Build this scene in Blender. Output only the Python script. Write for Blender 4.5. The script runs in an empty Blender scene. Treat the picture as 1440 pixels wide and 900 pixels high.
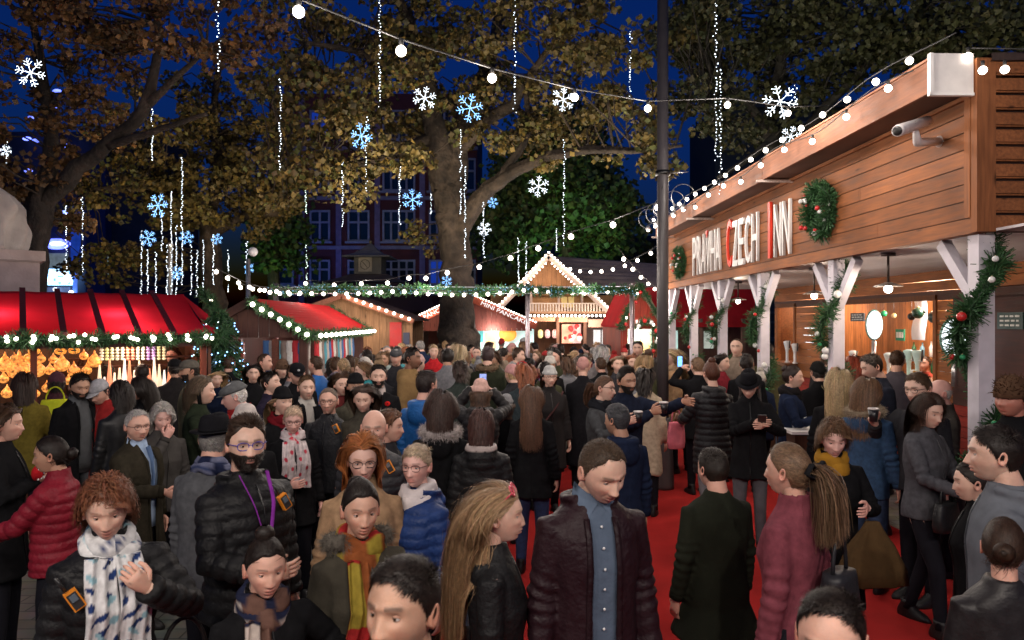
import bpy, math, random
import numpy as np
from mathutils import Vector, Matrix, Euler
R = math.radians
PI = math.pi
scene = bpy.context.scene
COL = scene.collection
H = 2.23          # camera height
YH = 452.0        # horizon row of the 1440x900 photograph
def at(px, py, d):
    return np.array([(px-720.0)/1000.0*d, d, H-(py-YH)/1000.0*d])
def unit(v):
    v = np.asarray(v, float); n = np.linalg.norm(v)
    return v/n if n > 1e-12 else np.array([0., 0., 1.])
def lerp(a, b, t): return a+(b-a)*t
def sstep(e0, e1, x):
    t = np.clip((x-e0)/(e1-e0), 0, 1); return t*t*(3-2*t)
def rotz(a):
    c, s = math.cos(a), math.sin(a); return np.array([[c, -s, 0], [s, c, 0], [0, 0, 1.]])
def rotx(a):
    c, s = math.cos(a), math.sin(a); return np.array([[1., 0, 0], [0, c, -s], [0, s, c]])
def roty(a):
    c, s = math.cos(a), math.sin(a); return np.array([[c, 0, s], [0, 1., 0], [-s, 0, c]])
def nz(P, f, seed=0.0):
    """cheap smooth 3d noise (sum of rotated sines), about -1..1"""
    x, y, z = P[..., 0]*f+seed*1.7, P[..., 1]*f+seed*2.3, P[..., 2]*f+seed*0.9
    return (np.sin(x*1.0+1.3*np.sin(y*0.9+z*0.7))+np.sin(y*1.31+1.1*np.sin(z*1.1-x*0.8)+2.1)+np.sin(z*1.17+1.2*np.sin(x*1.2+y*0.6)+4.2))/3.0

class MB:
    """collects geometry (numpy) and links it as one mesh object"""
    def __init__(s):
        s.V = []; s.F = {3: [], 4: []}; s.C = []; s.n = 0; s.M = {3: [], 4: []}; s.mi = 0
    def add(s, V, quads=None, tris=None, col=(1, 1, 1)):
        V = np.asarray(V, float).reshape(-1, 3)
        s.V.append(V)
        c = np.asarray(col, float)
        if c.ndim == 1: c = np.tile(c[:3], (len(V), 1))
        s.C.append(c[:, :3])
        if quads is not None and len(quads):
            q = np.asarray(quads, int).reshape(-1, 4); s.F[4].append(q+s.n); s.M[4].append(np.full(len(q), s.mi))
        if tris is not None and len(tris):
            q = np.asarray(tris, int).reshape(-1, 3); s.F[3].append(q+s.n); s.M[3].append(np.full(len(q), s.mi))
        s.n += len(V)
        return s
    def box(s, c, size, rot=None, col=(1, 1, 1)):
        x, y, z = np.array(size)/2.0
        V = np.array([[-x, -y, -z], [x, -y, -z], [x, y, -z], [-x, y, -z], [-x, -y, z], [x, -y, z], [x, y, z], [-x, y, z]])
        if rot is not None: V = V@np.asarray(rot).T
        return s.add(V+np.asarray(c, float), [[0, 3, 2, 1], [4, 5, 6, 7], [0, 1, 5, 4], [1, 2, 6, 5], [2, 3, 7, 6], [3, 0, 4, 7]], col=col)
    def bar(s, a, b, w, t, up=(0, 0, 1), col=(1, 1, 1)):
        """box beam from a to b; w across, t along up"""
        a = np.asarray(a, float); b = np.asarray(b, float); d = unit(b-a)
        r = unit(np.cross(d, up)); u = np.cross(r, d)
        V = []
        for p in (a, b):
            for sx, sy in ((-1, -1), (1, -1), (1, 1), (-1, 1)):
                V.append(p+r*sx*w/2+u*sy*t/2)
        return s.add(V, [[0, 1, 2, 3], [7, 6, 5, 4], [0, 4, 5, 1], [1, 5, 6, 2], [2, 6, 7, 3], [3, 7, 4, 0]], col=col)
    def rings(s, Rg, closed=True, caps=True, col=(1, 1, 1)):
        """Rg: (m, n, 3) loft"""
        Rg = np.asarray(Rg, float); m, n, _ = Rg.shape
        V = Rg.reshape(-1, 3); q = []
        i = np.arange(m-1)[:, None]*n; j = np.arange(n if closed else n-1)[None, :]
        k = (j+1) % n
        q = np.stack([i+j, i+k, i+n+k, i+n+j], -1).reshape(-1, 4)
        tr = []
        if caps:
            V = np.vstack([V, Rg[0].mean(0), Rg[-1].mean(0)])
            a, b = m*n, m*n+1
            jj = np.arange(n); kk = (jj+1) % n
            tr = np.vstack([np.stack([np.full(n, a), kk, jj], -1), np.stack([np.full(n, b), (m-1)*n+jj, (m-1)*n+kk], -1)])
        c = np.asarray(col, float)
        if c.ndim == 3:
            c = c.reshape(-1, 3)
            if caps: c = np.vstack([c, c[0], c[-1]])
        return s.add(V, q, tr, col=c)
    def tube(s, pts, rad, n=8, caps=True, col=(1, 1, 1), flat=None):
        pts = np.asarray(pts, float); m = len(pts)
        rad = np.broadcast_to(np.asarray(rad, float), (m,))
        T = np.gradient(pts, axis=0) if m > 2 else np.tile(pts[1]-pts[0], (m, 1))
        T /= (np.linalg.norm(T, axis=1, keepdims=True)+1e-12)
        ref = np.array([0, 0, 1.]) if abs(T[0][2]) < 0.9 else np.array([1., 0, 0])
        a = np.arange(n)*2*PI/n
        out = np.zeros((m, n, 3)); u = unit(np.cross(ref, T[0]))
        for i in range(m):
            u = u-T[i]*np.dot(u, T[i]); u = unit(u)
            v = np.cross(T[i], u)
            fl = 1.0 if flat is None else flat
            out[i] = pts[i]+rad[i]*(np.cos(a)[:, None]*u+fl*np.sin(a)[:, None]*v)
        return s.rings(out, True, caps, col)
    def ball(s, c, r, nu=12, nv=8, rot=None, col=(1, 1, 1)):
        r = np.broadcast_to(np.asarray(r, float), (3,))
        th = np.linspace(0.06, PI-0.06, nv); ph = np.arange(nu)*2*PI/nu
        D = np.stack([np.sin(th)[:, None]*np.cos(ph), np.sin(th)[:, None]*np.sin(ph), -np.cos(th)[:, None]*np.ones(nu)], -1)
        D = D*r
        if rot is not None: D = D@np.asarray(rot).T
        return s.rings(D+np.asarray(c, float), True, True, col)
    def lathe(s, c, prof, n=16, col=(1, 1, 1), axis=None):
        a = np.arange(n)*2*PI/n
        Rg = np.array([[[r*math.cos(t), r*math.sin(t), z] for t in a] for r, z in prof])
        if axis is not None:
            w = unit(axis); u = unit(np.cross([0, 1, 0.01], w)); v = np.cross(w, u)
            Rg = Rg[..., :1]*u+Rg[..., 1:2]*v+Rg[..., 2:]*w
        return s.rings(Rg+np.asarray(c, float), True, True, col)
    def quads(s, Q, col=(1, 1, 1)):
        """Q: (n,4,3) separate quads; col (3,) or (n,3)"""
        Q = np.asarray(Q, float); n = len(Q)
        c = np.asarray(col, float)
        if c.ndim == 2: c = np.repeat(c, 4, axis=0)
        return s.add(Q.reshape(-1, 3), np.arange(n*4).reshape(-1, 4), col=c)
    def prism(s, poly, h, M=None, col=(1, 1, 1)):
        """poly (n,2) ccw, extruded along +z by h; M: 3x4 mapping"""
        n = len(poly); P = np.asarray(poly, float)
        V = np.vstack([np.c_[P, np.zeros(n)], np.c_[P, np.full(n, h)]])
        if M is not None:
            M = np.asarray(M, float); V = V@M[:, :3].T+M[:, 3]
        me = [list(range(n-1, -1, -1)), list(range(n, 2*n))]
        q = [[i, (i+1) % n, n+(i+1) % n, n+i] for i in range(n)]
        s.add(V, q, col=col)
        base = s.n-2*n
        for f in me:  # fan (convex or nearly so)
            t = [[f[0], f[i], f[i+1]] for i in range(1, n-1)]
            t = np.array(t)+base; s.F[3].append(t); s.M[3].append(np.full(len(t), s.mi))
        return s
    def mesh(s, name):
        V = np.vstack(s.V) if s.V else np.zeros((0, 3))
        C = np.vstack(s.C) if s.C else np.zeros((0, 3))
        q = np.vstack(s.F[4]) if s.F[4] else np.zeros((0, 4), int)
        t = np.vstack(s.F[3]) if s.F[3] else np.zeros((0, 3), int)
        mi = np.concatenate((s.M[4] or [np.zeros(0, int)])+(s.M[3] or [np.zeros(0, int)])) if s.n else np.zeros(0, int)
        return mkmesh(name, V, q, t, C, mi)
    def build(s, name, mat, parent=None, smooth=True, loc=None, rz=0.0):
        me = s.mesh(name)
        for m in (mat if isinstance(mat, (list, tuple)) else [mat]):
            if m is not None: me.materials.append(m)
        if not smooth: me.polygons.foreach_set('use_smooth', np.zeros(len(me.polygons), bool))
        o = bpy.data.objects.new(name, me); COL.objects.link(o)
        if parent is not None: o.parent = parent
        if loc is not None: o.location = Vector([float(x) for x in loc])
        if rz: o.rotation_euler.z = rz
        return o
def mkmesh(name, V, q, t, C=None, mi=None):
    me = bpy.data.meshes.new(name)
    nq, nt = len(q), len(t)
    me.vertices.add(len(V)); me.vertices.foreach_set('co', np.ascontiguousarray(V, np.float32).ravel())
    loops = np.concatenate([np.asarray(q, int).ravel(), np.asarray(t, int).ravel()]).astype(np.int32)
    me.loops.add(len(loops)); me.loops.foreach_set('vertex_index', loops)
    me.polygons.add(nq+nt)
    st = np.concatenate([np.arange(nq)*4, nq*4+np.arange(nt)*3]).astype(np.int32)
    me.polygons.foreach_set('loop_start', st)
    me.polygons.foreach_set('use_smooth', np.ones(nq+nt, bool))
    if mi is not None and len(mi): me.polygons.foreach_set('material_index', np.asarray(mi, np.int32))
    me.update(calc_edges=True)
    if C is not None and len(C): setcol(me, C)
    return me
def setcol(me, C):
    a = me.color_attributes.get('Col') or me.color_attributes.new('Col', 'FLOAT_COLOR', 'POINT')
    c = np.ones((len(me.vertices), 4), np.float32); c[:, :3] = C
    a.data.foreach_set('color', c.ravel())
def tag(o, label=None, cat=None, group=None, kind=None):
    if label: o['label'] = label
    if cat: o['category'] = cat
    if group: o['group'] = group
    if kind: o['kind'] = kind
    return o
def empty(name, loc, label, cat, group=None, rz=0.0):
    o = bpy.data.objects.new(name, None); COL.objects.link(o)
    o.location = Vector([float(x) for x in loc]); o.rotation_euler.z = rz; o.empty_display_size = 0.2
    return tag(o, label, cat, group)

# ---------------------------------------------------------------- materials
MATS = {}
def mat(name, base=(1, 1, 1), rough=0.7, metal=0.0, vcol=True, noise=0.15, nscale=8.0, bump=0.0, bscale=60.0, bdist=0.01,
        spec=0.5, emit=None, estr=0.0, coat=0.0, sheen=0.0, sss=0.0, trans=0.0, alpha=None, wood=None, weave=None, rnoise=0.1):
    if name in MATS: return MATS[name]
    m = bpy.data.materials.new(name); m.use_nodes = True
    nt = m.node_tree; N = nt.nodes; L = nt.links
    b = N['Principled BSDF']
    def setv(k, v):
        if k in b.inputs: b.inputs[k].default_value = v
    setv('Roughness', rough); setv('Metallic', metal); setv('Specular IOR Level', spec)
    setv('Coat Weight', coat); setv('Sheen Weight', sheen)
    if trans: setv('Transmission Weight', trans)
    if sss:
        setv('Subsurface Weight', sss); setv('Subsurface Radius', (0.012, 0.005, 0.003)); setv('Subsurface Scale', 1.0)
    tc = N.new('ShaderNodeTexCoord')
    col = None
    if vcol:
        a = N.new('ShaderNodeVertexColor'); a.layer_name = 'Col'
        mx = N.new('ShaderNodeMix'); mx.data_type = 'RGBA'; mx.blend_type = 'MULTIPLY'; mx.inputs[0].default_value = 1
        L.new(a.outputs[0], mx.inputs[6]); mx.inputs[7].default_value = (*base, 1); col = mx.outputs[2]
    else:
        rgb = N.new('ShaderNodeRGB'); rgb.outputs[0].default_value = (*base, 1); col = rgb.outputs[0]
    nd = None
    if noise:
        nd = N.new('ShaderNodeTexNoise'); nd.inputs['Scale'].default_value = nscale; nd.inputs['Detail'].default_value = 4
        if wood:
            mp = N.new('ShaderNodeMapping'); mp.inputs['Scale'].default_value = wood
            L.new(tc.outputs['Object'], mp.inputs[0]); L.new(mp.outputs[0], nd.inputs['Vector'])
        else: L.new(tc.outputs['Object'], nd.inputs['Vector'])
        mr = N.new('ShaderNodeMapRange'); mr.inputs[1].default_value = 0.3; mr.inputs[2].default_value = 0.7
        mr.inputs[3].default_value = 1-noise; mr.inputs[4].default_value = 1+noise
        L.new(nd.outputs[0], mr.inputs[0])
        m2 = N.new('ShaderNodeVectorMath'); m2.operation = 'SCALE'
        L.new(col, m2.inputs[0]); L.new(mr.outputs[0], m2.inputs['Scale']); col = m2.outputs[0]
        if rnoise:
            m3 = N.new('ShaderNodeMapRange'); m3.inputs[1].default_value = 0.3; m3.inputs[2].default_value = 0.7
            m3.inputs[3].default_value = max(0, rough-rnoise); m3.inputs[4].default_value = min(1, rough+rnoise)
            L.new(nd.outputs[0], m3.inputs[0]); L.new(m3.outputs[0], b.inputs['Roughness'])
    L.new(col, b.inputs['Base Color'])
    if bump:
        nb = N.new('ShaderNodeTexNoise'); nb.inputs['Scale'].default_value = bscale; nb.inputs['Detail'].default_value = 5
        if wood: L.new(mp.outputs[0], nb.inputs['Vector'])
        else: L.new(tc.outputs['Object'], nb.inputs['Vector'])
        bp = N.new('ShaderNodeBump'); bp.inputs['Strength'].default_value = bump; bp.inputs['Distance'].default_value = bdist
        L.new(nb.outputs[0], bp.inputs['Height'])
        last = bp
        if weave:
            wv = N.new('ShaderNodeTexWave'); wv.inputs['Scale'].default_value = weave; wv.inputs['Distortion'].default_value = 3
            L.new(tc.outputs['Object'], wv.inputs['Vector'])
            b2 = N.new('ShaderNodeBump'); b2.inputs['Strength'].default_value = 0.4; b2.inputs['Distance'].default_value = 0.003
            L.new(wv.outputs[1], b2.inputs['Height']); L.new(bp.outputs[0], b2.inputs['Normal']); last = b2
        L.new(last.outputs[0], b.inputs['Normal'])
    if emit is not None:
        if emit == 'col': L.new(col, b.inputs['Emission Color'])
        else: b.inputs['Emission Color'].default_value = (*emit, 1)
        b.inputs['Emission Strength'].default_value = estr
    MATS[name] = m
    return m
SKYST = 0.20; EXPO = 0.6; LK = 1.0; TK = 0.5
# ---------------------------------------------------------------- people
RNG = np.random.RandomState(7)
PENDING = []       # garments waiting for their voxel remesh
SKIN = mat('skin', rough=0.52, spec=0.4, noise=0.05, nscale=35, bump=0.12, bscale=260, bdist=0.002, sss=0.0)
SKIN_NEAR = mat('skin_close', rough=0.47, spec=0.45, noise=0.13, nscale=22, bump=0.45, bscale=300, bdist=0.002, sss=0.25)
EYE = mat('eye', rough=0.12, noise=0, spec=0.6)
HAIR = mat('hair', rough=0.5, spec=0.28, noise=0.25, nscale=60, bump=0.5, bscale=180, bdist=0.003)
WOOL = mat('wool_cloth', rough=0.95, spec=0.04, noise=0.22, nscale=26, bump=0.6, bscale=240, bdist=0.003)
NYLON = mat('nylon_cloth', rough=0.55, spec=0.22, noise=0.14, nscale=14, bump=0.6, bscale=42, bdist=0.012, rnoise=0.14)
COTTON = mat('cotton_cloth', rough=0.92, spec=0.06, noise=0.12, nscale=18, bump=0.4, bscale=40, bdist=0.008)
DENIM = mat('denim_cloth', rough=0.9, spec=0.2, noise=0.25, nscale=30, bump=0.3, bscale=200, bdist=0.003)
LEATHER = mat('leather', rough=0.45, spec=0.3, noise=0.12, nscale=20, bump=0.4, bscale=60, bdist=0.005)
PLASTIC = mat('plastic', rough=0.35, spec=0.5, noise=0.04, nscale=30)
METAL = mat('metal', rough=0.35, metal=0.9, noise=0.08, nscale=30)
LENS = mat('spectacle_lens', base=(0.75, 0.8, 0.9), rough=0.03, noise=0, trans=0.92, spec=0.6)
def _lens():
    nt = LENS.node_tree; N, L = nt.nodes, nt.links; b = N['Principled BSDF']; o = N['Material Output']
    t = N.new('ShaderNodeBsdfTransparent'); g_ = N.new('ShaderNodeBsdfGlossy'); g_.inputs['Roughness'].default_value = 0.05; mx = N.new('ShaderNodeMixShader'); mx.inputs[0].default_value = 0.10
    L.new(t.outputs[0], mx.inputs[1]); L.new(g_.outputs[0], mx.inputs[2]); L.new(mx.outputs[0], o.inputs[0])
_lens()
SCREEN = mat('phone_screen', rough=0.3, noise=0.3, nscale=40, emit='col', estr=2.0)
FABRIC = {'wool': WOOL, 'nylon': NYLON, 'cotton': COTTON, 'denim': DENIM, 'leather': LEATHER}

def head_pts(D, w=1.0, fem=0.0, jaw=0.0, nose=1.0, fat=0.0, age=0.0, smile=0.0):
    dx, dy, dz = D[..., 0], D[..., 1], D[..., 2]
    rho = np.sqrt(np.clip(1-dz*dz, 0, 1)); hx = dx/(rho+1e-9); hy = dy/(rho+1e-9)
    low = sstep(0.1, -1.0, dz)
    rr = np.where(dz < 0, rho**(0.62+0.1*fem), rho**0.92)
    a = 0.0765*w; b = 0.098
    x = a*hx*rr*(1-(0.30+0.07*fem-jaw-fat*0.2)*low**1.3)*(1+0.05*np.exp(-((dz-0.35)/0.4)**2))
    hyf = np.sign(hy)*np.abs(hy)**np.where(hy > 0, 0.88, 1.0)
    y = b*hyf*rr
    y = np.where(dy < 0, y*(1-0.42*low)*(1+0.04*sstep(0, 0.6, dz)), y*(1-0.10*low-0.03*sstep(0.4, 0.9, dz)))
    z = 0.116*np.sign(dz)*np.abs(dz)**0.94
    y = y+0.010*low*sstep(-0.2, 0.8, hy)
    f = sstep(0.0, 0.45, hy)
    ax = np.abs(x)
    def g(c, s, v): return np.exp(-((v-c)/s)**2)
    y = y-f*0.013*g(0.031, 0.017, ax)*g(0.003, 0.0135, z)
    y = y-f*0.004*g(0.0, 0.010, ax)*g(0.008, 0.012, z)
    y = y+f*(0.006-0.003*fem)*g(0.026, 0.030, ax)*g(0.024, 0.009, z)
    y = y+f*0.005*g(0.042, 0.018, ax)*g(-0.024, 0.018, z)
    # nose
    t = np.clip((0.012-z)/0.052, 0, 1.15)
    prof = np.where(z > -0.041, t**1.15, np.clip(1-(-0.041-z)/0.010, 0, 1)**0.8)
    nw = 0.0085+0.006*t
    y = y+f*0.026*nose*prof*np.exp(-(ax/nw)**2)
    y = y+f*0.009*nose*g(0.0135, 0.0065, ax)*g(-0.037, 0.0075, z)
    # mouth
    z0_ = z; z = z-smile*0.0035*np.clip(ax/0.020, 0, 1.3)**2
    lw = np.exp(-(ax/0.021)**4)
    y = y+f*0.004*g(0, 0.032, ax)*g(-0.066, 0.022, z)
    y = y+f*lw*(0.0058*g(-0.0605, 0.0045, z)+0.0070*g(-0.0735, 0.0055, z)-0.0055*g(-0.0668, 0.0022, z))
    z = z0_
    y = y-f*0.0035*g(0, 0.018, ax)*g(-0.084, 0.005, z)
    y = y+f*0.008*g(0, 0.020, ax)*g(-0.100, 0.013, z)
    if age or smile > 0.5:
        age = max(age, smile*0.7)
        s = np.abs(ax-(0.019+(-0.035-z)*0.55))
        y = y-f*age*0.0045*np.exp(-(s/0.0035)**2)*sstep(-0.075, -0.06, z)*sstep(-0.03, -0.04, z)
        y = y-f*age*0.002*g(0.031, 0.014, ax)*g(-0.017, 0.004, z)
    cheek = fat*0.01*g(-0.045, 0.03, z)*f
    x = x+np.sign(x)*cheek
    return np.stack([x, y, z], -1)

def head_grid(nu, nv, front=0.45):
    u = np.arange(nu)/nu*2*PI
    ph = u-front*np.sin(u)*(1)          # denser round phi=0
    v = np.linspace(0.03, 0.97, nv)
    th = PI*v+0.10*np.sin(2*PI*v)*(-1)*0
    dz = -np.cos(th)
    rho = np.sin(th)
    D = np.stack([rho[:, None]*np.sin(ph)[None], rho[:, None]*np.cos(ph)[None], dz[:, None]*np.ones(nu)[None]], -1)
    return D

def hair_amount(D, line=0.066, temple=0.030, side=-0.022, nape=-0.072, sharp=0.014):
    """0..1 mask over directions; heights in metres in head space"""
    ang = np.abs(np.arctan2(D[..., 0], D[..., 1]))
    z = 0.116*D[..., 2]
    zl = np.interp(ang, [0, R(30), R(52), R(72), R(88), R(105), R(125), PI], [line, line+0.002, temple+0.012, temple-0.012, side, side-0.008, nape, nape])
    return sstep(-sharp*0.3, sharp, z-zl)

def two_bone(S, T, l1, l2, pole):
    S, T = np.asarray(S, float), np.asarray(T, float)
    d = T-S; L = np.linalg.norm(d)
    if L > (l1+l2)*0.995: T = S+d/L*(l1+l2)*0.995; d = T-S; L = np.linalg.norm(d)
    a = (l1*l1-l2*l2+L*L)/(2*L); h = math.sqrt(max(1e-6, l1*l1-a*a))
    u = d/L; p = np.asarray(pole, float); p = unit(p-u*np.dot(p, u))
    return S+u*a+p*h, T

def hand(mb, W, d, n, side, curl=0.5, col=(1, 1, 1), s=1.0, spread=0.1, lod=0, thumb=0.6):
    """W wrist, d finger direction, n palm normal (the side the fingers curl to), side +1 right hand"""
    d = unit(d); n = unit(np.asarray(n, float)-d*np.dot(n, d)); r = np.cross(d, n)*side   # r towards the thumb
    if lod >= 2:
        mb.tube([W-d*0.02, W+d*0.03*s, W+d*0.08*s+n*0.01, W+d*(0.15-0.05*curl)*s+n*0.05*curl], np.array([0.024, 0.036, 0.036, 0.012])*s, 6, col=col, flat=0.6); return
    rg = []
    for t, w_, h_ in ((-0.03, 0.026, 0.020), (0.0, 0.027, 0.019), (0.025, 0.036, 0.017), (0.06, 0.041, 0.014), (0.088, 0.039, 0.011)):
        a = np.arange(10)*2*PI/10
        rg.append(W+d*t*s+np.cos(a)[:, None]*r*w_*s+np.sin(a)[:, None]*n*h_*s)
    mb.rings(rg, col=col)
    k = 6 if lod else 8
    for i, (o, L) in enumerate(((0.029, 0.072), (0.010, 0.081), (-0.010, 0.076), (-0.028, 0.060))):
        b = W+d*0.078*s+r*o*s*0.95
        f = unit(d+r*spread*(1.5-i)*0.6)
        c = curl*(1.0+0.08*i)
        pts = [b-f*0.012*s]; p = b; pts.append(p)
        for j, (sl, cc) in enumerate(((0.42, 0.75), (0.32, 1.9), (0.26, 2.6))):
            an = c*cc*0.62
            dd = f*math.cos(an)+n*math.sin(an)
            p = p+dd*L*sl*s; pts.append(p)
        mb.tube(pts, np.array([0.0098, 0.0095, 0.0088, 0.0078, 0.0052])*s, k, col=col)
    b = W+d*0.018*s+r*0.026*s
    p1 = b+unit(r*0.75+d*0.6+n*0.35)*0.034*s
    p2 = p1+unit(r*(0.5-0.5*thumb)+d*0.8+n*(0.2+thumb*0.5))*0.032*s
    p3 = p2+unit(r*(0.2-0.6*thumb)+d*0.8+n*(0.2+thumb*0.4))*0.026*s
    mb.tube([b-r*0.012*s, b, p1, p2, p3], np.array([0.013, 0.0145, 0.0125, 0.0108, 0.0065])*s, k, col=col)

ARMS = {'down': ((0.235, 0.03, 0.86), (0.3, -1, 0)), 'pocket': ((0.20, 0.13, 0.93), (0.6, -1, 0.1)), 'front': ((0.07, 0.30, 1.10), (0.9, -0.4, -1)),
        'chest': ((0.05, 0.23, 1.26), (1, -0.2, -1)), 'face': ((0.05, 0.20, 1.44), (0.7, 0.2, -1)), 'phone': ((0.055, 0.32, 1.20), (0.7, -0.2, -1)),
        'raise': ((0.09, 0.30, 1.56), (0.9, 0.1, -1)), 'point': ((0.2, 0.52, 1.36), (0.4, 0, -1)), 'cup': ((0.12, 0.30, 1.22), (0.8, -0.3, -1)),
        'back': ((0.16, -0.12, 0.95), (1, -0.6, 0))}

def ribbon(mb, P, W, width, cols, taper=True):
    """P (n,s,3) strand points; W (n,3) outward normals; width scalar or (n,)"""
    n, s, _ = P.shape
    T = np.gradient(P, axis=1)
    S = np.cross(T, W[:, None, :] if W.ndim == 2 else W); S /= (np.linalg.norm(S, axis=2, keepdims=True)+1e-9)
    tw = np.ones(s)
    if taper: tw = 1-np.linspace(0, 1, s)**3*0.75
    wd = (np.broadcast_to(np.asarray(width, float), (n,)))[:, None]*tw[None, :]
    A = P-S*wd[..., None]/2; B = P+S*wd[..., None]/2
    V = np.stack([A, B], 2).reshape(n, s*2, 3)
    i = (np.arange(n)*s*2)[:, None]; j = (np.arange(s-1)*2)[None]
    q = np.stack([i+j, i+j+1, i+j+3, i+j+2], -1).reshape(-1, 4)
    C = np.repeat(np.asarray(cols)[:, None, :], s*2, axis=1).reshape(-1, 3)
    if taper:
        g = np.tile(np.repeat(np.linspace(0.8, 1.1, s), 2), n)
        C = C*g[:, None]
    mb.add(V.reshape(-1, 3), q, col=C)

def torso_profile(fem, hem, puff, flare, fat=0.0):
    sw = 1-0.10*fem
    lv = [(1.515, 0.062, 0.066, -0.010), (1.475, 0.082, 0.078, -0.012), (1.45, 0.125*sw, 0.088, -0.012), (1.415, 0.158*sw, 0.098, -0.008), (1.36, 0.175*sw, 0.112, 0.0),
          (1.25, 0.172*sw, 0.122+0.012*fem, 0.008+0.006*fem), (1.12, 0.154*sw-0.006*fem, 0.112, 0.008), (1.02, 0.154*sw+0.004*fem, 0.115, 0.004), (0.92, 0.168*sw+0.014*fem, 0.122, -0.004), (0.84, 0.172*sw+0.014*fem, 0.124, -0.004)]
    lv = [list(q) for q in lv if q[0] >= hem-0.001]
    zl, wl, dl, yl = lv[-1]
    if hem < zl-0.03:
        for t in np.linspace(0, 1, 4)[1:]:
            z = lerp(zl, hem, t); lv.append([z, wl+flare*t, dl+flare*t*0.9, yl])
    for q in lv:
        k = sstep(1.5, 1.35, q[0]); q[1] += puff*k+fat*0.04*k; q[2] += puff*k+fat*0.06*k
    return lv

def torso_rings(prof, n=28, ex=2.5):
    a = np.arange(n)*2*PI/n
    ca, sa = np.cos(a), np.sin(a)
    cx = np.sign(ca)*np.abs(ca)**(2/ex); sy = np.sign(sa)*np.abs(sa)**(2/ex)
    return np.array([np.stack([w_*cx, y_+d_*sy, np.full(n, z_)], -1) for z_, w_, d_, y_ in prof])

class Person: pass

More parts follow.
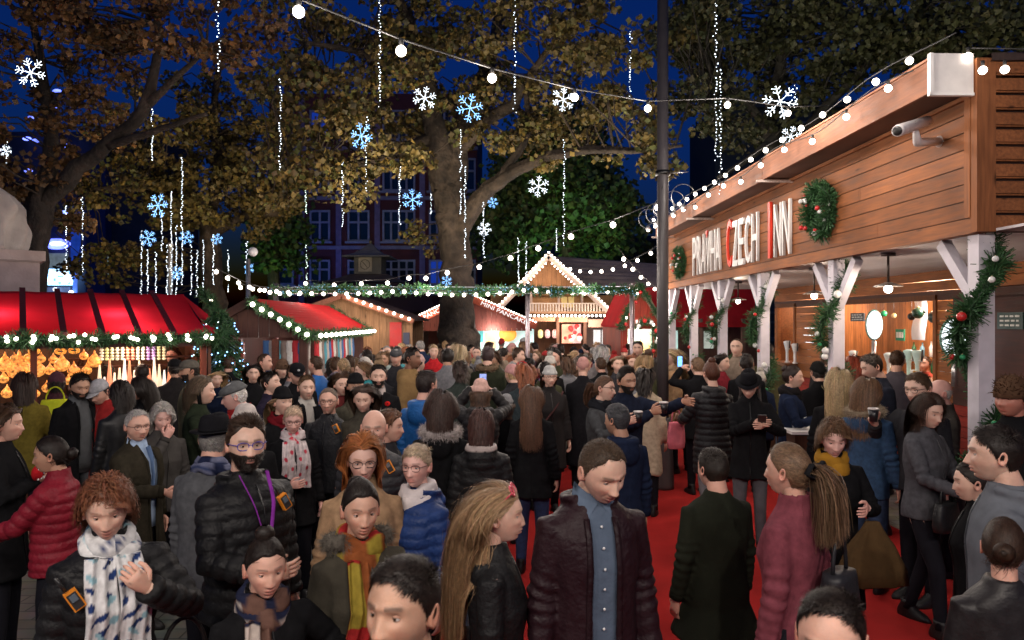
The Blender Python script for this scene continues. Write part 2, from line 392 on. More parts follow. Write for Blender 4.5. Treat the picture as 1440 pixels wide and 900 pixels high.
def person(px, top, d, face, label, sex='m', skin=(0.52, 0.30, 0.22), hair=('short', (0.03, 0.018, 0.012)), coat=('coat', (0.012, 0.012, 0.014), 0.80), pants=(0.012, 0.012, 0.016),
           head=(0, 0, 0), arms=('down', 'down'), hat=None, scarf=None, glasses=None, beard=None, hood=None, fur=None, collar=True, opened=None, inner=None,
           age=0.0, fat=0.0, fabric=None, shoes=(0.012, 0.011, 0.011), group=None, lod=None, legs=None, curl=(0.6, 0.6), hdir=(None, None), lips=None, extra=None, h=None,
           lean=0.0, zipc=None, patt=None, seed=None, nose=1.0, gloves=None, slim=1.0):
    if lod is None: lod = 0 if d < 4.0 else (1 if d < 7.0 else 2)
    fem = 1.0 if sex == 'f' else 0.0
    rs = np.random.RandomState(seed if seed is not None else int(px*7+top*13) % 99991)
    hs, hc = hair[:2]
    toph = {'bald': 0.0, 'crop': 0.008, 'short': 0.018, 'quiff': 0.045, 'long': 0.014, 'bob': 0.016, 'curly': 0.028, 'bun': 0.018, 'topbun': 0.075, 'pony': 0.014, 'updo': 0.035}[hs]
    if hat: toph = {'beanie': 0.035, 'bobble': 0.10, 'cap': 0.026, 'flatcap': 0.024, 'fedora': 0.075, 'furhat': 0.05, 'headband': 0.02, 'hoodup': 0.04}[hat[0]]
    # ---- head pose
    yaw, pitch, roll = head
    Rh = rotz(R(-yaw))@rotx(R(-pitch))@roty(R(roll))
    piv = np.array([0, -0.02, 1.52]); c0 = np.array([0, 0.022, 1.634])
    Lr = rotx(R(-lean)); lp = np.array([0, 0, 0.95])
    def TL(P):   # lean of the upper body
        P = np.asarray(P, float)
        if not lean: return P
        k = sstep(0.85, 1.1, P[..., 2])[..., None]
        return P*(1-k)+((P-lp)@Lr.T+lp)*k
    def TH(P): return TL(piv+(np.asarray(P)+c0-piv)@Rh.T)
    pr = TH(np.array([[0, 0, 0.116+toph*0.9], [0, -0.06, 0.1+toph*0.8], [0, 0.05, 0.1+toph*0.5]]))
    toploc = pr[:, 2].max()
    zt = H-(top-YH)/1000.0*d
    if h is not None: sc = h/(1.75+toph)
    else: sc = zt/toploc
    hp = TH(np.array([0, 0, 0.0]))
    rz = R(face+180)-math.atan2((px-720)/1000.0, 1.0)
    off = rotz(rz)@(hp*sc)
    X = (px-720)/1000.0*d-off[0]; Y = d-off[1]
    Z = zt-toploc*sc
    if h is None: Z = 0.0
    p = Person(); p.sc, p.rz, p.pos = sc, rz, np.array([X, Y, Z]); p.TH = TH; p.TL = TL; p.lod = lod
    p.world = lambda L: rotz(rz)@(np.asarray(L, float)*sc)+p.pos
    p.dirw = lambda L: rotz(rz)@np.asarray(L, float)
    sk = np.array(skin, float)
    # ---- body
    mb = MB()
    nu, nv = ((76, 72) if d < 3.6 else (52, 50)) if lod == 0 else ((38, 40) if lod == 1 else (20, 22))
    hp_kw = dict(w=1.0-0.035*fem+fat*0.08+rs.uniform(-0.05, 0.03), fem=fem, jaw=rs.uniform(-0.03, 0.06)*(1-fem*0.5), nose=nose*(1-0.18*fem)*rs.uniform(0.72, 1.08), fat=fat, age=age, smile=rs.uniform(-0.5, 1.0))
    D = head_grid(nu, nv); P = head_pts(D, **hp_kw)
    ax, z, y = np.abs(P[..., 0]), P[..., 2], P[..., 1]
    def g(c, s, v): return np.exp(-((v-c)/s)**2)
    frontm = sstep(0.03, 0.06, y)
    C = np.tile(sk, P.shape[:2]+(1,))
    lipc = np.array(lips) if lips is not None else sk*np.array([0.72, 0.42, 0.44])
    sm_ = hp_kw['smile']; zk = z; z = z-sm_*0.0035*np.clip(ax/0.020, 0, 1.3)**2
    lm = frontm*np.exp(-(ax/0.022)**4)*np.clip(g(-0.0605, 0.0045, z)+g(-0.0735, 0.0055, z), 0, 1)
    ln = frontm*np.exp(-(ax/0.023)**4)*g(-0.0668, 0.0016, z)
    z = zk
    nos = frontm*g(0.0065, 0.0036, ax)*g(-0.0435, 0.0028, z)
    ck = frontm*(g(0.040, 0.018, ax)*g(-0.035, 0.02, z)*0.5+g(0, 0.012, ax)*g(-0.036, 0.01, z)*0.4)
    C = C*(1-ck[..., None])+ck[..., None]*sk*np.array([1.0, 0.72, 0.70])
    C = C*(1-lm[..., None])+lm[..., None]*lipc
    C = C*(1-0.8*ln[..., None])*(1-0.75*nos[..., None])
    hcn = np.array(hc, float)
    brc = np.minimum(hcn*0.8, sk*0.45)
    bt = 0.0050 if sex == 'm' else 0.0032
    bz = 0.0235+0.004*np.clip(ax/0.03, 0, 1)-0.16*np.clip(ax-0.040, 0, 1)
    bm = frontm*sstep(0.010, 0.014, ax)*sstep(0.055, 0.046, ax)*np.exp(-((z-bz)/bt)**2)
    C = C*(1-0.85*bm[..., None])+0.85*bm[..., None]*brc
    so = frontm*g(0.031, 0.016, ax)*g(0.004, 0.011, z)*0.22
    C = C*(1-so[..., None]*np.array([0.8, 1, 1]))
    if sex == 'm' or beard:
        stub = sstep(-0.035, -0.05, z)*sstep(-0.02, 0.03, y+0.0)*(0.35 if not beard else 0.9)*(1-lm)
        if age > 0.5 and not beard: stub = stub*0.2
        bc = np.array(beard[1]) if beard else np.minimum(hcn, sk*0.5)
        C = C*(1-stub[..., None]*0.5)+stub[..., None]*0.5*bc
    mb.rings(TH(P), True, True, C)
    # ears
    if lod < 2 or d < 10:
        for sx in (-1, 1):
            a = hp_kw['w']*0.0775
            e = [[sx*(a-0.012), -0.006, -0.002], [sx*(a+0.003), -0.012, 0.0]]
            n_ = 10 if lod == 0 else 8
            t = np.arange(n_)*2*PI/n_
            def er(k, o, yo): return np.stack([np.full(n_, sx*(a+o)), yo-0.004+0.016*k*np.cos(t)-0.004*np.sin(t), -0.008+0.030*k*np.sin(t)-0.004*(np.sin(t) < 0)*0], -1)
            mb.rings(TH(np.array([er(0.75, -0.016, 0.004), er(0.85, -0.002, 0.0), er(1.0, 0.008, -0.006), er(0.95, 0.012, -0.008), er(0.68, 0.010, -0.006), er(0.45, 0.003, -0.004)])), True, True, sk*np.array([1, 0.82, 0.80]))
    # neck and hidden core of the body
    nr = 0.056-0.008*fem+fat*0.008
    cn = TH(np.array([0, -0.022, -0.075])); cm = TL(piv+np.array([0, -0.004, -0.015]))
    cu = TH(np.array([0, -0.020, -0.030]))
    mb.tube([cu, cn, cm, TL(np.array([0, -0.015, 1.46])), TL(np.array([0, -0.01, 1.42]))], [nr*0.85, nr, nr*1.0, nr*1.02, nr*1.1], 14, col=sk*np.array([0.98, 0.93, 0.92]))
    bp = [[q_[0]-0.012, q_[1]*0.80*slim, q_[2]*0.78, q_[3]] for q_ in torso_profile(fem, 0.84, -0.01, 0)]
    mb.rings(TL(torso_rings(bp[1:], 16)), True, True, sk)
    Ss = (0.162-0.018*fem)*slim
    hands = {}
    st = legs or {}
    sk_h = sk*np.array([1.0, 0.90, 0.88]) if gloves is None else np.array(gloves)
    arm_pts = {}
    for i, sx in enumerate((-1, 1)):         # left hand (-x), right hand (+x)
        av = arms[i]
        if isinstance(av, str): T, pole = ARMS[av]
        else: T, pole = av if len(av) == 2 else (av, (0.7, -0.3, -1))
        T = np.array([T[0]*sx*(slim if isinstance(av, str) else 1), T[1], T[2]]); pole = np.array([pole[0]*sx, pole[1], pole[2]])
        S = np.array([sx*Ss, -0.005, 1.405])
        if isinstance(av, str) and av in ('down', 'pocket'): T = T+np.array([sx*0.0, rs.uniform(-0.02, 0.03), 0])
        E, W = two_bone(S, T, 0.285, 0.26, pole)
        S, E, W = TL(S), TL(E), TL(W)
        arm_pts[sx] = (S, E, W)
        mb.tube([S, lerp(S, E, 0.5), E, lerp(E, W, 0.3), W], [0.045, 0.042, 0.036, 0.036, 0.025], 8, col=sk)
        fd = unit(W-E)
        hd = hdir[i]
        if hd is None:
            if av in ('phone', 'cup'): hd = ((-0.25*sx, 0.9, 0.35), (-sx, 0.0, 0.25))
            elif av in ('front', 'chest'): hd = ((-0.8*sx, 0.5, 0.1), (-0.3*sx, -0.9, 0.1))
            elif av == 'face': hd = ((-0.4*sx, -0.2, 0.9), (-0.4*sx, -0.9, 0))
            elif av == 'raise': hd = ((-0.1*sx, 0.2, 0.95), (-0.7*sx, 0.5, 0))
            elif av == 'point': hd = (tuple(fd), (0, 0, -1))
            elif av == 'pocket': hd = None
            else: hd = (tuple(fd*0.8+np.array([0, 0.05, -0.3])), (-sx, 0.15, 0))
        hands[sx] = dict(W=W, d=unit(hd[0]) if hd else None, n=hd[1] if hd else None)
        if hd is not None:
            hand(mb, W, hd[0], hd[1], sx, curl[i], sk_h, 1.0-0.07*fem, lod=lod)
    # legs of the body
    str_ = st.get('stride', 0.0); wid = st.get('wide', 0.10)
    legp = {}
    for sx in (-1, 1):
        hipp = np.array([sx*0.085, -0.005, 0.90]); ank = np.array([sx*wid, sx*str_*0.5, 0.085])
        kn = lerp(hipp, ank, 0.5)+np.array([0, 0.02+abs(str_)*0.1, 0])
        legp[sx] = (hipp, kn, ank)
        mb.tube([hipp, kn, ank], [0.075, 0.048, 0.035], 8, col=sk)
    # ---- eyes
    eyes_ = []
    if lod < 2:
        lidm = mb
        fr = D[..., 1] > 0.2
        for sx in (-1, 1):
            q = np.argmin(((P[..., 0]-sx*0.031)**2+(P[..., 2]-0.003)**2)+np.where(fr, 0, 9)); yy = P.reshape(-1, 3)[q, 1]
            ec = np.array([sx*0.0305, yy-0.0062, 0.003]); er_ = 0.0118
            nn = 16 if lod == 0 else 10; nm = 14 if lod == 0 else 9
            al = np.linspace(0.02, PI*0.55, nm); be = np.arange(nn)*2*PI/nn
            gz = unit([0.0, 1, -0.06])
            u = unit(np.cross([0, 0, 1], gz)); v = np.cross(gz, u)
            Q = ec+er_*(np.cos(al)[:, None, None]*gz+np.sin(al)[:, None, None]*(np.cos(be)[None, :, None]*u+np.sin(be)[None, :, None]*v))
            white = np.array([0.62, 0.56, 0.54]); iris = np.array([0.06, 0.035, 0.02]) if hcn.mean() < 0.12 else np.array([0.10, 0.13, 0.14])
            ccol = np.where((al < 0.20)[:, None], np.array([0.004]*3), np.where((al < 0.50)[:, None], iris, white))
            eb = MB() if lod == 0 else mb
            if lod == 0: eyes_.append(eb)
            eb.rings(TH(Q), True, True, np.repeat(ccol[:, None, :], nn, 1))
            # lids: strips of a slightly larger sphere above and below the opening
            na = 13 if lod == 0 else 9
            azv = np.linspace(-1.25, 1.25, na)
            for up in (1, -1):
                openang = (0.20 if up > 0 else -0.34)*np.sqrt(np.clip(1-(azv/1.15)**2, 0, 1))-0.02
                rows = []
                for k, t in enumerate(np.linspace(0, 1, 5)):
                    el = openang+up*t*1.0
                    rr = er_*(1.10+0.05*math.sin(t*PI))*(1-0.18*t*t)
                    rows.append(ec+rr*np.stack([np.sin(azv)*np.cos(el), np.cos(azv)*np.cos(el), np.sin(el)], -1))
                cc = np.tile(sk*np.array([0.86, 0.74, 0.72]), (5, na, 1))
                if up > 0: cc[0] = sk*0.10 if fem else sk*0.25
                else: cc[0] = sk*0.5
                lidm.rings(TH(np.array(rows)), False, False, cc)
    root = mb.build('person', SKIN_NEAR if d < 3.45 else SKIN, None)
    root.location = Vector([float(v) for v in p.pos]); root.rotation_euler.z = rz; root.scale = (sc, sc, sc)
    tag(root, label, 'person', group)
    p.root = root
    for eb in eyes_: eb.build('eye', EYE, root)
    # ---- hair
    def shell(thick, mask, noise=0.0, nf=60, name='hair', col=None, matr=HAIR, streak=0.25, nu_=None, nv_=None):
        nu2, nv2 = (nu_ or (nu if lod else 64)), (nv_ or (nv if lod else 48))
        D2 = head_grid(nu2, nv2, 0.0); B = head_pts(D2, **hp_kw)
        m = mask(D2, B)
        N2 = D2*np.array([1/0.076, 1/0.098, 1/0.116]); N2 /= np.linalg.norm(N2, axis=-1, keepdims=True)
        t = thick(D2, B) if callable(thick) else thick
        off_ = -0.007+(t+0.007+noise*nz(B, nf, rs.uniform(0, 9)))*m
        Q = B+N2*off_[..., None]
        cc = np.array(hc if col is None else col)
        st_ = 1+streak*np.sin(np.arctan2(D2[..., 0], D2[..., 2]+0.3)*40+6*nz(B, 30, 2))
        Cc = cc*st_[..., None]
        return Q, Cc, D2, N2, m
    def roots(n, mask):
        v = rs.normal(size=(n*5, 3)); v /= np.linalg.norm(v, axis=1, keepdims=True)
        B = head_pts(v, **hp_kw); m = mask(v, B)
        k = np.where(m > rs.uniform(0.3, 1, len(v)))[0][:n]
        v = v[k]; N2 = v*np.array([1/0.076, 1/0.098, 1/0.116]); N2 /= np.linalg.norm(N2, axis=1, keepdims=True)
        return B[k], N2, v
    recede = 0.0
    ln_ = {'m': 0.077, 'f': 0.066}[sex]
    if hs == 'bald': maskf = lambda D_, B_: hair_amount(D_, 0.2, 0.2, -0.01, -0.06)*sstep(0.045, 0.02, B_[..., 2])*sstep(0.035, 0.0, B_[..., 1])
    elif sex == 'm' and age > 0.5: maskf = lambda D_, B_: hair_amount(D_+0.03*nz(D_, 7, px)[..., None], ln_+0.012, 0.066, -0.02, -0.07)
    elif sex == 'm': maskf = lambda D_, B_: hair_amount(D_+0.035*nz(D_, 7, px)[..., None], ln_, 0.044, -0.022, -0.070)
    else: maskf = lambda D_, B_: hair_amount(D_, ln_, 0.036, -0.012, -0.078)
    hmb = MB(); hmat = HAIR
    dens = {0: 1.0 if d > 3.5 else 1.7, 1: 0.34, 2: 0.10}[lod]*(1.3 if d < 2.4 else 1.0)
    wid_ = {0: 0.0030 if d > 3.5 else (0.0020 if d > 1.6 else 0.0014), 1: 0.006, 2: 0.013}[lod]
    capcut = maskf
    covered = hat is not None and hat[0] in ('beanie', 'bobble', 'furhat', 'hoodup', 'cap', 'flatcap', 'fedora')
    if covered: capcut = lambda D_, B_: maskf(D_, B_)*sstep(0.040, 0.026, B_[..., 2]-0.12*np.clip(B_[..., 1], -1, 0)*0)
    def cols(n, k=0.35): return hcn*(rs.uniform(1-k*1.25, 1+k*1.3, (n, 1)))*(1+rs.uniform(-0.08, 0.08, (n, 3)))
    def short_strands(n, L, up, sweep, mask, jitter=0.35, curlw=0.0, w=None, hug=0.0):
        B, N2, v = roots(n, mask)
        if len(B) == 0: return
        sw = sweep(B, N2) if callable(sweep) else np.tile(np.array(sweep, float), (len(B), 1))
        T = sw-N2*np.sum(sw*N2, 1, keepdims=True)
        dr = T+N2*(up if np.isscalar(up) else up(B)[:, None])+rs.normal(size=B.shape)*jitter*0.4
        dr /= np.linalg.norm(dr, axis=1, keepdims=True)+1e-9
        S_ = 5 if lod == 0 else 3
        Lx = (L(B) if callable(L) else L)*rs.uniform(0.65, 1.15, len(B))
        pts = [B+N2*0.001]; lay_ = rs.uniform(0, 1, len(B))
        cu = dr.copy()
        for k in range(S_-1):
            cu = cu-N2*0.16*(k+1)+np.array([0, 0, -0.05])
            if curlw: cu = cu+rs.normal(size=B.shape)*curlw
            cu /= np.linalg.norm(cu, axis=1, keepdims=True)
            q = pts[-1]+cu*(Lx/(S_-1))[:, None]
            if hug:
                el = np.array([0.0775*hp_kw['w'], 0.099, 0.118]); r_ = np.linalg.norm(q/el, axis=1); qq = q/r_[:, None]*(1+th0*0.8/0.095+hug*lay_[:, None])
                q = np.where((q[:, 2:3] > -0.03), qq, q)
            pts.append(q)
        PP = np.stack(pts, 1)
        Wn = N2@Rh.T
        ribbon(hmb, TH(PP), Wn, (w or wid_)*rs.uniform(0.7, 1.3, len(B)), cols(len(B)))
    def long_strands(n, L, part=0.0, wave=0.0, out=0.0, gather=None, face_clear=0.058, w=None, ylim=None, vol=0.012, behind=None, wide_hair=False):
        """strands that fall over the head and shoulders; worked out in body space"""
        B, N2, v = roots(n, capcut)
        if len(B) == 0: return
        S_ = {0: 17, 1: 11, 2: 7}[lod]
        Lx = L*rs.uniform(0.70, 1.08, len(B))
        side = np.sign(B[:, 0]-part+rs.normal(size=len(B))*0.006)
        fk = sstep(-0.05, 0.04, B[:, 1]); jit = rs.normal(size=len(B))*0.25
        tg = np.stack([(side*np.clip(1.2-np.abs(B[:, 0])*6, 0.3, 1))*(0.12+0.88*fk)+jit*(1-fk), -0.55*np.ones(len(B))-B[:, 1]*2, -0.35-0.5*(1-fk)], 1)
        if behind: tg = tg+np.array([0, -behind, 0])
        tg = tg-N2*np.sum(tg*N2, 1, keepdims=True)
        cur = (tg/np.linalg.norm(tg, axis=1, keepdims=True))@Rh.T
        pos = TH(B+N2*0.004)
        Nw = N2@Rh.T
        lay = rs.uniform(0.15, 1.0, len(B))
        pts = [pos.copy()]; nrm = [Nw.copy()]
        step = (Lx/(S_-1))[:, None]
        phs = rs.uniform(0, 6.28, len(B)); fly = rs.normal(size=(len(B), 3))*(0.12+0.9*(rs.uniform(size=(len(B), 1)) < 0.07))
        hcW = TH(np.array([0, 0, 0.0]))
        for k in range(1, S_):
            g_ = np.array([0, 0, -1.0])
            a = 0.30 if k > 2 else 0.12
            cur = cur*(1-a)+g_*a+(Nw*out*(0.5 if k < S_*0.5 else 0.1))
            if k < 5: cur = cur+np.array([0, -0.22, 0])@Rh.T
            if lod == 0: cur = cur+fly*0.16*np.sin(k*0.9+phs)[:, None]
            if wave:
                cur = cur+wave*np.stack([np.sin(phs*0.4+k*1.7+lay*2), np.cos(phs*0.5+k*1.5), np.zeros(len(B))], 1)
            cur /= np.linalg.norm(cur, axis=1, keepdims=True)
            pos = pos+cur*step
            # head collision in head space
            q = (pos-TH(np.zeros(3)))@Rh
            el = np.array([0.080*hp_kw['w'], 0.101, 0.122])+vol*lay[:, None]
            el = el*np.where(q[:, 2:3] < -0.03, np.array([0.97, 0.97, 1.0]), 1.0)
            r_ = np.linalg.norm(q/el, axis=1)
            ins = r_ < 1
            q2 = q/np.maximum(r_, 1e-6)[:, None]
            q = np.where(ins[:, None], q2, q)
            # keep the face clear
            fz = (q[:, 1] > 0.015) & (q[:, 2] < 0.062) & (np.abs(q[:, 0]) < face_clear)
            sgn = np.where(np.abs(q[:, 0]) < 1e-3, side, np.sign(q[:, 0]))
            q[:, 0] = np.where(fz, sgn*(face_clear+0.02*lay), q[:, 0])
            pos = TH(np.zeros(3))+q@Rh.T
            if not wide_hair:
                lowz = (q[:, 2] < -0.02)
                lim = 0.078+0.020*lay+0.05*np.clip(-q[:, 2]-0.1, 0, 0.5)
                q[:, 0] = np.where(lowz, np.sign(q[:, 0])*np.minimum(np.abs(q[:, 0]), np.maximum(lim, np.abs(q[:, 0])*0.93)), q[:, 0])
                pos = TH(np.zeros(3))+q@Rh.T
            # shoulders and chest
            for cc_, rr_ in ((TL(np.array([0, 0.0, 1.20])), np.array([0.195-0.02*fem, 0.135, 0.255])), (TL(np.array([0, -0.012, 1.46])), np.array([0.085, 0.082, 0.10]))):
                dq = pos-cc_; rq = np.linalg.norm(dq/(rr_+0.012*lay[:, None]+coat_puff), axis=1)
                hit = (rq < 1)
                pos = np.where(hit[:, None], cc_+dq/np.maximum(rq, 1e-6)[:, None], pos)
            if gather is not None:
                gp, gk, ge = gather; gpW = TH(np.array(gp)); 
                if k <= gk: pos = pos+(gpW-pos)*(k/gk)**2*0.85
            pts.append(pos.copy())
            cxy = TL(np.array([0, -0.01, 1.3])); 
            nn_ = pos-np.array([hcW[0], hcW[1], 0])*np.array([1, 1, 0])-np.array([0, 0, 1])*pos[:, 2:3]; nn_[:, 2] = 0.15
            nn_ /= np.linalg.norm(nn_, axis=1, keepdims=True)+1e-9
            Nk = Nw*(max(0, 1-k/4))+nn_*(min(1, k/4)); nrm.append(Nk/np.linalg.norm(Nk, axis=1, keepdims=True))
            cur = (pts[-1]-pts[-2]); cur /= np.linalg.norm(cur, axis=1, keepdims=True)+1e-9
        PP = np.stack(pts, 1); NN = np.stack(nrm, 1)
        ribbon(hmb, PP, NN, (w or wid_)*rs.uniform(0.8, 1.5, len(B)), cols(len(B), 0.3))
    ctype, ccol, hem = coat[:3]
    coat_puff = {'puffer': 0.024, 'coat': 0.010, 'parka': 0.020, 'blazer': 0.006, 'plain': 0.006, 'sweater': 0.008}[ctype]
    th0 = {'bald': 0.0015, 'crop': 0.005, 'short': 0.012, 'quiff': 0.012, 'long': 0.007, 'bob': 0.010, 'curly': 0.016, 'bun': 0.008, 'topbun': 0.008, 'pony': 0.007, 'updo': 0.010}[hs]
    if covered: th0 = min(th0, 0.006)
    Q, Cc, D2, N2_, m_ = shell(th0*0.7, maskf, noise=0.0 if hs in ('bald', 'crop') else 0.0035)
    if not (hat and hat[0] == 'hoodup' and abs(face) > 120):
        hmb.rings(TH(Q), True, True, Cc*0.75)
    fn = lambda B, N2: np.stack([np.sign(B[:, 0])*0.3, -0.9*np.ones(len(B)), -0.5*np.ones(len(B))], 1)
    if hs == 'short': short_strands(int(3600*dens), lambda B: 0.020+0.016*sstep(0.03, 0.09, B[:, 2]), 0.55, lambda B, N2: np.stack([0.5*np.ones(len(B)), 0.35*sstep(0.02, 0.09, B[:, 2]), -0.9*np.ones(len(B))+1.0*sstep(0.05, 0.1, B[:, 2])], 1), capcut)
    elif hs == 'crop': short_strands(int(3400*dens), 0.010, 0.9, lambda B, N2: np.stack([0.2*np.sign(B[:, 0]), -0.2+0*B[:, 0], 0.5*sstep(0.03, 0.08, B[:, 2])-0.4], 1), capcut)
    elif hs == 'bald' : short_strands(int(500*dens), 0.010, 0.3, (0, -0.6, -0.6), maskf)
    elif hs == 'quiff':
        short_strands(int(4200*dens), lambda B: 0.014+0.045*sstep(0.05, 0.10, B[:, 2])*sstep(-0.06, 0.03, B[:, 1]), lambda B: 0.5+0.9*sstep(0.06, 0.1, B[:, 2]),
                      lambda B, N2: np.stack([0.25*np.ones(len(B)), -0.7*np.ones(len(B)), -0.8*np.ones(len(B))+0.9*sstep(0.05, 0.1, B[:, 2])], 1), maskf)
    elif hs == 'curly':
        short_strands(int(3800*dens), 0.032, 0.45, (0, -0.2, -0.8), capcut, jitter=1.1, curlw=0.75, w=wid_*1.2)
        long_strands(int(1500*dens), hair[2] if len(hair) > 2 else 0.16, part=0.01, wave=0.40, out=0.06, vol=0.020, w=wid_*1.3, wide_hair=True)
    elif hs == 'long':
        L = hair[2] if len(hair) > 2 else 0.42
        wv = hair[3] if len(hair) > 3 else 0.06
        long_strands(int((8500 if L > 0.5 else 6000)*dens), L, part=0.012, wave=wv, vol=0.012+wv*0.05, behind=(hair[4] if len(hair) > 4 else 0.0), out=wv*0.3, w=wid_*0.9)
    elif hs == 'bob':
        L = hair[2] if len(hair) > 2 else 0.20
        long_strands(int(3600*dens), L, part=0.012, wave=(hair[3] if len(hair) > 3 else 0.08), vol=0.018, out=0.04, w=wid_*1.2)
    elif hs in ('bun', 'topbun', 'updo', 'pony'):
        gp = {'bun': (0, -0.125, -0.01), 'topbun': (0, -0.02, 0.135), 'updo': (0, -0.075, 0.085), 'pony': (0, -0.118, 0.015)}[hs]
        rad = {'bun': 0.042, 'topbun': 0.040, 'updo': 0.045, 'pony': 0.020}[hs]
        short_strands(int(2800*dens), 0.085, 0.02, lambda B, N2: np.array(gp)-B, capcut, jitter=0.10, hug=0.07)
        bpos = np.array(gp)
        n_ = int((900 if hs != 'pony' else 1700)*dens)+40
        if hs != 'pony':
            a = rs.uniform(0, 2*PI, n_); b_ = rs.uniform(-1, 1, n_); S_ = 7
            tt = np.linspace(0, 2.2, S_)
            ang = a[:, None]+tt[None]
            rr = rad*(0.75+0.25*rs.uniform(0, 1, (n_, 1)))
            el_ = b_[:, None]*1.2
            axis = unit(bpos); uu = unit(np.cross([1, 0.1, 0], axis)); vv = np.cross(axis, uu)
            PP = bpos+rr[..., None]*(np.cos(el_)[..., None]*(np.cos(ang)[..., None]*uu+np.sin(ang)[..., None]*vv)+np.sin(el_)[..., None]*axis*0.9)
            NN = (PP-bpos)/np.linalg.norm(PP-bpos, axis=2, keepdims=True)
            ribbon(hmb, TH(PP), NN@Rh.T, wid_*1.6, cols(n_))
            hmb.ball(TH(bpos), rad*0.72, 10, 8, col=hcn*0.6)
        else:
            L = hair[2] if len(hair) > 2 else 0.32
            S_ = 11; ps = TH(np.tile(bpos, (n_, 1))+rs.normal(size=(n_, 3))*0.011)
            cur = np.tile(np.array([0, -1, 0.15])@Rh.T, (n_, 1))+rs.normal(size=(n_, 3))*0.30; pts = [ps]
            for k in range(S_-1):
                cur = cur*0.72+np.array([0, 0, -1])*0.28*1.6+rs.normal(size=(n_, 3))*0.06+0.10*np.stack([np.sin(k*1.3+rs.uniform(0, 0.8, n_)), np.cos(k*1.1)*np.ones(n_), np.zeros(n_)], 1)
                cur /= np.linalg.norm(cur, axis=1, keepdims=True)
                ps = ps+cur*(L/(S_-1))*rs.uniform(0.85, 1.1, (n_, 1)); pts.append(ps)
            PP = np.stack(pts, 1); NN = np.tile(np.array([0, -1.0, 0.1])@Rh.T, (n_, 1))+rs.normal(size=(n_, 3))*0.5
            ribbon(hmb, PP, NN, wid_*1.6, cols(n_))
    if not (hs == 'bald' and covered):
        p.hair = hmb.build('hair', HAIR, root)
    # ---- beard
    if beard:
        bmb = MB(); keep = (hmb, hcn); 
        bmask = lambda D_, B_: sstep(-0.028, -0.046, B_[..., 2]+0.35*np.clip(np.abs(B_[..., 0])-0.045, 0, 1)*(-1))*sstep(-0.01, 0.02, B_[..., 1])*(1-0.98*np.exp(-(np.abs(B_[..., 0])/0.024)**4)*np.exp(-((B_[..., 2]+0.067)/0.0115)**2))*(1-np.exp(-(np.abs(B_[..., 0])/0.016)**4)*sstep(-0.055, -0.046, B_[..., 2]))
        tk = (beard[2] if len(beard) > 2 else 0.008)*0.8
        Qb, Cb, _, _, _ = shell(tk*0.6, bmask, noise=0.001, col=beard[1], nu_=nu, nv_=nv)
        bmb.rings(TH(Qb), True, True, Cb)
        hmb2, hcn2 = hmb, hcn
        hmb = bmb; hcn = np.array(beard[1], float)
        B, N2, v = roots(int(1800*dens), bmask)
        if len(B):
            dr = N2*0.6+np.array([0, 0.25, -1.0])+rs.normal(size=B.shape)*0.25; dr /= np.linalg.norm(dr, axis=1, keepdims=True)
            LL = tk*1.8*rs.uniform(0.6, 1.2, (len(B), 1))
            PP = np.stack([B, B+dr*LL*0.5, B+dr*LL], 1)
            ribbon(bmb, TH(PP), N2@Rh.T, wid_*0.8, hcn*rs.uniform(0.6, 1.3, (len(B), 1)))
        bmb.build('beard', HAIR, root)
        hmb, hcn = hmb2, hcn2
    # ---- hat
    if hat:
        hk, hcol = hat[0], np.array(hat[1], float)
        hm = MB(); hname = 'hat'; hmt = WOOL
        ww = hp_kw['w']
        if hk in ('beanie', 'bobble'):
            D2 = head_grid(32 if lod < 2 else 18, 24 if lod < 2 else 14, 0); B = head_pts(D2, **hp_kw)
            m = sstep(0.030, 0.040, B[..., 2]+0.25*np.clip(-B[..., 1], 0, 1)*2.4)
            N2 = D2*np.array([1/0.076, 1/0.098, 1/0.116]); N2 /= np.linalg.norm(N2, axis=-1, keepdims=True)
            rib = 0.0015*np.sin(np.arctan2(D2[..., 0], D2[..., 1])*40)
            cuff = np.exp(-((B[..., 2]-0.05)/0.012)**4)*0.005
            t = -0.01+(0.022+rib+cuff+0.016*sstep(0.07, 0.11, B[..., 2]))*m
            hm.rings(TH(B+N2*t[..., None]), True, True, hcol)
            if hk == 'bobble':
                hm.ball(TH(np.array([0, -0.01, 0.165])), 0.036, 10, 8, col=np.array(hat[2]) if len(hat) > 2 else hcol)
                pm = rs.normal(size=(220, 3)); pm /= np.linalg.norm(pm, axis=1, keepdims=True)
                PB = np.stack([np.array([0, -0.01, 0.165])+pm*0.03, np.array([0, -0.01, 0.165])+pm*0.052], 1)
                ribbon(hm, TH(PB), np.cross(pm, [0.3, 0.5, 0.8]), 0.008, np.tile(np.array(hat[2]) if len(hat) > 2 else hcol, (220, 1)))
        elif hk == 'furhat':
            v = rs.normal(size=(900, 3)); v /= np.linalg.norm(v, axis=1, keepdims=True); v = v[v[:, 2] > 0.2]
            B = head_pts(v, **hp_kw); hm.rings(TH(head_pts(head_grid(20, 14, 0), **hp_kw)*1.12+np.array([0, 0, 0.02])*1.0)[6:], True, True, hcol)
            ribbon(hm, TH(np.stack([B*1.1, B*1.3+rs.normal(size=B.shape)*0.01], 1)), np.cross(v, [0.3, 0.6, 0.2]), 0.012, hcol*rs.uniform(0.7, 1.3, (len(B), 1)))
        elif hk in ('cap', 'flatcap'):
            n_ = 24; a = np.arange(n_)*2*PI/n_
            rg = []
            fx = 1.0 if hk == 'cap' else 1.10
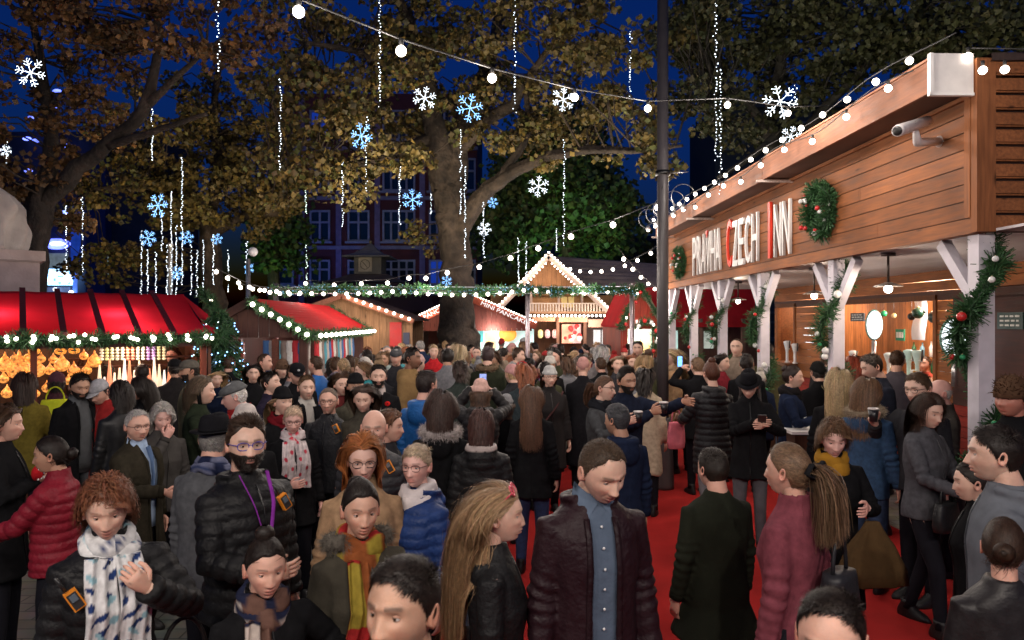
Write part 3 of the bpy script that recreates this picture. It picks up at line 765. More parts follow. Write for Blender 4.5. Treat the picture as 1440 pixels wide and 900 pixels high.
            for zz, k in ((0.034, 1.06), (0.05, 1.08*fx), (0.075, 1.02*fx), (0.100, 0.86*fx), (0.118, 0.62*fx), (0.128, 0.30), (0.13, 0.05)):
                if hk == 'flatcap': zz = 0.034+(zz-0.034)*0.88
                rg.append(np.stack([0.079*ww*k*np.sin(a), -0.002+0.101*k*np.cos(a)+(0.012 if hk == 'flatcap' else 0)*(zz > 0.05), zz-0.06*0.25*np.cos(a)*(1 if hk == 'flatcap' else 0)], -1))
            hm.rings(TH(np.array(rg)), True, True, hcol)
            b_ = np.linspace(-0.95, 0.95, 12)
            L = 0.075 if hk == 'cap' else 0.05
            inn = np.stack([0.080*ww*np.sin(b_), 0.098*np.cos(b_), np.full(12, 0.040)], -1)
            out_ = np.stack([0.074*ww*np.sin(b_*0.9), 0.098*np.cos(b_)+L*np.cos(b_*1.25).clip(0, 1), 0.034-0.010*np.cos(b_)-np.abs(b_)**2*0.006], -1)
            th_ = np.array([0, 0, 0.004])
            hm.rings(TH(np.array([inn, out_, out_-th_, inn-th_])), False, False, hcol*0.9)
            if hk == 'cap' and len(hat) > 2: hm.ball(TH(np.array([0, 0.100, 0.075])), (0.016, 0.006, 0.012), 8, 6, col=hat[2])
        elif hk == 'fedora':
            n_ = 32; a = np.arange(n_)*2*PI/n_
            rg = []
            for zz, k, f in ((0.045, 1.62, 1), (0.043, 1.60, 1), (0.040, 1.08, 1), (0.046, 1.06, 0), (0.075, 1.04, 0), (0.10, 1.0, 0), (0.130, 0.90, 0), (0.142, 0.72, 0), (0.140, 0.4, 0), (0.134, 0.05, 0)):
                zb = zz+(0.012*np.abs(np.sin(a))*(k > 1.5))-0.008*np.cos(a)*(k > 1.5)+(0.012*np.cos(a)**2*(zz > 0.12))
                rg.append(np.stack([0.079*ww*k*np.sin(a), -0.002+0.098*k*np.cos(a), zb], -1))
            hm.rings(TH(np.array(rg)), True, True, hcol)
            band = np.array([np.stack([0.079*ww*1.075*np.sin(a), -0.002+0.098*1.075*np.cos(a), np.full(n_, q_)], -1) for q_ in (0.048, 0.066)])
            hm.rings(TH(band), True, False, hcol*0.5)
        elif hk == 'headband':
            n_ = 26; a = np.arange(n_)*2*PI/n_
            rg = []
            for k, dzz in ((0, -0.018), (0.008, -0.014), (0.010, 0), (0.008, 0.014), (0, 0.018)):
                rg.append(np.stack([(0.079*ww+0.008+k)*np.cos(a)*1.0, -0.006+dzz+0.0*a, (0.118+0.004+k)*np.sin(a)], -1))
            hm.rings(TH(np.array(rg)), True, False, hcol)
        elif hk == 'hoodup':
            D2 = head_grid(28, 22, 0); B = head_pts(D2, **hp_kw)
            m = 1-sstep(0.03, 0.055, B[..., 1]-0.15*np.clip(B[..., 2]-0.05, 0, 1))*sstep(0.085, 0.06, B[..., 2])
            N2 = D2
            t = -0.012+0.04*m+0.004*nz(B, 40)
            hm.rings(TH(B+N2*t[..., None]), True, True, hcol); hname = 'hood'; hmt = COTTON
        hm.build(hname, hmt, root)
    # ---- glasses
    if glasses and lod < 2:
        gc = np.array(glasses, float); gm = MB(); lm_ = MB()
        yf = P[..., 1][D[..., 1] > 0.5].max()*0+0.083
        for sx in (-1, 1):
            a = np.linspace(0, 2*PI, 17)[:-1]
            cx = sx*0.032
            pts = np.stack([cx+0.0245*np.sign(np.cos(a))*np.abs(np.cos(a))**0.75, yf+0.012-0.30*np.abs(cx+0.0245*np.cos(a))*0.35+0.002, 0.002+0.0175*np.sign(np.sin(a))*np.abs(np.sin(a))**0.75], -1)
            ptsl = np.vstack([pts, pts[:1]])
            gm.tube(TH(ptsl), 0.0019 if lod == 0 else 0.0026, 6, col=gc)
            lm_.add(np.vstack([TH(pts), TH(pts.mean(0))]), tris=[[i_, (i_+1) % 16, 16] for i_ in range(16)])
            gm.tube(TH(np.array([[sx*0.0565, yf+0.006, 0.008], [sx*0.079*hp_kw['w'], 0.055, 0.010], [sx*0.083*hp_kw['w'], 0.0, 0.008], [sx*0.080*hp_kw['w'], -0.012, -0.006]])), 0.0018 if lod == 0 else 0.0026, 5, col=gc)
        gm.tube(TH(np.array([[-0.009, yf+0.011, 0.005], [0, yf+0.0135, 0.008], [0.009, yf+0.011, 0.005]])), 0.0018, 5, col=gc)
        go = gm.build('glasses', PLASTIC, root)
        if d < 3.6: lm_.build('lenses', LENS, go)
    # ---- trousers and shoes
    tm = MB()
    pc = np.array(pants, float)
    skirt = st.get('skirt')
    for sx in (-1, 1):
        hipp, kn, ank = legp[sx]
        w_ = st.get('w', 1.0)
        pts = [hipp+np.array([0, 0, 0.06]), hipp, lerp(hipp, kn, 0.5), kn, lerp(kn, ank, 0.4), lerp(kn, ank, 0.85), ank-np.array([0, 0, 0.01])]
        tm.tube(pts, np.array([0.070, 0.080, 0.082, 0.066, 0.060, 0.050, 0.050])*w_, 12 if lod < 2 else 8, col=pc)
    tm.rings(torso_rings([(1.04, 0.125, 0.085, 0), (0.95, 0.146, 0.100, -0.004), (0.86, 0.150, 0.104, -0.004), (0.80, 0.12, 0.085, 0)], 16), True, True, pc)
    p.trousers = tm.build('trousers', DENIM if pc[2] > pc[0]*1.6 and pc[2] > 0.03 else COTTON, root)
    if lod < 2 or d < 11:
        for sx in (-1, 1):
            ank = legp[sx][2]; sm_ = MB(); a = np.arange(12)*2*PI/12; rg = []
            for zz, wx, y0, y1 in ((0.0, 0.042, -0.085, 0.175), (0.02, 0.046, -0.09, 0.18), (0.05, 0.043, -0.085, 0.15), (0.075, 0.040, -0.075, 0.085), (0.11, 0.042, -0.055, 0.045), (0.14, 0.044, -0.055, 0.045)):
                yc, yl = (y0+y1)/2, (y1-y0)/2
                rg.append(np.stack([ank[0]+wx*np.cos(a), ank[1]+yc+yl*np.sin(a)*np.where(np.sin(a) > 0, 1, 1), np.full(12, zz+max(0.0, ank[2]-0.085))], -1))
            sm_.rings(rg, True, True, shoes); sm_.build('shoe', LEATHER, root)
    # ---- coat
    cm_ = MB(); cc = np.array(ccol, float); pf = coat_puff
    flare = {'puffer': 0.0, 'coat': 0.03, 'parka': 0.02, 'blazer': 0.01, 'plain': 0.0, 'sweater': 0}[ctype]
    if len(coat) > 3: flare = coat[3]
    prof = torso_profile(fem, hem, pf, flare, fat)
    prof = [[q_[0], q_[1]*slim, q_[2]*(0.5+0.5*slim), q_[3]] for q_ in prof]
    if not collar: prof = prof[1:]
    cm_.rings(TL(torso_rings(prof)))
    for sx in (-1, 1):
        S, E, W = arm_pts[sx]
        Wc = W-unit(W-E)*0.008
        k = 1-0.06*fem
        pr_ = np.array([0.054, 0.064, 0.056, 0.053, 0.048, 0.041])*k+pf*0.6
        inn = TL(np.array([sx*0.10, -0.006, 1.385]))
        S1 = lerp(S, E, 0.08)
        cm_.tube([inn, S1, lerp(S, E, 0.5), E, lerp(E, Wc, 0.5), Wc], pr_, 14)
    if hood:
        a = np.linspace(-2.3, 2.3, 16)-PI/2
        hr = 0.038 if hood is True else hood
        pts = np.stack([0.105*np.cos(a), -0.03+0.095*np.sin(a), 1.485-0.02*np.sin(a)*0], -1)
        pts[:, 2] += 0.02*np.sin(a)
        cm_.tube(TL(pts), hr*(0.55+0.55*np.clip(-np.sin(a), 0, 1)), 10)
        cm_.ball(TL(np.array([0, -0.125, 1.40])), (0.10, 0.045, 0.10), 16, 12)
    elif collar:
        a = np.arange(20)*2*PI/20
        cr = [(1.44, 0.092), (1.49, 0.078), (1.535, 0.072), (1.545, 0.064), (1.50, 0.058)]
        if ctype in ('plain', 'sweater', 'blazer'): cr = [(1.44, 0.09), (1.47, 0.078), (1.495, 0.070), (1.495, 0.06)]
        cm_.rings(TL(np.array([np.stack([r_*0.98*np.cos(a), -0.014+r_*np.sin(a), z_-0.012*np.sin(a)], -1) for z_, r_ in cr])))
    vox = {0: 0.0105, 1: 0.0165, 2: 0.030}[lod]
    sg = [(TL(np.array([0, 0, 1.45])), TL(np.array([0, 0, 0.3])), 0)]
    for sx in (-1, 1):
        S, E, W = arm_pts[sx]; sg += [(S, E, 0.0), (E, W, 0.285)]
    fab = fabric or {'puffer': 'nylon', 'coat': 'wool', 'parka': 'cotton', 'blazer': 'wool', 'plain': 'cotton', 'sweater': 'wool'}[ctype]
    sd = rs.uniform(0, 20)
    def post(V, N, sg=sg, ctype=ctype, cc=cc, opened=opened, sd=sd, patt=patt, lod=lod):
        best = None
        for i_, (A, B_, s0) in enumerate(sg):
            AB = B_-A; L = np.linalg.norm(AB); u = AB/L
            s_ = np.clip((V-A)@u, 0, L); dist = np.linalg.norm(V-(A+s_[:, None]*u), axis=1)-(0.10 if i_ == 0 else 0.0)
            if best is None: best = [dist, s_+s0, np.zeros(len(V), int)]
            else:
                k_ = dist < best[0]; best[0] = np.where(k_, dist, best[0]); best[1] = np.where(k_, s_+s0, best[1]); best[2] = np.where(k_, i_, best[2])
        s_ = best[1]; seg = best[2]
        Vn = V.copy()
        wr = 0.5*nz(V, 22, sd)+0.35*nz(V*np.array([1, 1, 0.6]), 48, sd+3)
        # folds gather at the elbows and the waist
        el = np.exp(-((s_-0.285)/0.09)**2)*(seg > 0)+0.5*np.exp(-((s_-0.50)/0.06)**2)*(seg > 0)
        fold = np.sin(s_*120+3*nz(V, 14, sd+5))*el
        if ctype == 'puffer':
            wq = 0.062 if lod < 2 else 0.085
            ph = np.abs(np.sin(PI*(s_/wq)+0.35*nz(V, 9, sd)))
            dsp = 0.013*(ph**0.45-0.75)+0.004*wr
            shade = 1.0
        elif ctype in ('coat', 'parka'):
            vf = nz(np.stack([np.arctan2(V[:, 0], V[:, 1])*4.5, V[:, 2]*1.6, V[:, 2]*0.8], 1), 1.0, sd)*sstep(1.2, 0.7, V[:, 2])
            dsp = 0.006*wr+0.007*fold+0.012*vf*(seg == 0)
        else: dsp = 0.0045*wr+0.006*fold
        Vn = V+N*dsp[:, None]
        C_ = np.tile(cc, (len(V), 1))
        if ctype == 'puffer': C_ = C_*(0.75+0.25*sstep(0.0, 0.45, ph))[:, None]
        if patt: C_ = patt(V, C_, seg)
        dele = None
        if opened:
            w0, w1 = opened
            wv = np.interp(V[:, 2], [0.6, 1.45], [w1, w0])
            dele = (np.abs(V[:, 0]-0.0) < wv) & (V[:, 1] > 0.0) & ((seg == 0) | (np.abs(V[:, 0]) < wv*0.8))
        return Vn, C_, dele
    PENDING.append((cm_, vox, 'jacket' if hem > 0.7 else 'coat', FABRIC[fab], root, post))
    if opened:
        w0, w1 = opened
        im = MB(); ic = np.array(inner or (0.3, 0.3, 0.32), float)
        pi_ = [[q_[0], q_[1]*slim, q_[2]*(0.5+0.5*slim), q_[3]] for q_ in torso_profile(fem, max(hem, 0.84), -0.008, 0, fat)]
        im.rings(TL(torso_rings(pi_, 32)), True, True, ic)
        io = im.build('shirt', COTTON, root)
        if lod == 0:
            bm2 = MB()
            for k_ in range(7):
                bm2.ball(TL(np.array([0, 0, 1.40-0.075*k_])+np.array([0, np.interp(1.40-0.075*k_, [0.84, 1.02, 1.25, 1.36, 1.415], [0.121, 0.120, 0.130, 0.113, 0.090])+0.001, 0])), (0.0055, 0.003, 0.0055), 8, 6, col=(0.7, 0.7, 0.7))
            bm2.build('shirt_buttons', PLASTIC, root)
        # collar wings
        cw = MB(); 
        for sx in (-1, 1):
            A_ = np.array([[sx*0.008, 0.062, 1.478], [sx*0.060, 0.055, 1.475], [sx*0.078, 0.0, 1.52], [sx*0.066, -0.01, 1.545], [sx*0.050, 0.045, 1.515], [sx*0.006, 0.062, 1.485]])
            t1 = np.array([[sx*0.006, 0.070, 1.480], [sx*0.050, 0.078, 1.425], [sx*0.075, 0.040, 1.475], [sx*0.077, -0.02, 1.50]])
            t2 = np.array([[sx*0.004, 0.060, 1.490], [sx*0.035, 0.058, 1.515], [sx*0.058, 0.028, 1.535], [sx*0.066, -0.02, 1.55]])
            cw.rings(TL(np.array([t1, t2, t2-np.array([0, 0.004, 0.001]), t1-np.array([0, 0.004, 0.001])])), False, False, ic*1.1)
        cw.build('shirt_collar', COTTON, root)
        ed = MB()
        for sx in (-1, 1):
            zs = np.linspace(1.43, max(hem, 0.5)+0.01, 14)
            ww_ = np.interp(zs, [0.6, 1.45], [w1, w0])
            ys = []
            for z_, w2 in zip(zs, ww_):
                pr3 = np.array(prof)[::-1]
                wx = np.interp(z_, pr3[:, 0], pr3[:, 1]); dy_ = np.interp(z_, pr3[:, 0], pr3[:, 2]); yc_ = np.interp(z_, pr3[:, 0], pr3[:, 3])
                ys.append(yc_+dy_*(1-min(0.99, (w2/wx))**2.5)**(1/2.5))
            pts = np.stack([sx*(ww_+0.004), np.array(ys), zs], -1)
            ed.tube(TL(pts), 0.0125, 8, col=cc*0.8, flat=0.6)
        ed.build('lapel', FABRIC[fab], root)
    elif lod < 2 and ctype != 'sweater':
        zm = MB(); pr3 = np.array(prof)[::-1]; zs = np.linspace(1.45, hem+0.02, 18)
        ys = np.interp(zs, pr3[:, 0], pr3[:, 2])+np.interp(zs, pr3[:, 0], pr3[:, 3])+0.002
        zm.tube(TL(np.stack([0.004*np.sin(zs*9), ys, zs], -1)), 0.0045, 6, col=cc*0.5 if zipc is None else zipc)
        zm.build('zip', PLASTIC, root)
    if lod == 0 and ctype != 'sweater':
        for sx in (-1, 1):
            cf = MB(); S, E, W = arm_pts[sx]; u_ = unit(W-E); cf.tube([W-u_*0.045, W-u_*0.03, W-u_*0.006], np.array([0.041, 0.044, 0.043])*(1-0.06*fem)+pf*0.6, 14, col=cc*0.75); cf.build('cuff', FABRIC[fab], root)
    # ---- scarf
    if scarf:
        sk_, scol = scarf[0], np.array(scarf[1], float); pat = scarf[2] if len(scarf) > 2 else None
        sm = MB()
        def scol_(P3, ii):
            c3 = np.tile(scol, P3.shape[:-1]+(1,))
            return pat(P3, c3, ii) if pat else c3
        def wrapring(z0, r0, tilt, rad, sdd, ii):
            a = np.linspace(0, 2*PI, 37)
            b_ = np.arange(14)*2*PI/14
            cx = np.stack([(r0*0.98+0.010*np.sin(a*2+sdd))*np.sin(a), -0.010+(r0+0.006*np.cos(a*3+sdd))*np.cos(a), z0-tilt*np.cos(a)+0.008*np.sin(a*3+sdd)], -1)
            rr = rad*(1+0.16*np.sin(a*4+sdd)+0.3*np.cos(a).clip(0, 1))
            rad_ = np.stack([np.sin(a), np.cos(a), 0*a], -1)
            fold = 1+0.13*np.sin(b_[None]*5+3*np.sin(a*1.0+sdd)[:, None]+sdd)
            G = cx[:, None]+(rr[:, None]*fold)[..., None]*(np.cos(b_)[None, :, None]*rad_[:, None]*0.8+np.sin(b_)[None, :, None]*np.array([0, 0, 1.15]))
            G = TL(G); sm.rings(G, True, False, scol_(np.stack([a[:, None]*r0+0*b_[None], b_[None]*rad+0*a[:, None], np.zeros((37, 14))], -1), ii))
        wrapring(1.490, 0.074, 0.025, 0.034, sd, 0)
        wrapring(1.455, 0.088, 0.040, 0.034, sd+2, 1)
        if sk_ in ('tails', 'tail'):
            pr3 = np.array(prof)[::-1]
            for sx in ((-1, 1) if sk_ == 'tails' else (1,)):
                L = scarf[3] if len(scarf) > 3 else 0.45
                NS_ = 60 if lod == 0 else 22; NB_ = 31 if lod == 0 else 15
                zs = np.linspace(1.44, 1.44-L, NS_)
                cx = sx*(0.045+0.03*np.linspace(0, 1, NS_))+0.008*np.sin(zs*14+sx)
                ys = np.interp(zs, pr3[:, 0], pr3[:, 2])+np.interp(zs, pr3[:, 0], pr3[:, 3])+0.020
                b_ = np.linspace(-1, 1, NB_)
                hw = 0.052+0.016*np.linspace(0, 1, NS_)
                fr_ = 0.011*np.sin(b_[None]*8+2*np.sin(zs*5)[:, None]+sx+sd)
                G = np.stack([cx[:, None]+hw[:, None]*b_[None], ys[:, None]+fr_-0.012*b_[None]**2, zs[:, None]+0.006*np.sin(b_*3)[None]], -1)
                G2 = G-np.array([0, 0.012, 0])
                GG = np.concatenate([G, G2[:, ::-1]], 1)
                sm.rings(TL(GG), True, True, scol_(np.concatenate([np.stack([hw[:, None]*b_[None], np.repeat(zs[:, None], NB_, 1), 0*G[..., 0]], -1)]*2, 1), 2+sx))
        sm.build('scarf', COTTON if not pat else WOOL, root)
    # ---- fur trim
    if fur is not None:
        fm = MB(); n_ = {0: 6500, 1: 2200, 2: 400}[lod]
        a = rs.uniform(-2.35, 2.35, n_)-PI/2
        cen = np.stack([0.118*np.cos(a), -0.032+0.105*np.sin(a), 1.492+0.02*np.sin(a)], -1)
        v = rs.normal(size=(n_, 3)); v /= np.linalg.norm(v, axis=1, keepdims=True)
        base = cen+v*0.026; tip = cen+v*rs.uniform(0.035, 0.062, (n_, 1))+rs.normal(size=(n_, 3))*0.008+np.array([0, 0, -0.008])
        PP = np.stack([base, (base+tip)/2+rs.normal(size=(n_, 3))*0.003, tip], 1)
        ribbon(fm, TL(PP), np.cross(v, rs.normal(size=(n_, 3))), wid_*0.8, np.array(fur)*rs.uniform(0.6, 1.25, (n_, 1)))
        t_ = np.linspace(-2.3, 2.3, 20)-PI/2
        fm.tube(TL(np.stack([0.118*np.cos(t_), -0.032+0.105*np.sin(t_), 1.492+0.02*np.sin(t_)], -1)), 0.036, 8, col=np.array(fur)*0.7)
        fm.build('fur_trim', WOOL, root)
    p.hands = hands; p.arm = arm_pts; p.prof = prof; p.skin = sk
    return p

def flush_garments():
    obs = []
    for mb, vox, name, m, root, post in PENDING:
        me = mb.mesh('tmp'); o = bpy.data.objects.new('tmp', me); COL.objects.link(o)
        md = o.modifiers.new('r', 'REMESH'); md.mode = 'VOXEL'; md.voxel_size = vox; md.use_smooth_shade = True
        if vox < 0.02:
            s2 = o.modifiers.new('s', 'SMOOTH'); s2.factor = 0.5; s2.iterations = 4
        else:
            s2 = o.modifiers.new('s', 'SMOOTH'); s2.factor = 0.5; s2.iterations = 2
        obs.append(o)
    dg = bpy.context.evaluated_depsgraph_get(); dg.update()
    for o, (mb, vox, name, m, root, post) in zip(obs, PENDING):
        ev = o.evaluated_get(dg)
        me = bpy.data.meshes.new_from_object(ev, depsgraph=dg)
        me.name = name; n = len(me.vertices)
        V = np.zeros(n*3, np.float32); me.vertices.foreach_get('co', V); V = V.reshape(-1, 3).astype(float)
        N = np.zeros(n*3, np.float32); me.vertices.foreach_get('normal', N); N = N.reshape(-1, 3).astype(float)
        V2, C, dele = post(V, N)
        nf = len(me.polygons); li = np.zeros(len(me.loops), np.int32); me.loops.foreach_get('vertex_index', li)
        q = li.reshape(-1, 4) if len(li) == nf*4 else None
        if q is not None:
            if dele is not None: q = q[~dele[q].all(1)]
            new = mkmesh(name, V2, q, np.zeros((0, 3), int), C)
            bpy.data.meshes.remove(me); me = new
        else:
            me.vertices.foreach_set('co', V2.astype(np.float32).ravel()); setcol(me, C)
        me.materials.clear(); me.materials.append(m)
        ob = bpy.data.objects.new(name, me); COL.objects.link(ob); ob.parent = root
    for o in obs:
        me = o.data; bpy.data.objects.remove(o); bpy.data.meshes.remove(me)
    PENDING.clear()
# ---------------------------------------------------------------- the place
ERS = np.random.RandomState(11)
def emat(name, col, st):
    m = mat(name, base=(0.02, 0.02, 0.02), vcol=False, noise=0, emit=col, estr=st)
    m.cycles.emission_sampling = 'NONE'
    return m
BULB = emat('bulb_glow', (1.0, 0.86, 0.72), 9.0)
LED = emat('led_white', (0.80, 0.90, 1.0), 5.0)
LEDB = emat('led_blue', (0.22, 0.50, 1.0), 4.5)
LEDG = emat('led_green', (0.75, 1.0, 0.85), 4.0)
CABLE = mat('cable', base=(0.02, 0.02, 0.02), vcol=False, noise=0, rough=0.6)
WOOD = mat('stained_wood', spec=0.25, rough=0.65, noise=0.28, nscale=3.0, wood=(14, 1.0, 14), bump=0.25, bscale=6, bdist=0.004)
WOODV = mat('stained_wood_upright', spec=0.25, rough=0.68, noise=0.28, nscale=3.0, wood=(14, 14, 1.0), bump=0.25, bscale=6, bdist=0.004)
def knots(m, sc):
    nt = m.node_tree; N, L = nt.nodes, nt.links; b = N['Principled BSDF']; src = b.inputs['Base Color'].links[0].from_socket
    tc = N.new('ShaderNodeTexCoord'); mp = N.new('ShaderNodeMapping'); mp.inputs['Scale'].default_value = sc; v = N.new('ShaderNodeTexVoronoi'); v.inputs['Scale'].default_value = 2.0
    mr = N.new('ShaderNodeMapRange'); mr.inputs[1].default_value = 0.03; mr.inputs[2].default_value = 0.10; mr.inputs[3].default_value = 0.30; mr.inputs[4].default_value = 1.0
    n = N.new('ShaderNodeTexNoise'); n.inputs['Scale'].default_value = 1.3; n.inputs['Detail'].default_value = 3; m2 = N.new('ShaderNodeMapRange'); m2.inputs[1].default_value = 0.35; m2.inputs[2].default_value = 0.7; m2.inputs[3].default_value = 0.72; m2.inputs[4].default_value = 1.15
    mu = N.new('ShaderNodeMath'); mu.operation = 'MULTIPLY'; vm = N.new('ShaderNodeVectorMath'); vm.operation = 'SCALE'
    L.new(tc.outputs['Object'], mp.inputs[0]); L.new(mp.outputs[0], v.inputs['Vector']); L.new(v.outputs['Distance'], mr.inputs[0]); L.new(tc.outputs['Object'], n.inputs['Vector']); L.new(n.outputs[0], m2.inputs[0])
    L.new(mr.outputs[0], mu.inputs[0]); L.new(m2.outputs[0], mu.inputs[1]); L.new(src, vm.inputs[0]); L.new(mu.outputs[0], vm.inputs['Scale']); L.new(vm.outputs[0], b.inputs['Base Color'])
knots(WOOD, (1.6, 0.7, 3.2)); knots(WOODV, (2.5, 2.5, 0.6))
PAINT = mat('painted_wood', rough=0.5, noise=0.08, nscale=9, bump=0.15, bscale=30, bdist=0.003)
STONE = mat('stone', rough=0.8, noise=0.22, nscale=3, bump=0.4, bscale=25, bdist=0.01)
BARK = mat('bark', rough=0.9, noise=0.6, nscale=4.5, bump=1.0, bscale=9, bdist=0.06)
NEEDLE = mat('needles', rough=0.6, noise=0.2, nscale=12)
LEAF = mat('leaf', rough=0.6, noise=0.0)
BRICK = mat('brickwork', rough=0.85, noise=0.2, nscale=2)
GLASSD = mat('window_glass', base=(0.02, 0.03, 0.05), vcol=False, rough=0.1, noise=0)
GLOW = mat('lit_surface', rough=0.6, noise=0.25, nscale=4, emit='col', estr=0.55)
GLOW2 = mat('lantern_glass', rough=0.4, noise=0.85, nscale=30, emit='col', estr=0.5)
SCRN = mat('screen_glow', rough=0.4, noise=0.6, nscale=1.4, emit='col', estr=2.2)
CANVAS = mat('red_canvas', rough=0.85, spec=0.15, noise=0.28, nscale=2.2, bump=0.4, bscale=7, bdist=0.02)
def canvas_translucent():
    m = CANVAS; nt = m.node_tree; N, L = nt.nodes, nt.links
    b = N['Principled BSDF']; o = N['Material Output']
    t = N.new('ShaderNodeBsdfTranslucent'); t.inputs[0].default_value = (0.75, 0.02, 0.05, 1)
    mx = N.new('ShaderNodeMixShader'); mx.inputs[0].default_value = 0.5
    L.new(b.outputs[0], mx.inputs[1]); L.new(t.outputs[0], mx.inputs[2]); L.new(mx.outputs[0], o.inputs[0])
canvas_translucent()

def lamp(kind, loc, energy, col=(1, 0.88, 0.76), size=0.1, to=None, angle=None, name='lamp_light'):
    l = bpy.data.lights.new(name, kind); l.energy = energy; l.color = col
    if kind == 'AREA': l.size = size
    elif kind in ('POINT', 'SPOT'): l.shadow_soft_size = size
    if angle: l.spot_size = R(angle); l.spot_blend = 0.7
    o = bpy.data.objects.new(name, l); COL.objects.link(o); o.location = Vector([float(v) for v in loc])
    if to is not None:
        o.rotation_euler = (Vector([float(v) for v in to])-o.location).to_track_quat('-Z', 'Y').to_euler()
    return o

# camera and sky
cam = bpy.data.cameras.new('camera'); camo = bpy.data.objects.new('camera', cam); COL.objects.link(camo)
camo.location = (0, 0, H); camo.rotation_euler = (R(90), 0, 0)
cam.lens = 25; cam.sensor_width = 36; cam.shift_y = 0.0014; cam.clip_end = 500; cam.dof.use_dof = True; cam.dof.focus_distance = 5.0; cam.dof.aperture_fstop = 4.0; scene.camera = camo
wd = bpy.data.worlds.new('World'); scene.world = wd; wd.use_nodes = True
wn = wd.node_tree
sky = wn.nodes.new('ShaderNodeTexSky'); sky.sky_type = 'NISHITA'; sky.sun_disc = False
sky.sun_elevation = R(-1); sky.sun_rotation = R(175); sky.ozone_density = 6; sky.air_density = 1; sky.dust_density = 0.2
tn = wn.nodes.new('ShaderNodeMix'); tn.data_type = 'RGBA'; tn.blend_type = 'MULTIPLY'; tn.inputs[0].default_value = 1; tn.inputs[7].default_value = (0.25, 1.0, 1.15, 1)
wn.links.new(sky.outputs[0], tn.inputs[6]); wn.links.new(tn.outputs[2], wn.nodes['Background'].inputs[0]); wn.nodes['Background'].inputs[1].default_value = SKYST
sl = bpy.data.lights.new('dusk_sun', 'SUN'); sl.energy = 0.02; sl.angle = R(20); sl.color = (0.5, 0.65, 1.0)
so = bpy.data.objects.new('dusk_sun', sl); COL.objects.link(so); so.rotation_euler = (R(50), 0, R(160))
scene.view_settings.view_transform = 'Standard'; scene.view_settings.look = 'None'; scene.view_settings.exposure = EXPO; scene.view_settings.gamma = 1
scene.cycles.use_denoising = True; scene.cycles.sample_clamp_indirect = 3.0; scene.cycles.sample_clamp_direct = 30
scene.cycles.max_bounces = 5; scene.cycles.diffuse_bounces = 2; scene.cycles.glossy_bounces = 2; scene.cycles.transmission_bounces = 4; scene.cycles.transparent_max_bounces = 4
scene.cycles.caustics_reflective = False; scene.cycles.caustics_refractive = False
scene.cycles.use_light_tree = True

# ground: paving with a procedural slab pattern, red carpet
def paving():
    m = bpy.data.materials.new('paving'); m.use_nodes = True; N, L = m.node_tree.nodes, m.node_tree.links
    b = N['Principled BSDF']; tc = N.new('ShaderNodeTexCoord')
    br = N.new('ShaderNodeTexBrick'); br.inputs['Scale'].default_value = 1.6; br.inputs['Color1'].default_value = (0.24, 0.22, 0.20, 1)
    br.inputs['Color2'].default_value = (0.17, 0.16, 0.155, 1); br.inputs['Mortar'].default_value = (0.05, 0.05, 0.05, 1); br.inputs['Mortar Size'].default_value = 0.012
    n = N.new('ShaderNodeTexNoise'); n.inputs['Scale'].default_value = 5; n.inputs['Detail'].default_value = 6
    mx = N.new('ShaderNodeMix'); mx.data_type = 'RGBA'; mx.blend_type = 'MULTIPLY'; mx.inputs[0].default_value = 0.7
    L.new(tc.outputs['Object'], br.inputs[0]); L.new(tc.outputs['Object'], n.inputs['Vector'])
    L.new(br.outputs[0], mx.inputs[6]); L.new(n.outputs[1], mx.inputs[7]); L.new(mx.outputs[2], b.inputs['Base Color'])
    b.inputs['Roughness'].default_value = 0.55
    bp = N.new('ShaderNodeBump'); bp.inputs['Strength'].default_value = 0.3; L.new(br.outputs[1], bp.inputs['Height']); bp.invert = True; L.new(bp.outputs[0], b.inputs['Normal'])
    return m
g = MB(); g.add([[-250, -60, 0], [250, -60, 0], [250, 400, 0], [-250, 400, 0]], [[0, 1, 2, 3]])
tag(g.build('ground', paving()), kind='structure')
CARP = mat('carpet', rough=0.95, spec=0.05, noise=0.22, nscale=2.2, bump=0.3, bscale=160, bdist=0.004)
g = MB(); nn_ = 30
lf = np.array([[-2.3, 0.8], [-1.3, 3.6], [-0.42, 6.7], [0.45, 9.5], [1.0, 12.0], [1.5, 14.2]]); rt = np.array([[4.4, 0.8], [4.3, 3.6], [4.2, 6.7], [4.0, 9.5], [3.6, 12.0], [3.3, 14.2]])
rows = []
for i in range(len(lf)):
    t = np.linspace(0, 1, nn_)[:, None]; q = lf[i]*(1-t)+rt[i]*t
    rows.append(np.c_[q, 0.006+0.0*t])
g.rings(rows, False, False, (0.36, 0.022, 0.020))
co_ = g.build('red_carpet', CARP); tag(co_, kind='structure')

# ---------------------------------------------------------------- festoons and other lights
def festoon(name_pts, bulbs, label, r=0.028, group='festoon strings of round bulbs', cable_r=0.006, name='festoon_string', sock=True, drop=0.05):
    """name_pts: cable polyline; bulbs: points on it"""
    P0 = np.array(name_pts, float)
    root = bpy.data.objects.new(name, None); COL.objects.link(root); root.location = Vector([float(v) for v in P0[0]]); root.empty_display_size = 0.2
    tag(root, label, 'string light', group)
    c = MB(); c.tube(P0-P0[0], cable_r, 5)
    if sock:
        for b in bulbs: c.lathe(np.array(b)-P0[0]-np.array([0, 0, drop*0.65]), [(r*0.45, 0), (r*0.5, drop*0.7)], 6)
    c.build('cable', CABLE, root)
    b0 = None
    for b in bulbs:
        if b0 is None:
            m_ = MB(); m_.ball((0, 0, 0), r, 12, 9); b0 = m_.build('bulb', BULB, root); o = b0
        else:
            o = b0.copy(); COL.objects.link(o); o.parent = root
        o.location = Vector([float(v) for v in (np.array(b)-P0[0]-np.array([0, 0, drop+r*0.6]))])
    return root
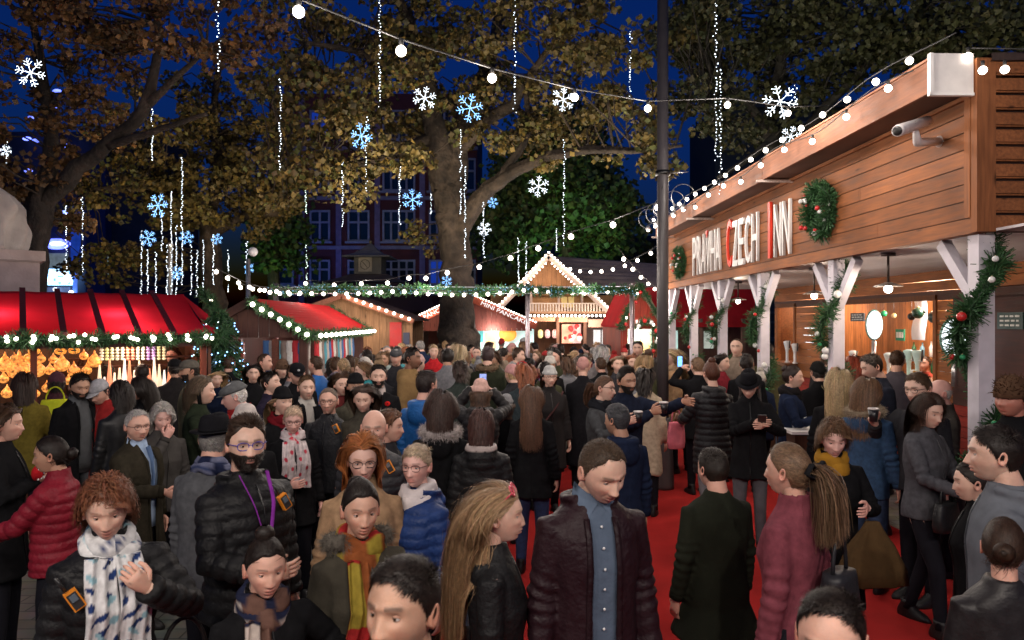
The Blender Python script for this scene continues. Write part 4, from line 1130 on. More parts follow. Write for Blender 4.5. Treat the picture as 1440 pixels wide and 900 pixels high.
def catenary(a, b, n, sag):
    a, b = np.array(a, float), np.array(b, float); t = np.linspace(0, 1, n)
    P = a+(b-a)*t[:, None]; P[:, 2] -= sag*4*t*(1-t); return P

A = [at(250, -60, 3.3), at(420, -2, 3.7), at(564, 55, 4.1), at(692, 96, 4.9), at(808, 125, 5.7), at(911, 142, 6.5), at(1023, 138, 7.1), at(1108, 150, 7.4), at(1190, 148, 7.3)]
festoon(A, A[1:8], 'festoon string of large round bulbs crossing the top of the picture towards the timber inn', r=0.031)
B = [at(932, 262, 9.4), at(925, 284, 9.6), at(862, 309, 10.4), at(803, 326, 11.2), at(757, 343, 12), at(718, 357, 12.6), at(674, 370, 13.2), at(629, 378, 13.8), at(599, 386, 14.2), at(575, 386, 14.6), at(545, 393, 15), at(508, 394, 15.5), at(470, 396, 16), at(430, 394, 16.5)]
festoon(B, B[1:], 'festoon string of round bulbs falling from the tall pole past the big trunk', r=0.042, cable_r=0.007)
for i, (x0, y0, x1, y1, d0, d1, n_, sg_, lab) in enumerate([(296, 372, 452, 402, 13, 15, 11, 0.25, 'festoon string of bulbs above the second red stall roof'),
        (330, 398, 560, 404, 14, 14.4, 14, 0.1, 'festoon string of bulbs along the left half of the garland truss'), (560, 404, 745, 402, 14.4, 14.4, 11, 0.1, 'festoon string of bulbs along the truss in front of the big trunk'),
        (745, 402, 895, 400, 14.4, 15, 9, 0.1, 'festoon string of bulbs along the truss in front of the chalet gable'), (870, 350, 925, 405, 12, 16, 5, 0.05, 'short festoon string of bulbs between tall pole and red hut roof'),
        (795, 372, 925, 345, 17, 14, 8, 0.25, 'festoon string of bulbs hanging before the dark chalet roof')]):
    P = catenary(at(x0, y0, d0), at(x1, y1, d1), n_*2+1, sg_)
    festoon(P, P[1::2], lab, r=0.036)

def blob_lights(mb, P, r):
    """tiny octahedra"""
    P = np.asarray(P); n = len(P)
    o = np.array([[1, 0, 0], [0, 1, 0], [-1, 0, 0], [0, -1, 0], [0, 0, 1], [0, 0, -1]], float)
    rr = np.broadcast_to(np.asarray(r, float), (n,))
    V = P[:, None]+o[None]*rr[:, None, None]
    t = np.array([[0, 1, 4], [1, 2, 4], [2, 3, 4], [3, 0, 4], [1, 0, 5], [2, 1, 5], [3, 2, 5], [0, 3, 5]])
    T = (np.arange(n)*6)[:, None, None]+t[None]
    mb.add(V.reshape(-1, 3), tris=T.reshape(-1, 3))
DR = [(307, -40, 100, 9), (534, -40, 150, 10), (394, 112, 238, 12), (724, -40, 162, 10), (1007, -60, 225, 9), (1013, 95, 272, 10), (886, 45, 135, 13), (793, 197, 345, 13), (256, 222, 300, 15), (214, 140, 225, 15),
      (116, 278, 385, 14), (93, 290, 380, 16), (9, 200, 232, 12), (515, 165, 268, 13), (482, 228, 318, 14), (562, 235, 315, 15), (648, 180, 300, 14), (654, 235, 362, 15), (680, 285, 362, 16), (199, 325, 416, 17),
      (219, 355, 416, 17), (235, 345, 416, 18), (241, 270, 416, 16), (256, 305, 400, 17), (269, 345, 416, 17), (286, 338, 414, 16), (347, 337, 420, 15), (430, 268, 300, 16), (431, 345, 395, 16), (729, 335, 396, 17), (740, 338, 394, 18), (783, 322, 352, 19), (1118, 116, 150, 8), (606, 270, 300, 18), (208, 352, 416, 18), (228, 300, 352, 18), (248, 318, 416, 18), (277, 352, 416, 18), (300, 330, 400, 19), (321, 352, 410, 18)]
zones = lambda x: 'on the far left' if x < 160 else 'over the left stalls' if x < 330 else 'left of the big trunk' if x < 600 else 'beside the big trunk' if x < 700 else 'over the chalet' if x < 870 else 'near the tall pole'
seen = {}
dsort = sorted(DR)
for i, (x, y0, y1, d) in enumerate(dsort):
    a, b = at(x, y0, d), at(x, y1, d); L = a[2]-b[2]
    ln = 'long' if y1-y0 > 120 else ('short' if y1-y0 < 60 else 'medium')
    key = (ln, zones(x)); seen[key] = seen.get(key, 0)+1
    n_same = sum(1 for q in dsort if (('long' if q[2]-q[1] > 120 else ('short' if q[2]-q[1] < 60 else 'medium')), zones(q[0])) == key)
    o_ = (['leftmost', 'second from the left', 'third from the left', 'fourth from the left', 'fifth from the left', 'sixth from the left', 'seventh from the left', 'eighth from the left', 'ninth from the left']+[w+' from the left' for w in ('tenth', 'eleventh', 'twelfth', 'thirteenth', 'fourteenth', 'fifteenth', 'sixteenth')])[seen[key]-1]
    lab = (f'{o_} of the {ln} light strands hanging {zones(x)}' if n_same > 1 else f'only {ln} strand of tiny lights hanging {zones(x)}')
    r_ = empty('icicle_strand', a, lab, 'light strand', 'hanging strands of tiny lights')
    n_ = int(L/0.045)+3; t = np.linspace(0, L, n_)
    P = np.stack([0.004*np.sin(t*9+x)+ERS.normal(size=n_)*0.010, ERS.normal(size=n_)*0.012, -t], 1)
    lm = MB(); keep = ERS.uniform(size=n_) > 0.12
    blob_lights(lm, P[keep], 0.0088*ERS.uniform(0.6, 1.35, keep.sum())*(d/12)**0.5); lm.build('led_chain', LEDG if 425 < x < 435 else LED, r_)
    cm2 = MB(); cm2.tube(P[::4] if n_ > 12 else P, 0.004, 4); cm2.build('cable', CABLE, r_)
SF = [(43, 102, 21, 0, 11), (222, 289, 18, 1, 13), (208, 335, 12, 1, 16), (262, 334, 10, 1, 17), (305, 336, 8, 1, 18), (249, 384, 10, 1, 17), (508, 191, 19, 1, 12), (597, 138, 17, 2, 13), (661, 152, 21, 1, 12), (580, 281, 15, 1, 14),
      (757, 262, 15, 0, 13), (693, 285, 8, 1, 18), (681, 322, 10, 0, 17), (792, 140, 17, 2, 12), (1097, 143, 24, 2, 9), (1112, 192, 15, 2, 10), (350, 378, 9, 1, 16), (628, 395, 8, 1, 18), (8, 212, 8, 0, 13)]
SFL = ['large white light snowflake alone at the upper left', 'large blue light snowflake above the left stalls', 'blue light snowflake just left below the large blue one', 'small blue light snowflake right below the large blue one', 'smallest blue light snowflake above the second red roof',
       'small blue light snowflake lowest above the red lantern stall', 'blue light snowflake on a strand left of the big tree crown', 'dim white light snowflake inside the big tree crown', 'brightest blue light snowflake in front of the big tree limb', 'blue light snowflake left of the big trunk before the brick building',
       'white light snowflake over the green lit tree', 'tiny blue light snowflake right of the big trunk', 'small white light snowflake on a strand right of the trunk', 'white light snowflake beside the festoon bulbs right of the tree', 'big white branching light snowflake above the inn roof', 'smaller white light snowflake below the one above the inn roof',
       'small blue light snowflake by the slim white lamp post', 'small blue light ornament low in front of the trunk', 'small white light ornament above the statue']
for (x, y, rp, c, d), lab in zip(SF, SFL):
    r = rp*d/1000.0*0.98; o = empty('light_snowflake', at(x, y, d), lab, 'snowflake light', 'snowflake lights hung in the trees')
    pts = []; arm = MB(); na = 6
    rot0 = ERS.uniform(0, 1); tilt = roty(0)@rotz(ERS.uniform(-0.5, 0.5))
    for k in range(na):
        a = rot0+k*2*PI/na; u = np.array([math.cos(a), 0, math.sin(a)]); v = np.array([-math.sin(a), 0, math.cos(a)])
        arm.tube([tilt@(u*0), tilt@(u*r)], r*0.009, 4)
        pts += [u*r*q_ for q_ in (0.15, 0.3, 0.45, 0.6, 0.8, 1.0)]
        for t in (0.5, 0.75):
            for s_ in (-1, 1):
                e = u*r*t+(u*0.7+v*s_)*r*0.22
                arm.tube([tilt@(u*r*t), tilt@e], r*0.007, 4)
                for q in (0.5, 1): pts.append(u*r*t*(1-q)+e*q)
    pts = np.array(pts)@tilt.T+ERS.normal(size=(len(pts), 3))*0.006
    blob_lights(arm, pts, r*0.030*ERS.uniform(0.5, 1.4, len(pts)))
    arm.build('lit_frame', LEDB if c == 1 else LED, o)

# ---------------------------------------------------------------- greenery helpers
def needles(mb, path, rad, n, L=0.07, w=0.008, cols=((0.02, 0.07, 0.025), (0.035, 0.11, 0.03)), sag=0.0, core=True):
    path = np.asarray(path, float); seg = np.r_[0, np.cumsum(np.linalg.norm(np.diff(path, axis=0), axis=1))]
    s = ERS.uniform(0, seg[-1], n); P = np.stack([np.interp(s, seg, path[:, k]) for k in range(3)], 1)
    Tn = np.stack([np.interp(s+0.01, seg, path[:, k])-np.interp(s-0.01, seg, path[:, k]) for k in range(3)], 1); Tn /= np.linalg.norm(Tn, axis=1, keepdims=True)+1e-9
    v = ERS.normal(size=(n, 3)); v -= Tn*np.sum(v*Tn, 1, keepdims=True); v /= np.linalg.norm(v, axis=1, keepdims=True)
    clump = 0.75+0.35*np.sin(s*23+2*np.sin(s*7))
    b = P+v*rad*0.25; dr = v+Tn*ERS.normal(size=(n, 1))*0.6; dr /= np.linalg.norm(dr, axis=1, keepdims=True)
    e = b+dr*(rad*0.8+L*ERS.uniform(0.3, 1, (n, 1)))*clump[:, None]; e[:, 2] -= sag
    c0, c1 = np.array(cols[0]), np.array(cols[1]); cc = c0+(c1-c0)*ERS.uniform(0, 1, (n, 1))
    ribbon(mb, np.stack([b, (b+e)/2, e], 1), np.cross(dr, ERS.normal(size=(n, 3))), w, cc, taper=False)
    if core: mb.tube(path, rad*0.35, 6, col=c0*0.6)
def garland(path, rad, n, label, bulbs=None, group='fir garlands', baubles=None, light_r=0.024, L=0.07, w=0.008, ledpts=None, ledm=None):
    path = np.asarray(path, float); o0 = path[0]
    root = empty('fir_garland', o0, label, 'garland', group)
    m_ = MB(); needles(m_, path-o0, rad, n, L, w); m_.build('needles', NEEDLE, root)
    b0 = None
    for b in (bulbs if bulbs is not None else []):
        if b0 is None: mm = MB(); mm.ball((0, 0, 0), light_r, 10, 7); b0 = mm.build('bulb', BULB, root); o = b0
        else: o = b0.copy(); COL.objects.link(o); o.parent = root
        o.location = Vector([float(v) for v in (np.asarray(b)-o0)])
    for b, c, r in (baubles or []):
        mm = MB(); mm.ball((0, 0, 0), r, 12, 9, col=c); mm.lathe((0, 0, r*0.92), [(r*0.22, 0), (r*0.2, r*0.25)], 6, col=(0.5, 0.4, 0.2)); o = mm.build('bauble', PLASTIC, root)
        o.location = Vector([float(v) for v in (np.asarray(b)-o0)])
    if ledpts is not None:
        mm = MB(); blob_lights(mm, np.asarray(ledpts)-o0, 0.009); mm.build('led_chain', ledm or LEDB, root)
    return root

# ---------------------------------------------------------------- trees
def leaves(mb, P, size, pal, seed):
    rs = np.random.RandomState(seed); n = len(P)
    u = rs.normal(size=(n, 3)); u /= np.linalg.norm(u, axis=1, keepdims=True)
    v = rs.normal(size=(n, 3)); v -= u*np.sum(u*v, 1, keepdims=True); v /= np.linalg.norm(v, axis=1, keepdims=True)
    w = np.cross(u, v)
    s = size*rs.uniform(0.55, 1.25, (n, 1))
    # a bent lobed leaf of five points: two quads
    c = P; 
    a0 = c-u*s*0.5; a1 = c+v*s*0.55+u*s*0.05+w*s*0.12; a2 = c+u*s*0.62; a3 = c-v*s*0.55+u*s*0.05+w*s*0.12
    m1 = c+u*s*0.12
    b1 = c+v*s*0.30+u*s*0.50; b2 = c-v*s*0.30+u*s*0.50
    V = np.stack([a0, a1, b1*0.5+a1*0.25+m1*0.25, a2, m1, a3, b2*0.5+a3*0.25+m1*0.25], 1)
    f = np.array([[0, 1, 2, 4], [4, 2, 3, 6], [0, 4, 6, 5]])
    F = (np.arange(n)*7)[:, None, None]+f[None]
    pal = np.array(pal); k = rs.randint(0, len(pal), n)
    cl = 1+0.35*nz(P, 0.9, seed)
    C = pal[k]*rs.uniform(0.6, 1.3, (n, 1))*cl[:, None]
    # patches of colour
    mixv = sstep(-0.2, 0.4, nz(P, 0.55, seed+5))[:, None]
    C = C*(1-0.5*mixv)+0.5*mixv*pal[0]*rs.uniform(0.7, 1.2, (n, 1))
    mb.add(V.reshape(-1, 3), F.reshape(-1, 4), col=np.repeat(C, 7, axis=0))
def tree(label, limbs, blobs, size, pal, seed, nl, cr=0.55, twig=0.018, barkc=(0.10, 0.074, 0.052), cat='tree', name='plane_tree'):
    rs = np.random.RandomState(seed)
    L3 = []
    for lb in limbs:
        pts = np.array([at(x, y, d) for x, y, d, r in lb]); rr = np.array([r for *_, r in lb])
        # resample smoothly with a slight wander
        m = len(pts); t = np.linspace(0, m-1, (m-1)*6+1); P = np.stack([np.interp(t, range(m), pts[:, k]) for k in range(3)], 1)
        for _ in range(3): P[1:-1] = (P[:-2]+2*P[1:-1]+P[2:])/4
        r2 = np.interp(t, range(m), rr)
        P[1:-1] += rs.normal(size=P[1:-1].shape)*r2[1:-1, None]*0.10
        L3.append((P, r2))
    base = L3[0][0][0].copy(); base[2] = 0
    root = empty(name, base, label, cat)
    tb = MB()
    for P, r2 in L3:
        n = 22 if r2[0] > 0.2 else 9
        T = np.gradient(P, axis=0); T /= np.linalg.norm(T, axis=1, keepdims=True)
        u = unit(np.cross([0, 1, 0.1], T[0])); R_ = []
        a = np.arange(n)*2*PI/n
        for i in range(len(P)):
            u = unit(u-T[i]*np.dot(u, T[i])); v = np.cross(T[i], u)
            lump = 1+0.10*np.sin(a*3+P[i][2]*1.1)+0.06*np.sin(a*5-P[i][2]*2.3+1)+0.05*np.sin(a*9+P[i][2]*5)
            R_.append(P[i]+(r2[i]*lump)[:, None]*(np.cos(a)[:, None]*u+np.sin(a)[:, None]*v))
        patch = 1+0.35*nz(np.array(R_), 3.1, seed)+0.2*nz(np.array(R_), 9, seed)
        tb.rings(np.array(R_)-base, True, True, np.clip(patch**1.6, 0.35, 2.0)[..., None]*np.array(barkc))
    allP = np.vstack([p[6:] if i == 0 else p for i, (p, r) in enumerate(L3)])
    LP = []
    for (x, y, rx, ry, d, dd, wgt) in blobs:
        c = at(x, y, d); RX, RZ = rx*d/1000, ry*d/1000
        nc = max(3, int(nl*wgt/60))
        v = rs.normal(size=(nc, 3)); v /= np.linalg.norm(v, axis=1, keepdims=True); v *= rs.uniform(0.1, 1, (nc, 1))**(1/2.2)
        cc = c+v*np.array([RX, dd, RZ])
        for q in cc:
            j = np.argmin(np.linalg.norm(allP-q, axis=1)+0.3*np.clip(allP[:, 2]-q[2], 0, 9)); a_ = allP[j]
            if np.linalg.norm(q-a_) > 0.5:
                mid = (a_+q)/2+rs.normal(size=3)*0.12*np.linalg.norm(q-a_)+np.array([0, 0, 0.1])
                tb.tube(np.array([a_, mid, q])-base, [twig*1.5, twig, twig*0.5], 4, caps=False, col=barkc)
            k = int(75*rs.uniform(0.5, 1.5)); r_ = cr*rs.uniform(0.6, 1.25)
            w_ = rs.normal(size=(k, 3)); w_ /= np.linalg.norm(w_, axis=1, keepdims=True); w_ *= rs.uniform(0, 1, (k, 1))**(1/2.5)
            LP.append(q+w_*r_*np.array([1.15, 1.15, 0.75]))
    tb.build('trunk', BARK, root)
    P = np.vstack(LP)-base; lm = MB(); leaves(lm, P, size, pal, seed); lm.build('crown', LEAF, root, smooth=False)
    return root
AUT = [(0.14, 0.105, 0.028), (0.10, 0.070, 0.024), (0.21, 0.145, 0.034), (0.06, 0.055, 0.022), (0.12, 0.13, 0.035)]
AUTD = [(0.13, 0.065, 0.02), (0.10, 0.05, 0.018), (0.17, 0.085, 0.025), (0.07, 0.045, 0.02)]
GRN = [(0.05, 0.10, 0.03), (0.07, 0.12, 0.03), (0.04, 0.075, 0.025), (0.10, 0.12, 0.03)]
OLV = [(0.07, 0.075, 0.025), (0.05, 0.055, 0.02), (0.10, 0.085, 0.03), (0.04, 0.05, 0.02)]
tree('huge plane tree with a thick mottled trunk and brown leaves in the market middle',
     [[(655, 575, 20, 0.85), (650, 520, 20, 0.66), (645, 470, 20, 0.52), (640, 400, 20, 0.44), (638, 320, 20, 0.42), (632, 260, 20, 0.43)],
      [(636, 310, 20, 0.42), (620, 230, 19.8, 0.36), (607, 160, 19.5, 0.26), (598, 90, 19, 0.2), (570, 20, 18.5, 0.14), (540, -60, 18, 0.1)],
      [(632, 290, 20, 0.40), (640, 220, 20, 0.33), (655, 160, 20.2, 0.26), (690, 90, 20.5, 0.18), (705, 0, 21, 0.14), (720, -80, 21, 0.1)],
      [(642, 330, 20, 0.30), (668, 285, 19.6, 0.24), (705, 250, 19, 0.18), (760, 222, 18.2, 0.14), (830, 210, 17.2, 0.10), (900, 212, 16, 0.07), (960, 205, 15.2, 0.03)],
      [(655, 200, 20, 0.20), (685, 165, 19.2, 0.16), (720, 150, 18.6, 0.14), (740, 110, 18, 0.10), (780, 60, 17.5, 0.07), (830, 10, 17, 0.05)],
      [(612, 190, 19.8, 0.18), (560, 215, 18.6, 0.13), (500, 232, 17.6, 0.10), (440, 225, 16.8, 0.07), (380, 235, 16.2, 0.04)],
      [(604, 140, 19.4, 0.16), (560, 100, 18.6, 0.11), (500, 70, 17.5, 0.08), (430, 60, 16.8, 0.05)],
      [(700, 255, 19, 0.12), (745, 190, 18.6, 0.09), (740, 130, 18.2, 0.06)]],
     [(600, 90, 150, 85, 19, 3.2, 1.3), (480, 60, 120, 70, 17.5, 2.5, 1.0), (440, 160, 100, 60, 17, 2.2, 0.9), (520, 210, 90, 55, 17, 2.0, 0.6), (740, 60, 150, 80, 18, 3, 1.2), (700, 170, 110, 60, 19, 2.4, 0.7), (850, 90, 110, 85, 16.5, 2.5, 0.8),
      (800, 190, 80, 45, 18, 1.8, 0.4), (900, 200, 55, 60, 16, 1.5, 0.30), (640, 0, 250, 50, 18, 4, 1.1), (560, 150, 60, 70, 20.5, 1.6, 0.45), (600, 330, 26, 55, 21.5, 0.7, 0.14), (410, 250, 70, 45, 16.5, 1.5, 0.35), (500, 250, 60, 45, 17.5, 1.4, 0.3)],
     0.135, AUT, 21, 1950, cr=0.40, barkc=(0.045, 0.034, 0.026))
tree('dark plane tree with black branches and brown leaves behind the statue on the far left',
     [[(40, 560, 15, 0.45), (42, 440, 15, 0.34), (48, 330, 15, 0.28), (62, 260, 15, 0.24)], [(58, 290, 15, 0.2), (120, 225, 14.8, 0.16), (205, 160, 14.2, 0.12), (225, 60, 14, 0.08), (215, -20, 14, 0.05)],
      [(60, 280, 15, 0.2), (75, 200, 15.2, 0.14), (60, 100, 15.4, 0.10), (40, 0, 15.4, 0.06)], [(150, 205, 14.6, 0.10), (215, 185, 14, 0.07), (290, 160, 13.4, 0.04)], [(190, 165, 14.4, 0.10), (225, 130, 14, 0.07), (290, 70, 13.4, 0.04)]],
     [(70, 60, 110, 85, 14.5, 2.2, 1.1), (20, 200, 75, 75, 14.5, 1.8, 0.7), (160, 20, 120, 45, 14, 2, 0.7), (300, 40, 90, 60, 13.5, 1.8, 0.5), (120, 170, 60, 50, 15.5, 1.2, 0.3), (60, 290, 70, 40, 15.5, 1.2, 0.35)],
     0.12, AUTD, 33, 1800, cr=0.36, barkc=(0.035, 0.027, 0.022))
tree('broad golden brown plane tree hanging over the left stalls',
     [[(300, 560, 22, 0.45), (305, 450, 22, 0.36), (300, 380, 22, 0.30), (290, 300, 22, 0.27)], [(292, 320, 22, 0.22), (250, 270, 21.4, 0.17), (180, 262, 20.6, 0.12), (120, 270, 20, 0.07)], [(290, 310, 22, 0.22), (310, 230, 22, 0.17), (300, 150, 21.6, 0.1), (310, 80, 21, 0.07)],
      [(295, 330, 22, 0.18), (350, 300, 21.4, 0.13), (400, 300, 21, 0.08)]],
     [(250, 200, 120, 80, 21, 2.8, 1.6), (330, 170, 90, 80, 21.5, 2.5, 1.1), (180, 280, 100, 55, 20.5, 2.2, 1.0), (300, 290, 100, 50, 21, 2.2, 1.0), (380, 260, 50, 60, 21, 1.6, 0.5), (140, 370, 50, 35, 22, 1.3, 0.3), (230, 370, 80, 35, 23, 1.5, 0.35)],
     0.135, AUT, 47, 2000, cr=0.40, barkc=(0.06, 0.045, 0.034))
tree('tall dark olive tree spreading behind the timber inn roof',
     [[(1120, 520, 17, 0.4), (1110, 400, 17, 0.33), (1090, 250, 17, 0.28)], [(1092, 260, 17, 0.2), (1080, 160, 16.6, 0.16), (1100, 90, 16.2, 0.12), (1090, 20, 16, 0.08), (1080, -60, 16, 0.06)], [(1092, 250, 17, 0.18), (1150, 160, 16.4, 0.12), (1220, 90, 16, 0.08), (1300, 20, 15.6, 0.05)],
      [(1086, 190, 16.8, 0.12), (1040, 130, 16, 0.08), (980, 150, 15.6, 0.05)], [(1100, 180, 16.4, 0.1), (1060, 220, 15.8, 0.07), (1010, 250, 15.5, 0.04)]],
     [(1060, 40, 120, 60, 16, 2.2, 1.2), (1180, 50, 110, 60, 15.5, 2.4, 1.1), (1300, 20, 120, 60, 14.5, 2.2, 1.2), (1000, 130, 60, 70, 16, 1.8, 0.45), (1090, 160, 80, 50, 16.5, 1.6, 0.35), (1410, 40, 80, 50, 13.5, 1.8, 0.7), (980, 30, 70, 50, 16, 1.8, 0.6), (1180, 120, 60, 40, 16.5, 1.5, 0.3)],
     0.125, OLV, 58, 2500, cr=0.38, barkc=(0.05, 0.045, 0.035))
tree('rounded tree lit green standing behind the chalet',
     [[(800, 560, 34, 0.5), (800, 420, 34, 0.4), (795, 330, 34, 0.3), (780, 270, 34, 0.2)], [(797, 350, 34, 0.2), (840, 300, 34, 0.12), (860, 270, 34, 0.08)], [(797, 350, 34, 0.2), (740, 310, 34, 0.12), (710, 280, 34, 0.08)]],
     [(780, 260, 90, 75, 34, 3.5, 1.8), (840, 310, 60, 50, 34, 3, 0.9), (720, 320, 55, 60, 34, 3, 0.9), (790, 200, 60, 50, 34.5, 3, 0.6)], 0.27, GRN, 61, 4200, cr=1.0, name='lit_tree')
tree('small tree lit green beside the brick building on the left',
     [[(385, 560, 32, 0.3), (385, 400, 32, 0.25), (385, 330, 32, 0.18)]], [(385, 320, 38, 65, 32, 2, 1.0)], 0.26, GRN, 63, 2200, cr=0.9, name='lit_tree')
tree('dark sparse tree seen through the gap between tall pole and green tree',
     [[(905, 560, 40, 0.3), (905, 400, 40, 0.25), (900, 330, 40, 0.15)]], [(900, 370, 50, 25, 40, 3, 0.6)], 0.3, OLV, 65, 1400, cr=1.0, name='background_tree')
# ---------------------------------------------------------------- timber inn on the right
UD = unit([-0.03, 1, 0]); VD = unit([1, 0.03, 0]); A0 = np.array([3.65, 5.6, 0.0])
def IP(s, v, z): return A0+UD*s+VD*v+np.array([0, 0, z])
MI = np.array([UD, VD, [0, 0, 1.]]).T      # columns: along, across, up
inn = empty('timber_inn', A0, 'large timber inn on the right with white posts, porch bar and lettered plank front', 'building')
def ibox(mb, s0, s1, v0, v1, z0, z1, col): mb.box(IP((s0+s1)/2, (v0+v1)/2, (z0+z1)/2)-A0, (s1-s0, v1-v0, z1-z0), MI, col=col)
WC = np.array([0.27, 0.098, 0.036])
fr = MB(); SE = 9.9
for i in range(7):      # planks of the front with a groove between
    z0 = 3.06+i*0.139; c = WC*ERS.uniform(0.85, 1.15)
    cuts = [0.0]+sorted(ERS.uniform(1, 10, 3))+[SE]
    for a_, b_ in zip(cuts[:-1], cuts[1:]): ibox(fr, a_+0.002, b_-0.002, 0.0, 0.05, z0, z0+0.130, c*ERS.uniform(0.88, 1.1))
ibox(fr, 0, SE, 0.012, 0.045, 3.03, 4.03, (0.05, 0.02, 0.01))
fr.build('plank_front', WOOD, inn, smooth=False)
bm_ = MB(); ibox(bm_, -0.03, SE, -0.03, 0.07, 2.925, 3.045, WC*1.1); ibox(bm_, 0.02, SE, -0.035, -0.003, 4.0, 4.035, WC*1.2); bm_.build('lower_beam', WOOD, inn, smooth=False)
cp = MB(); ibox(cp, -0.075, 0.0, -0.04, 0.11, 2.93, 4.28, WC*0.95); ibox(cp, 0.002, 0.07, -0.045, -0.002, 3.05, 3.995, WC*1.15); cp.build('corner_boards', WOODV, inn, smooth=False)
sd = MB()               # right-hand face, rounded boards
for i in range(10):
    z0 = 2.94+i*0.134; L = 3.6 if i < 6 else 3.6-(i-5)*0.7
    if z0 > 4.25: break
    c = WC*ERS.uniform(0.85, 1.1)
    ibox(sd, -0.055, 0.0, 0.113, L, z0+0.006, z0+0.118, c)
    ibox(sd, -0.070, -0.055, 0.113, L, z0+0.02, z0+0.105, c*1.04)
ibox(sd, -0.03, 0.0, 0.112, 3.6, 2.93, 4.1, (0.03, 0.012, 0.008))
sd.build('side_boards', WOOD, inn, smooth=False)
ev = MB()
for s0, s1, dz in ((-0.02, 3.4, 0.0), (3.41, 6.6, -0.012), (6.61, 9.2, -0.024)):
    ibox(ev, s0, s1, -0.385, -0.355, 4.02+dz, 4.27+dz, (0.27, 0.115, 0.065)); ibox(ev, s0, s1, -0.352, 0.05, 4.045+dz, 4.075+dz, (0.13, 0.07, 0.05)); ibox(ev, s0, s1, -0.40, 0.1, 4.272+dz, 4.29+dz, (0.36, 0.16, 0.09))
    ibox(ev, s1-0.03, s1-0.004, -0.47, 0.0, 3.985+dz, 4.015+dz, (0.6, 0.5, 0.45))
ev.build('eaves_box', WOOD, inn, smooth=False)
ec = MB(); ibox(ec, -0.05, -0.022, -0.40, -0.05, 3.99, 4.32, (0.75, 0.72, 0.70)); ibox(ec, -0.062, -0.05, -0.40, -0.375, 3.99, 4.32, (0.8, 0.78, 0.76)); ibox(ec, -0.062, -0.05, -0.40, -0.05, 3.99, 4.012, (0.8, 0.78, 0.76)); ec.build('eaves_end_panel', PAINT, inn, smooth=False)
rf = MB(); q = [IP(-0.1, 0.06, 4.31), IP(SE, 0.06, 4.31), IP(SE, 1.6, 4.36), IP(-0.1, 1.6, 4.36), IP(SE, 3.8, 3.7), IP(-0.1, 3.8, 3.7)]; q = [x-A0 for x in q]
lo_ = [x-np.array([0, 0, 0.06]) for x in q]
rf.add(q+lo_, [[0, 3, 2, 1], [3, 5, 4, 2], [6, 7, 8, 9], [9, 8, 10, 11], [0, 6, 9, 3], [3, 9, 11, 5]], col=(0.06, 0.04, 0.035)); rf.build('roof', WOOD, inn, smooth=False)
cl = MB()
for i in range(19): ibox(cl, -2.0, SE, 0.11+i*0.125, 0.11+i*0.125+0.121, 2.935, 2.955, np.array([0.62, 0.58, 0.60])*ERS.uniform(0.93, 1.04))
cl.build('porch_ceiling', PAINT, inn, smooth=False)
PW = (0.60, 0.56, 0.62)
for s in (0.07, 2.45, 4.6, 6.4, 8.1, 9.75):
    p_ = MB(); ibox(p_, s-0.065, s+0.065, 0.03, 0.16, 0, 2.92, PW); ibox(p_, s-0.075, s+0.075, 0.02, 0.17, 0, 0.12, PW); p_.build('post', PAINT, inn, smooth=False)
    for sg_ in ((1, -1) if s > 0.5 else (1,)):
        b_ = MB(); b_.bar(IP(s+sg_*0.05, 0.095, 2.40)-A0, IP(s+sg_*0.47, 0.095, 2.90)-A0, 0.09, 0.085, up=VD, col=PW); b_.build('brace', PAINT, inn, smooth=False)
BV = 2.4
bw = MB(); OC = np.array([0.36, 0.13, 0.045])
opens = [(4.3, 7.1), (8.9, 9.7)]
for i in range(21):
    z0 = i*0.14; c = OC*ERS.uniform(0.85, 1.15)*(0.9 if z0 > 1.1 else 1)
    if z0 < 1.1: c = np.array([0.30, 0.035, 0.025])*ERS.uniform(0.85, 1.1)
    segs = [(-2.0, SE)] if (z0 < 1.1 or z0+0.135 > 2.62) else [(-2, 1.9)]+[(3.9, 4.3), (7.1, 8.9), (9.7, SE)]
    for a_, b_ in segs: ibox(bw, a_, b_, BV, BV+0.05, z0+0.004, z0+0.134, c if a_ > -1.9 or z0 < 1.1 or z0 > 2.6 else np.array([0.09, 0.04, 0.03])*ERS.uniform(0.8, 1.2))
ibox(bw, 1.9, 3.9, BV, BV+0.05, 1.12, 2.55, (0.08, 0.035, 0.03))
bw.build('back_wall', WOOD, inn, smooth=False)
for a_, b_ in opens:
    tr_ = MB(); ibox(tr_, a_-0.06, b_+0.06, BV-0.03, BV-0.002, 2.53, 2.60, OC*0.4); ibox(tr_, a_-0.07, a_-0.002, BV-0.025, BV-0.002, 1.15, 2.53, OC*0.8); ibox(tr_, b_+0.002, b_+0.07, BV-0.025, BV-0.002, 1.15, 2.53, OC*0.8); tr_.build('window_trim', WOODV, inn, smooth=False)
ct = MB()
for a_, b_ in opens: ibox(ct, a_-0.2, b_+0.2, BV-0.28, BV+0.6, 1.30, 1.38, (0.22, 0.10, 0.05))
ct.build('bar_counter', WOOD, inn, smooth=False)
ib = MB()
for i in range(64):
    s0 = 3.2+i*0.13; ibox(ib, s0, s0+0.126, BV+1.5, BV+1.54, 0, 2.9, np.array([0.55, 0.21, 0.07])*ERS.uniform(0.75, 1.2))
ib.build('bar_back_boards', WOODV, inn, smooth=False)
ib = MB(); ibox(ib, 2.8, SE, BV+0.06, BV+1.5, 2.86, 2.9, (0.4, 0.2, 0.1)); ibox(ib, 3.1, 3.15, BV+0.06, BV+1.5, 0, 2.86, OC); ibox(ib, SE-0.1, SE, BV+0.06, BV+1.5, 0, 2.86, OC*0.7); ib.build('bar_shell', WOOD, inn, smooth=False)
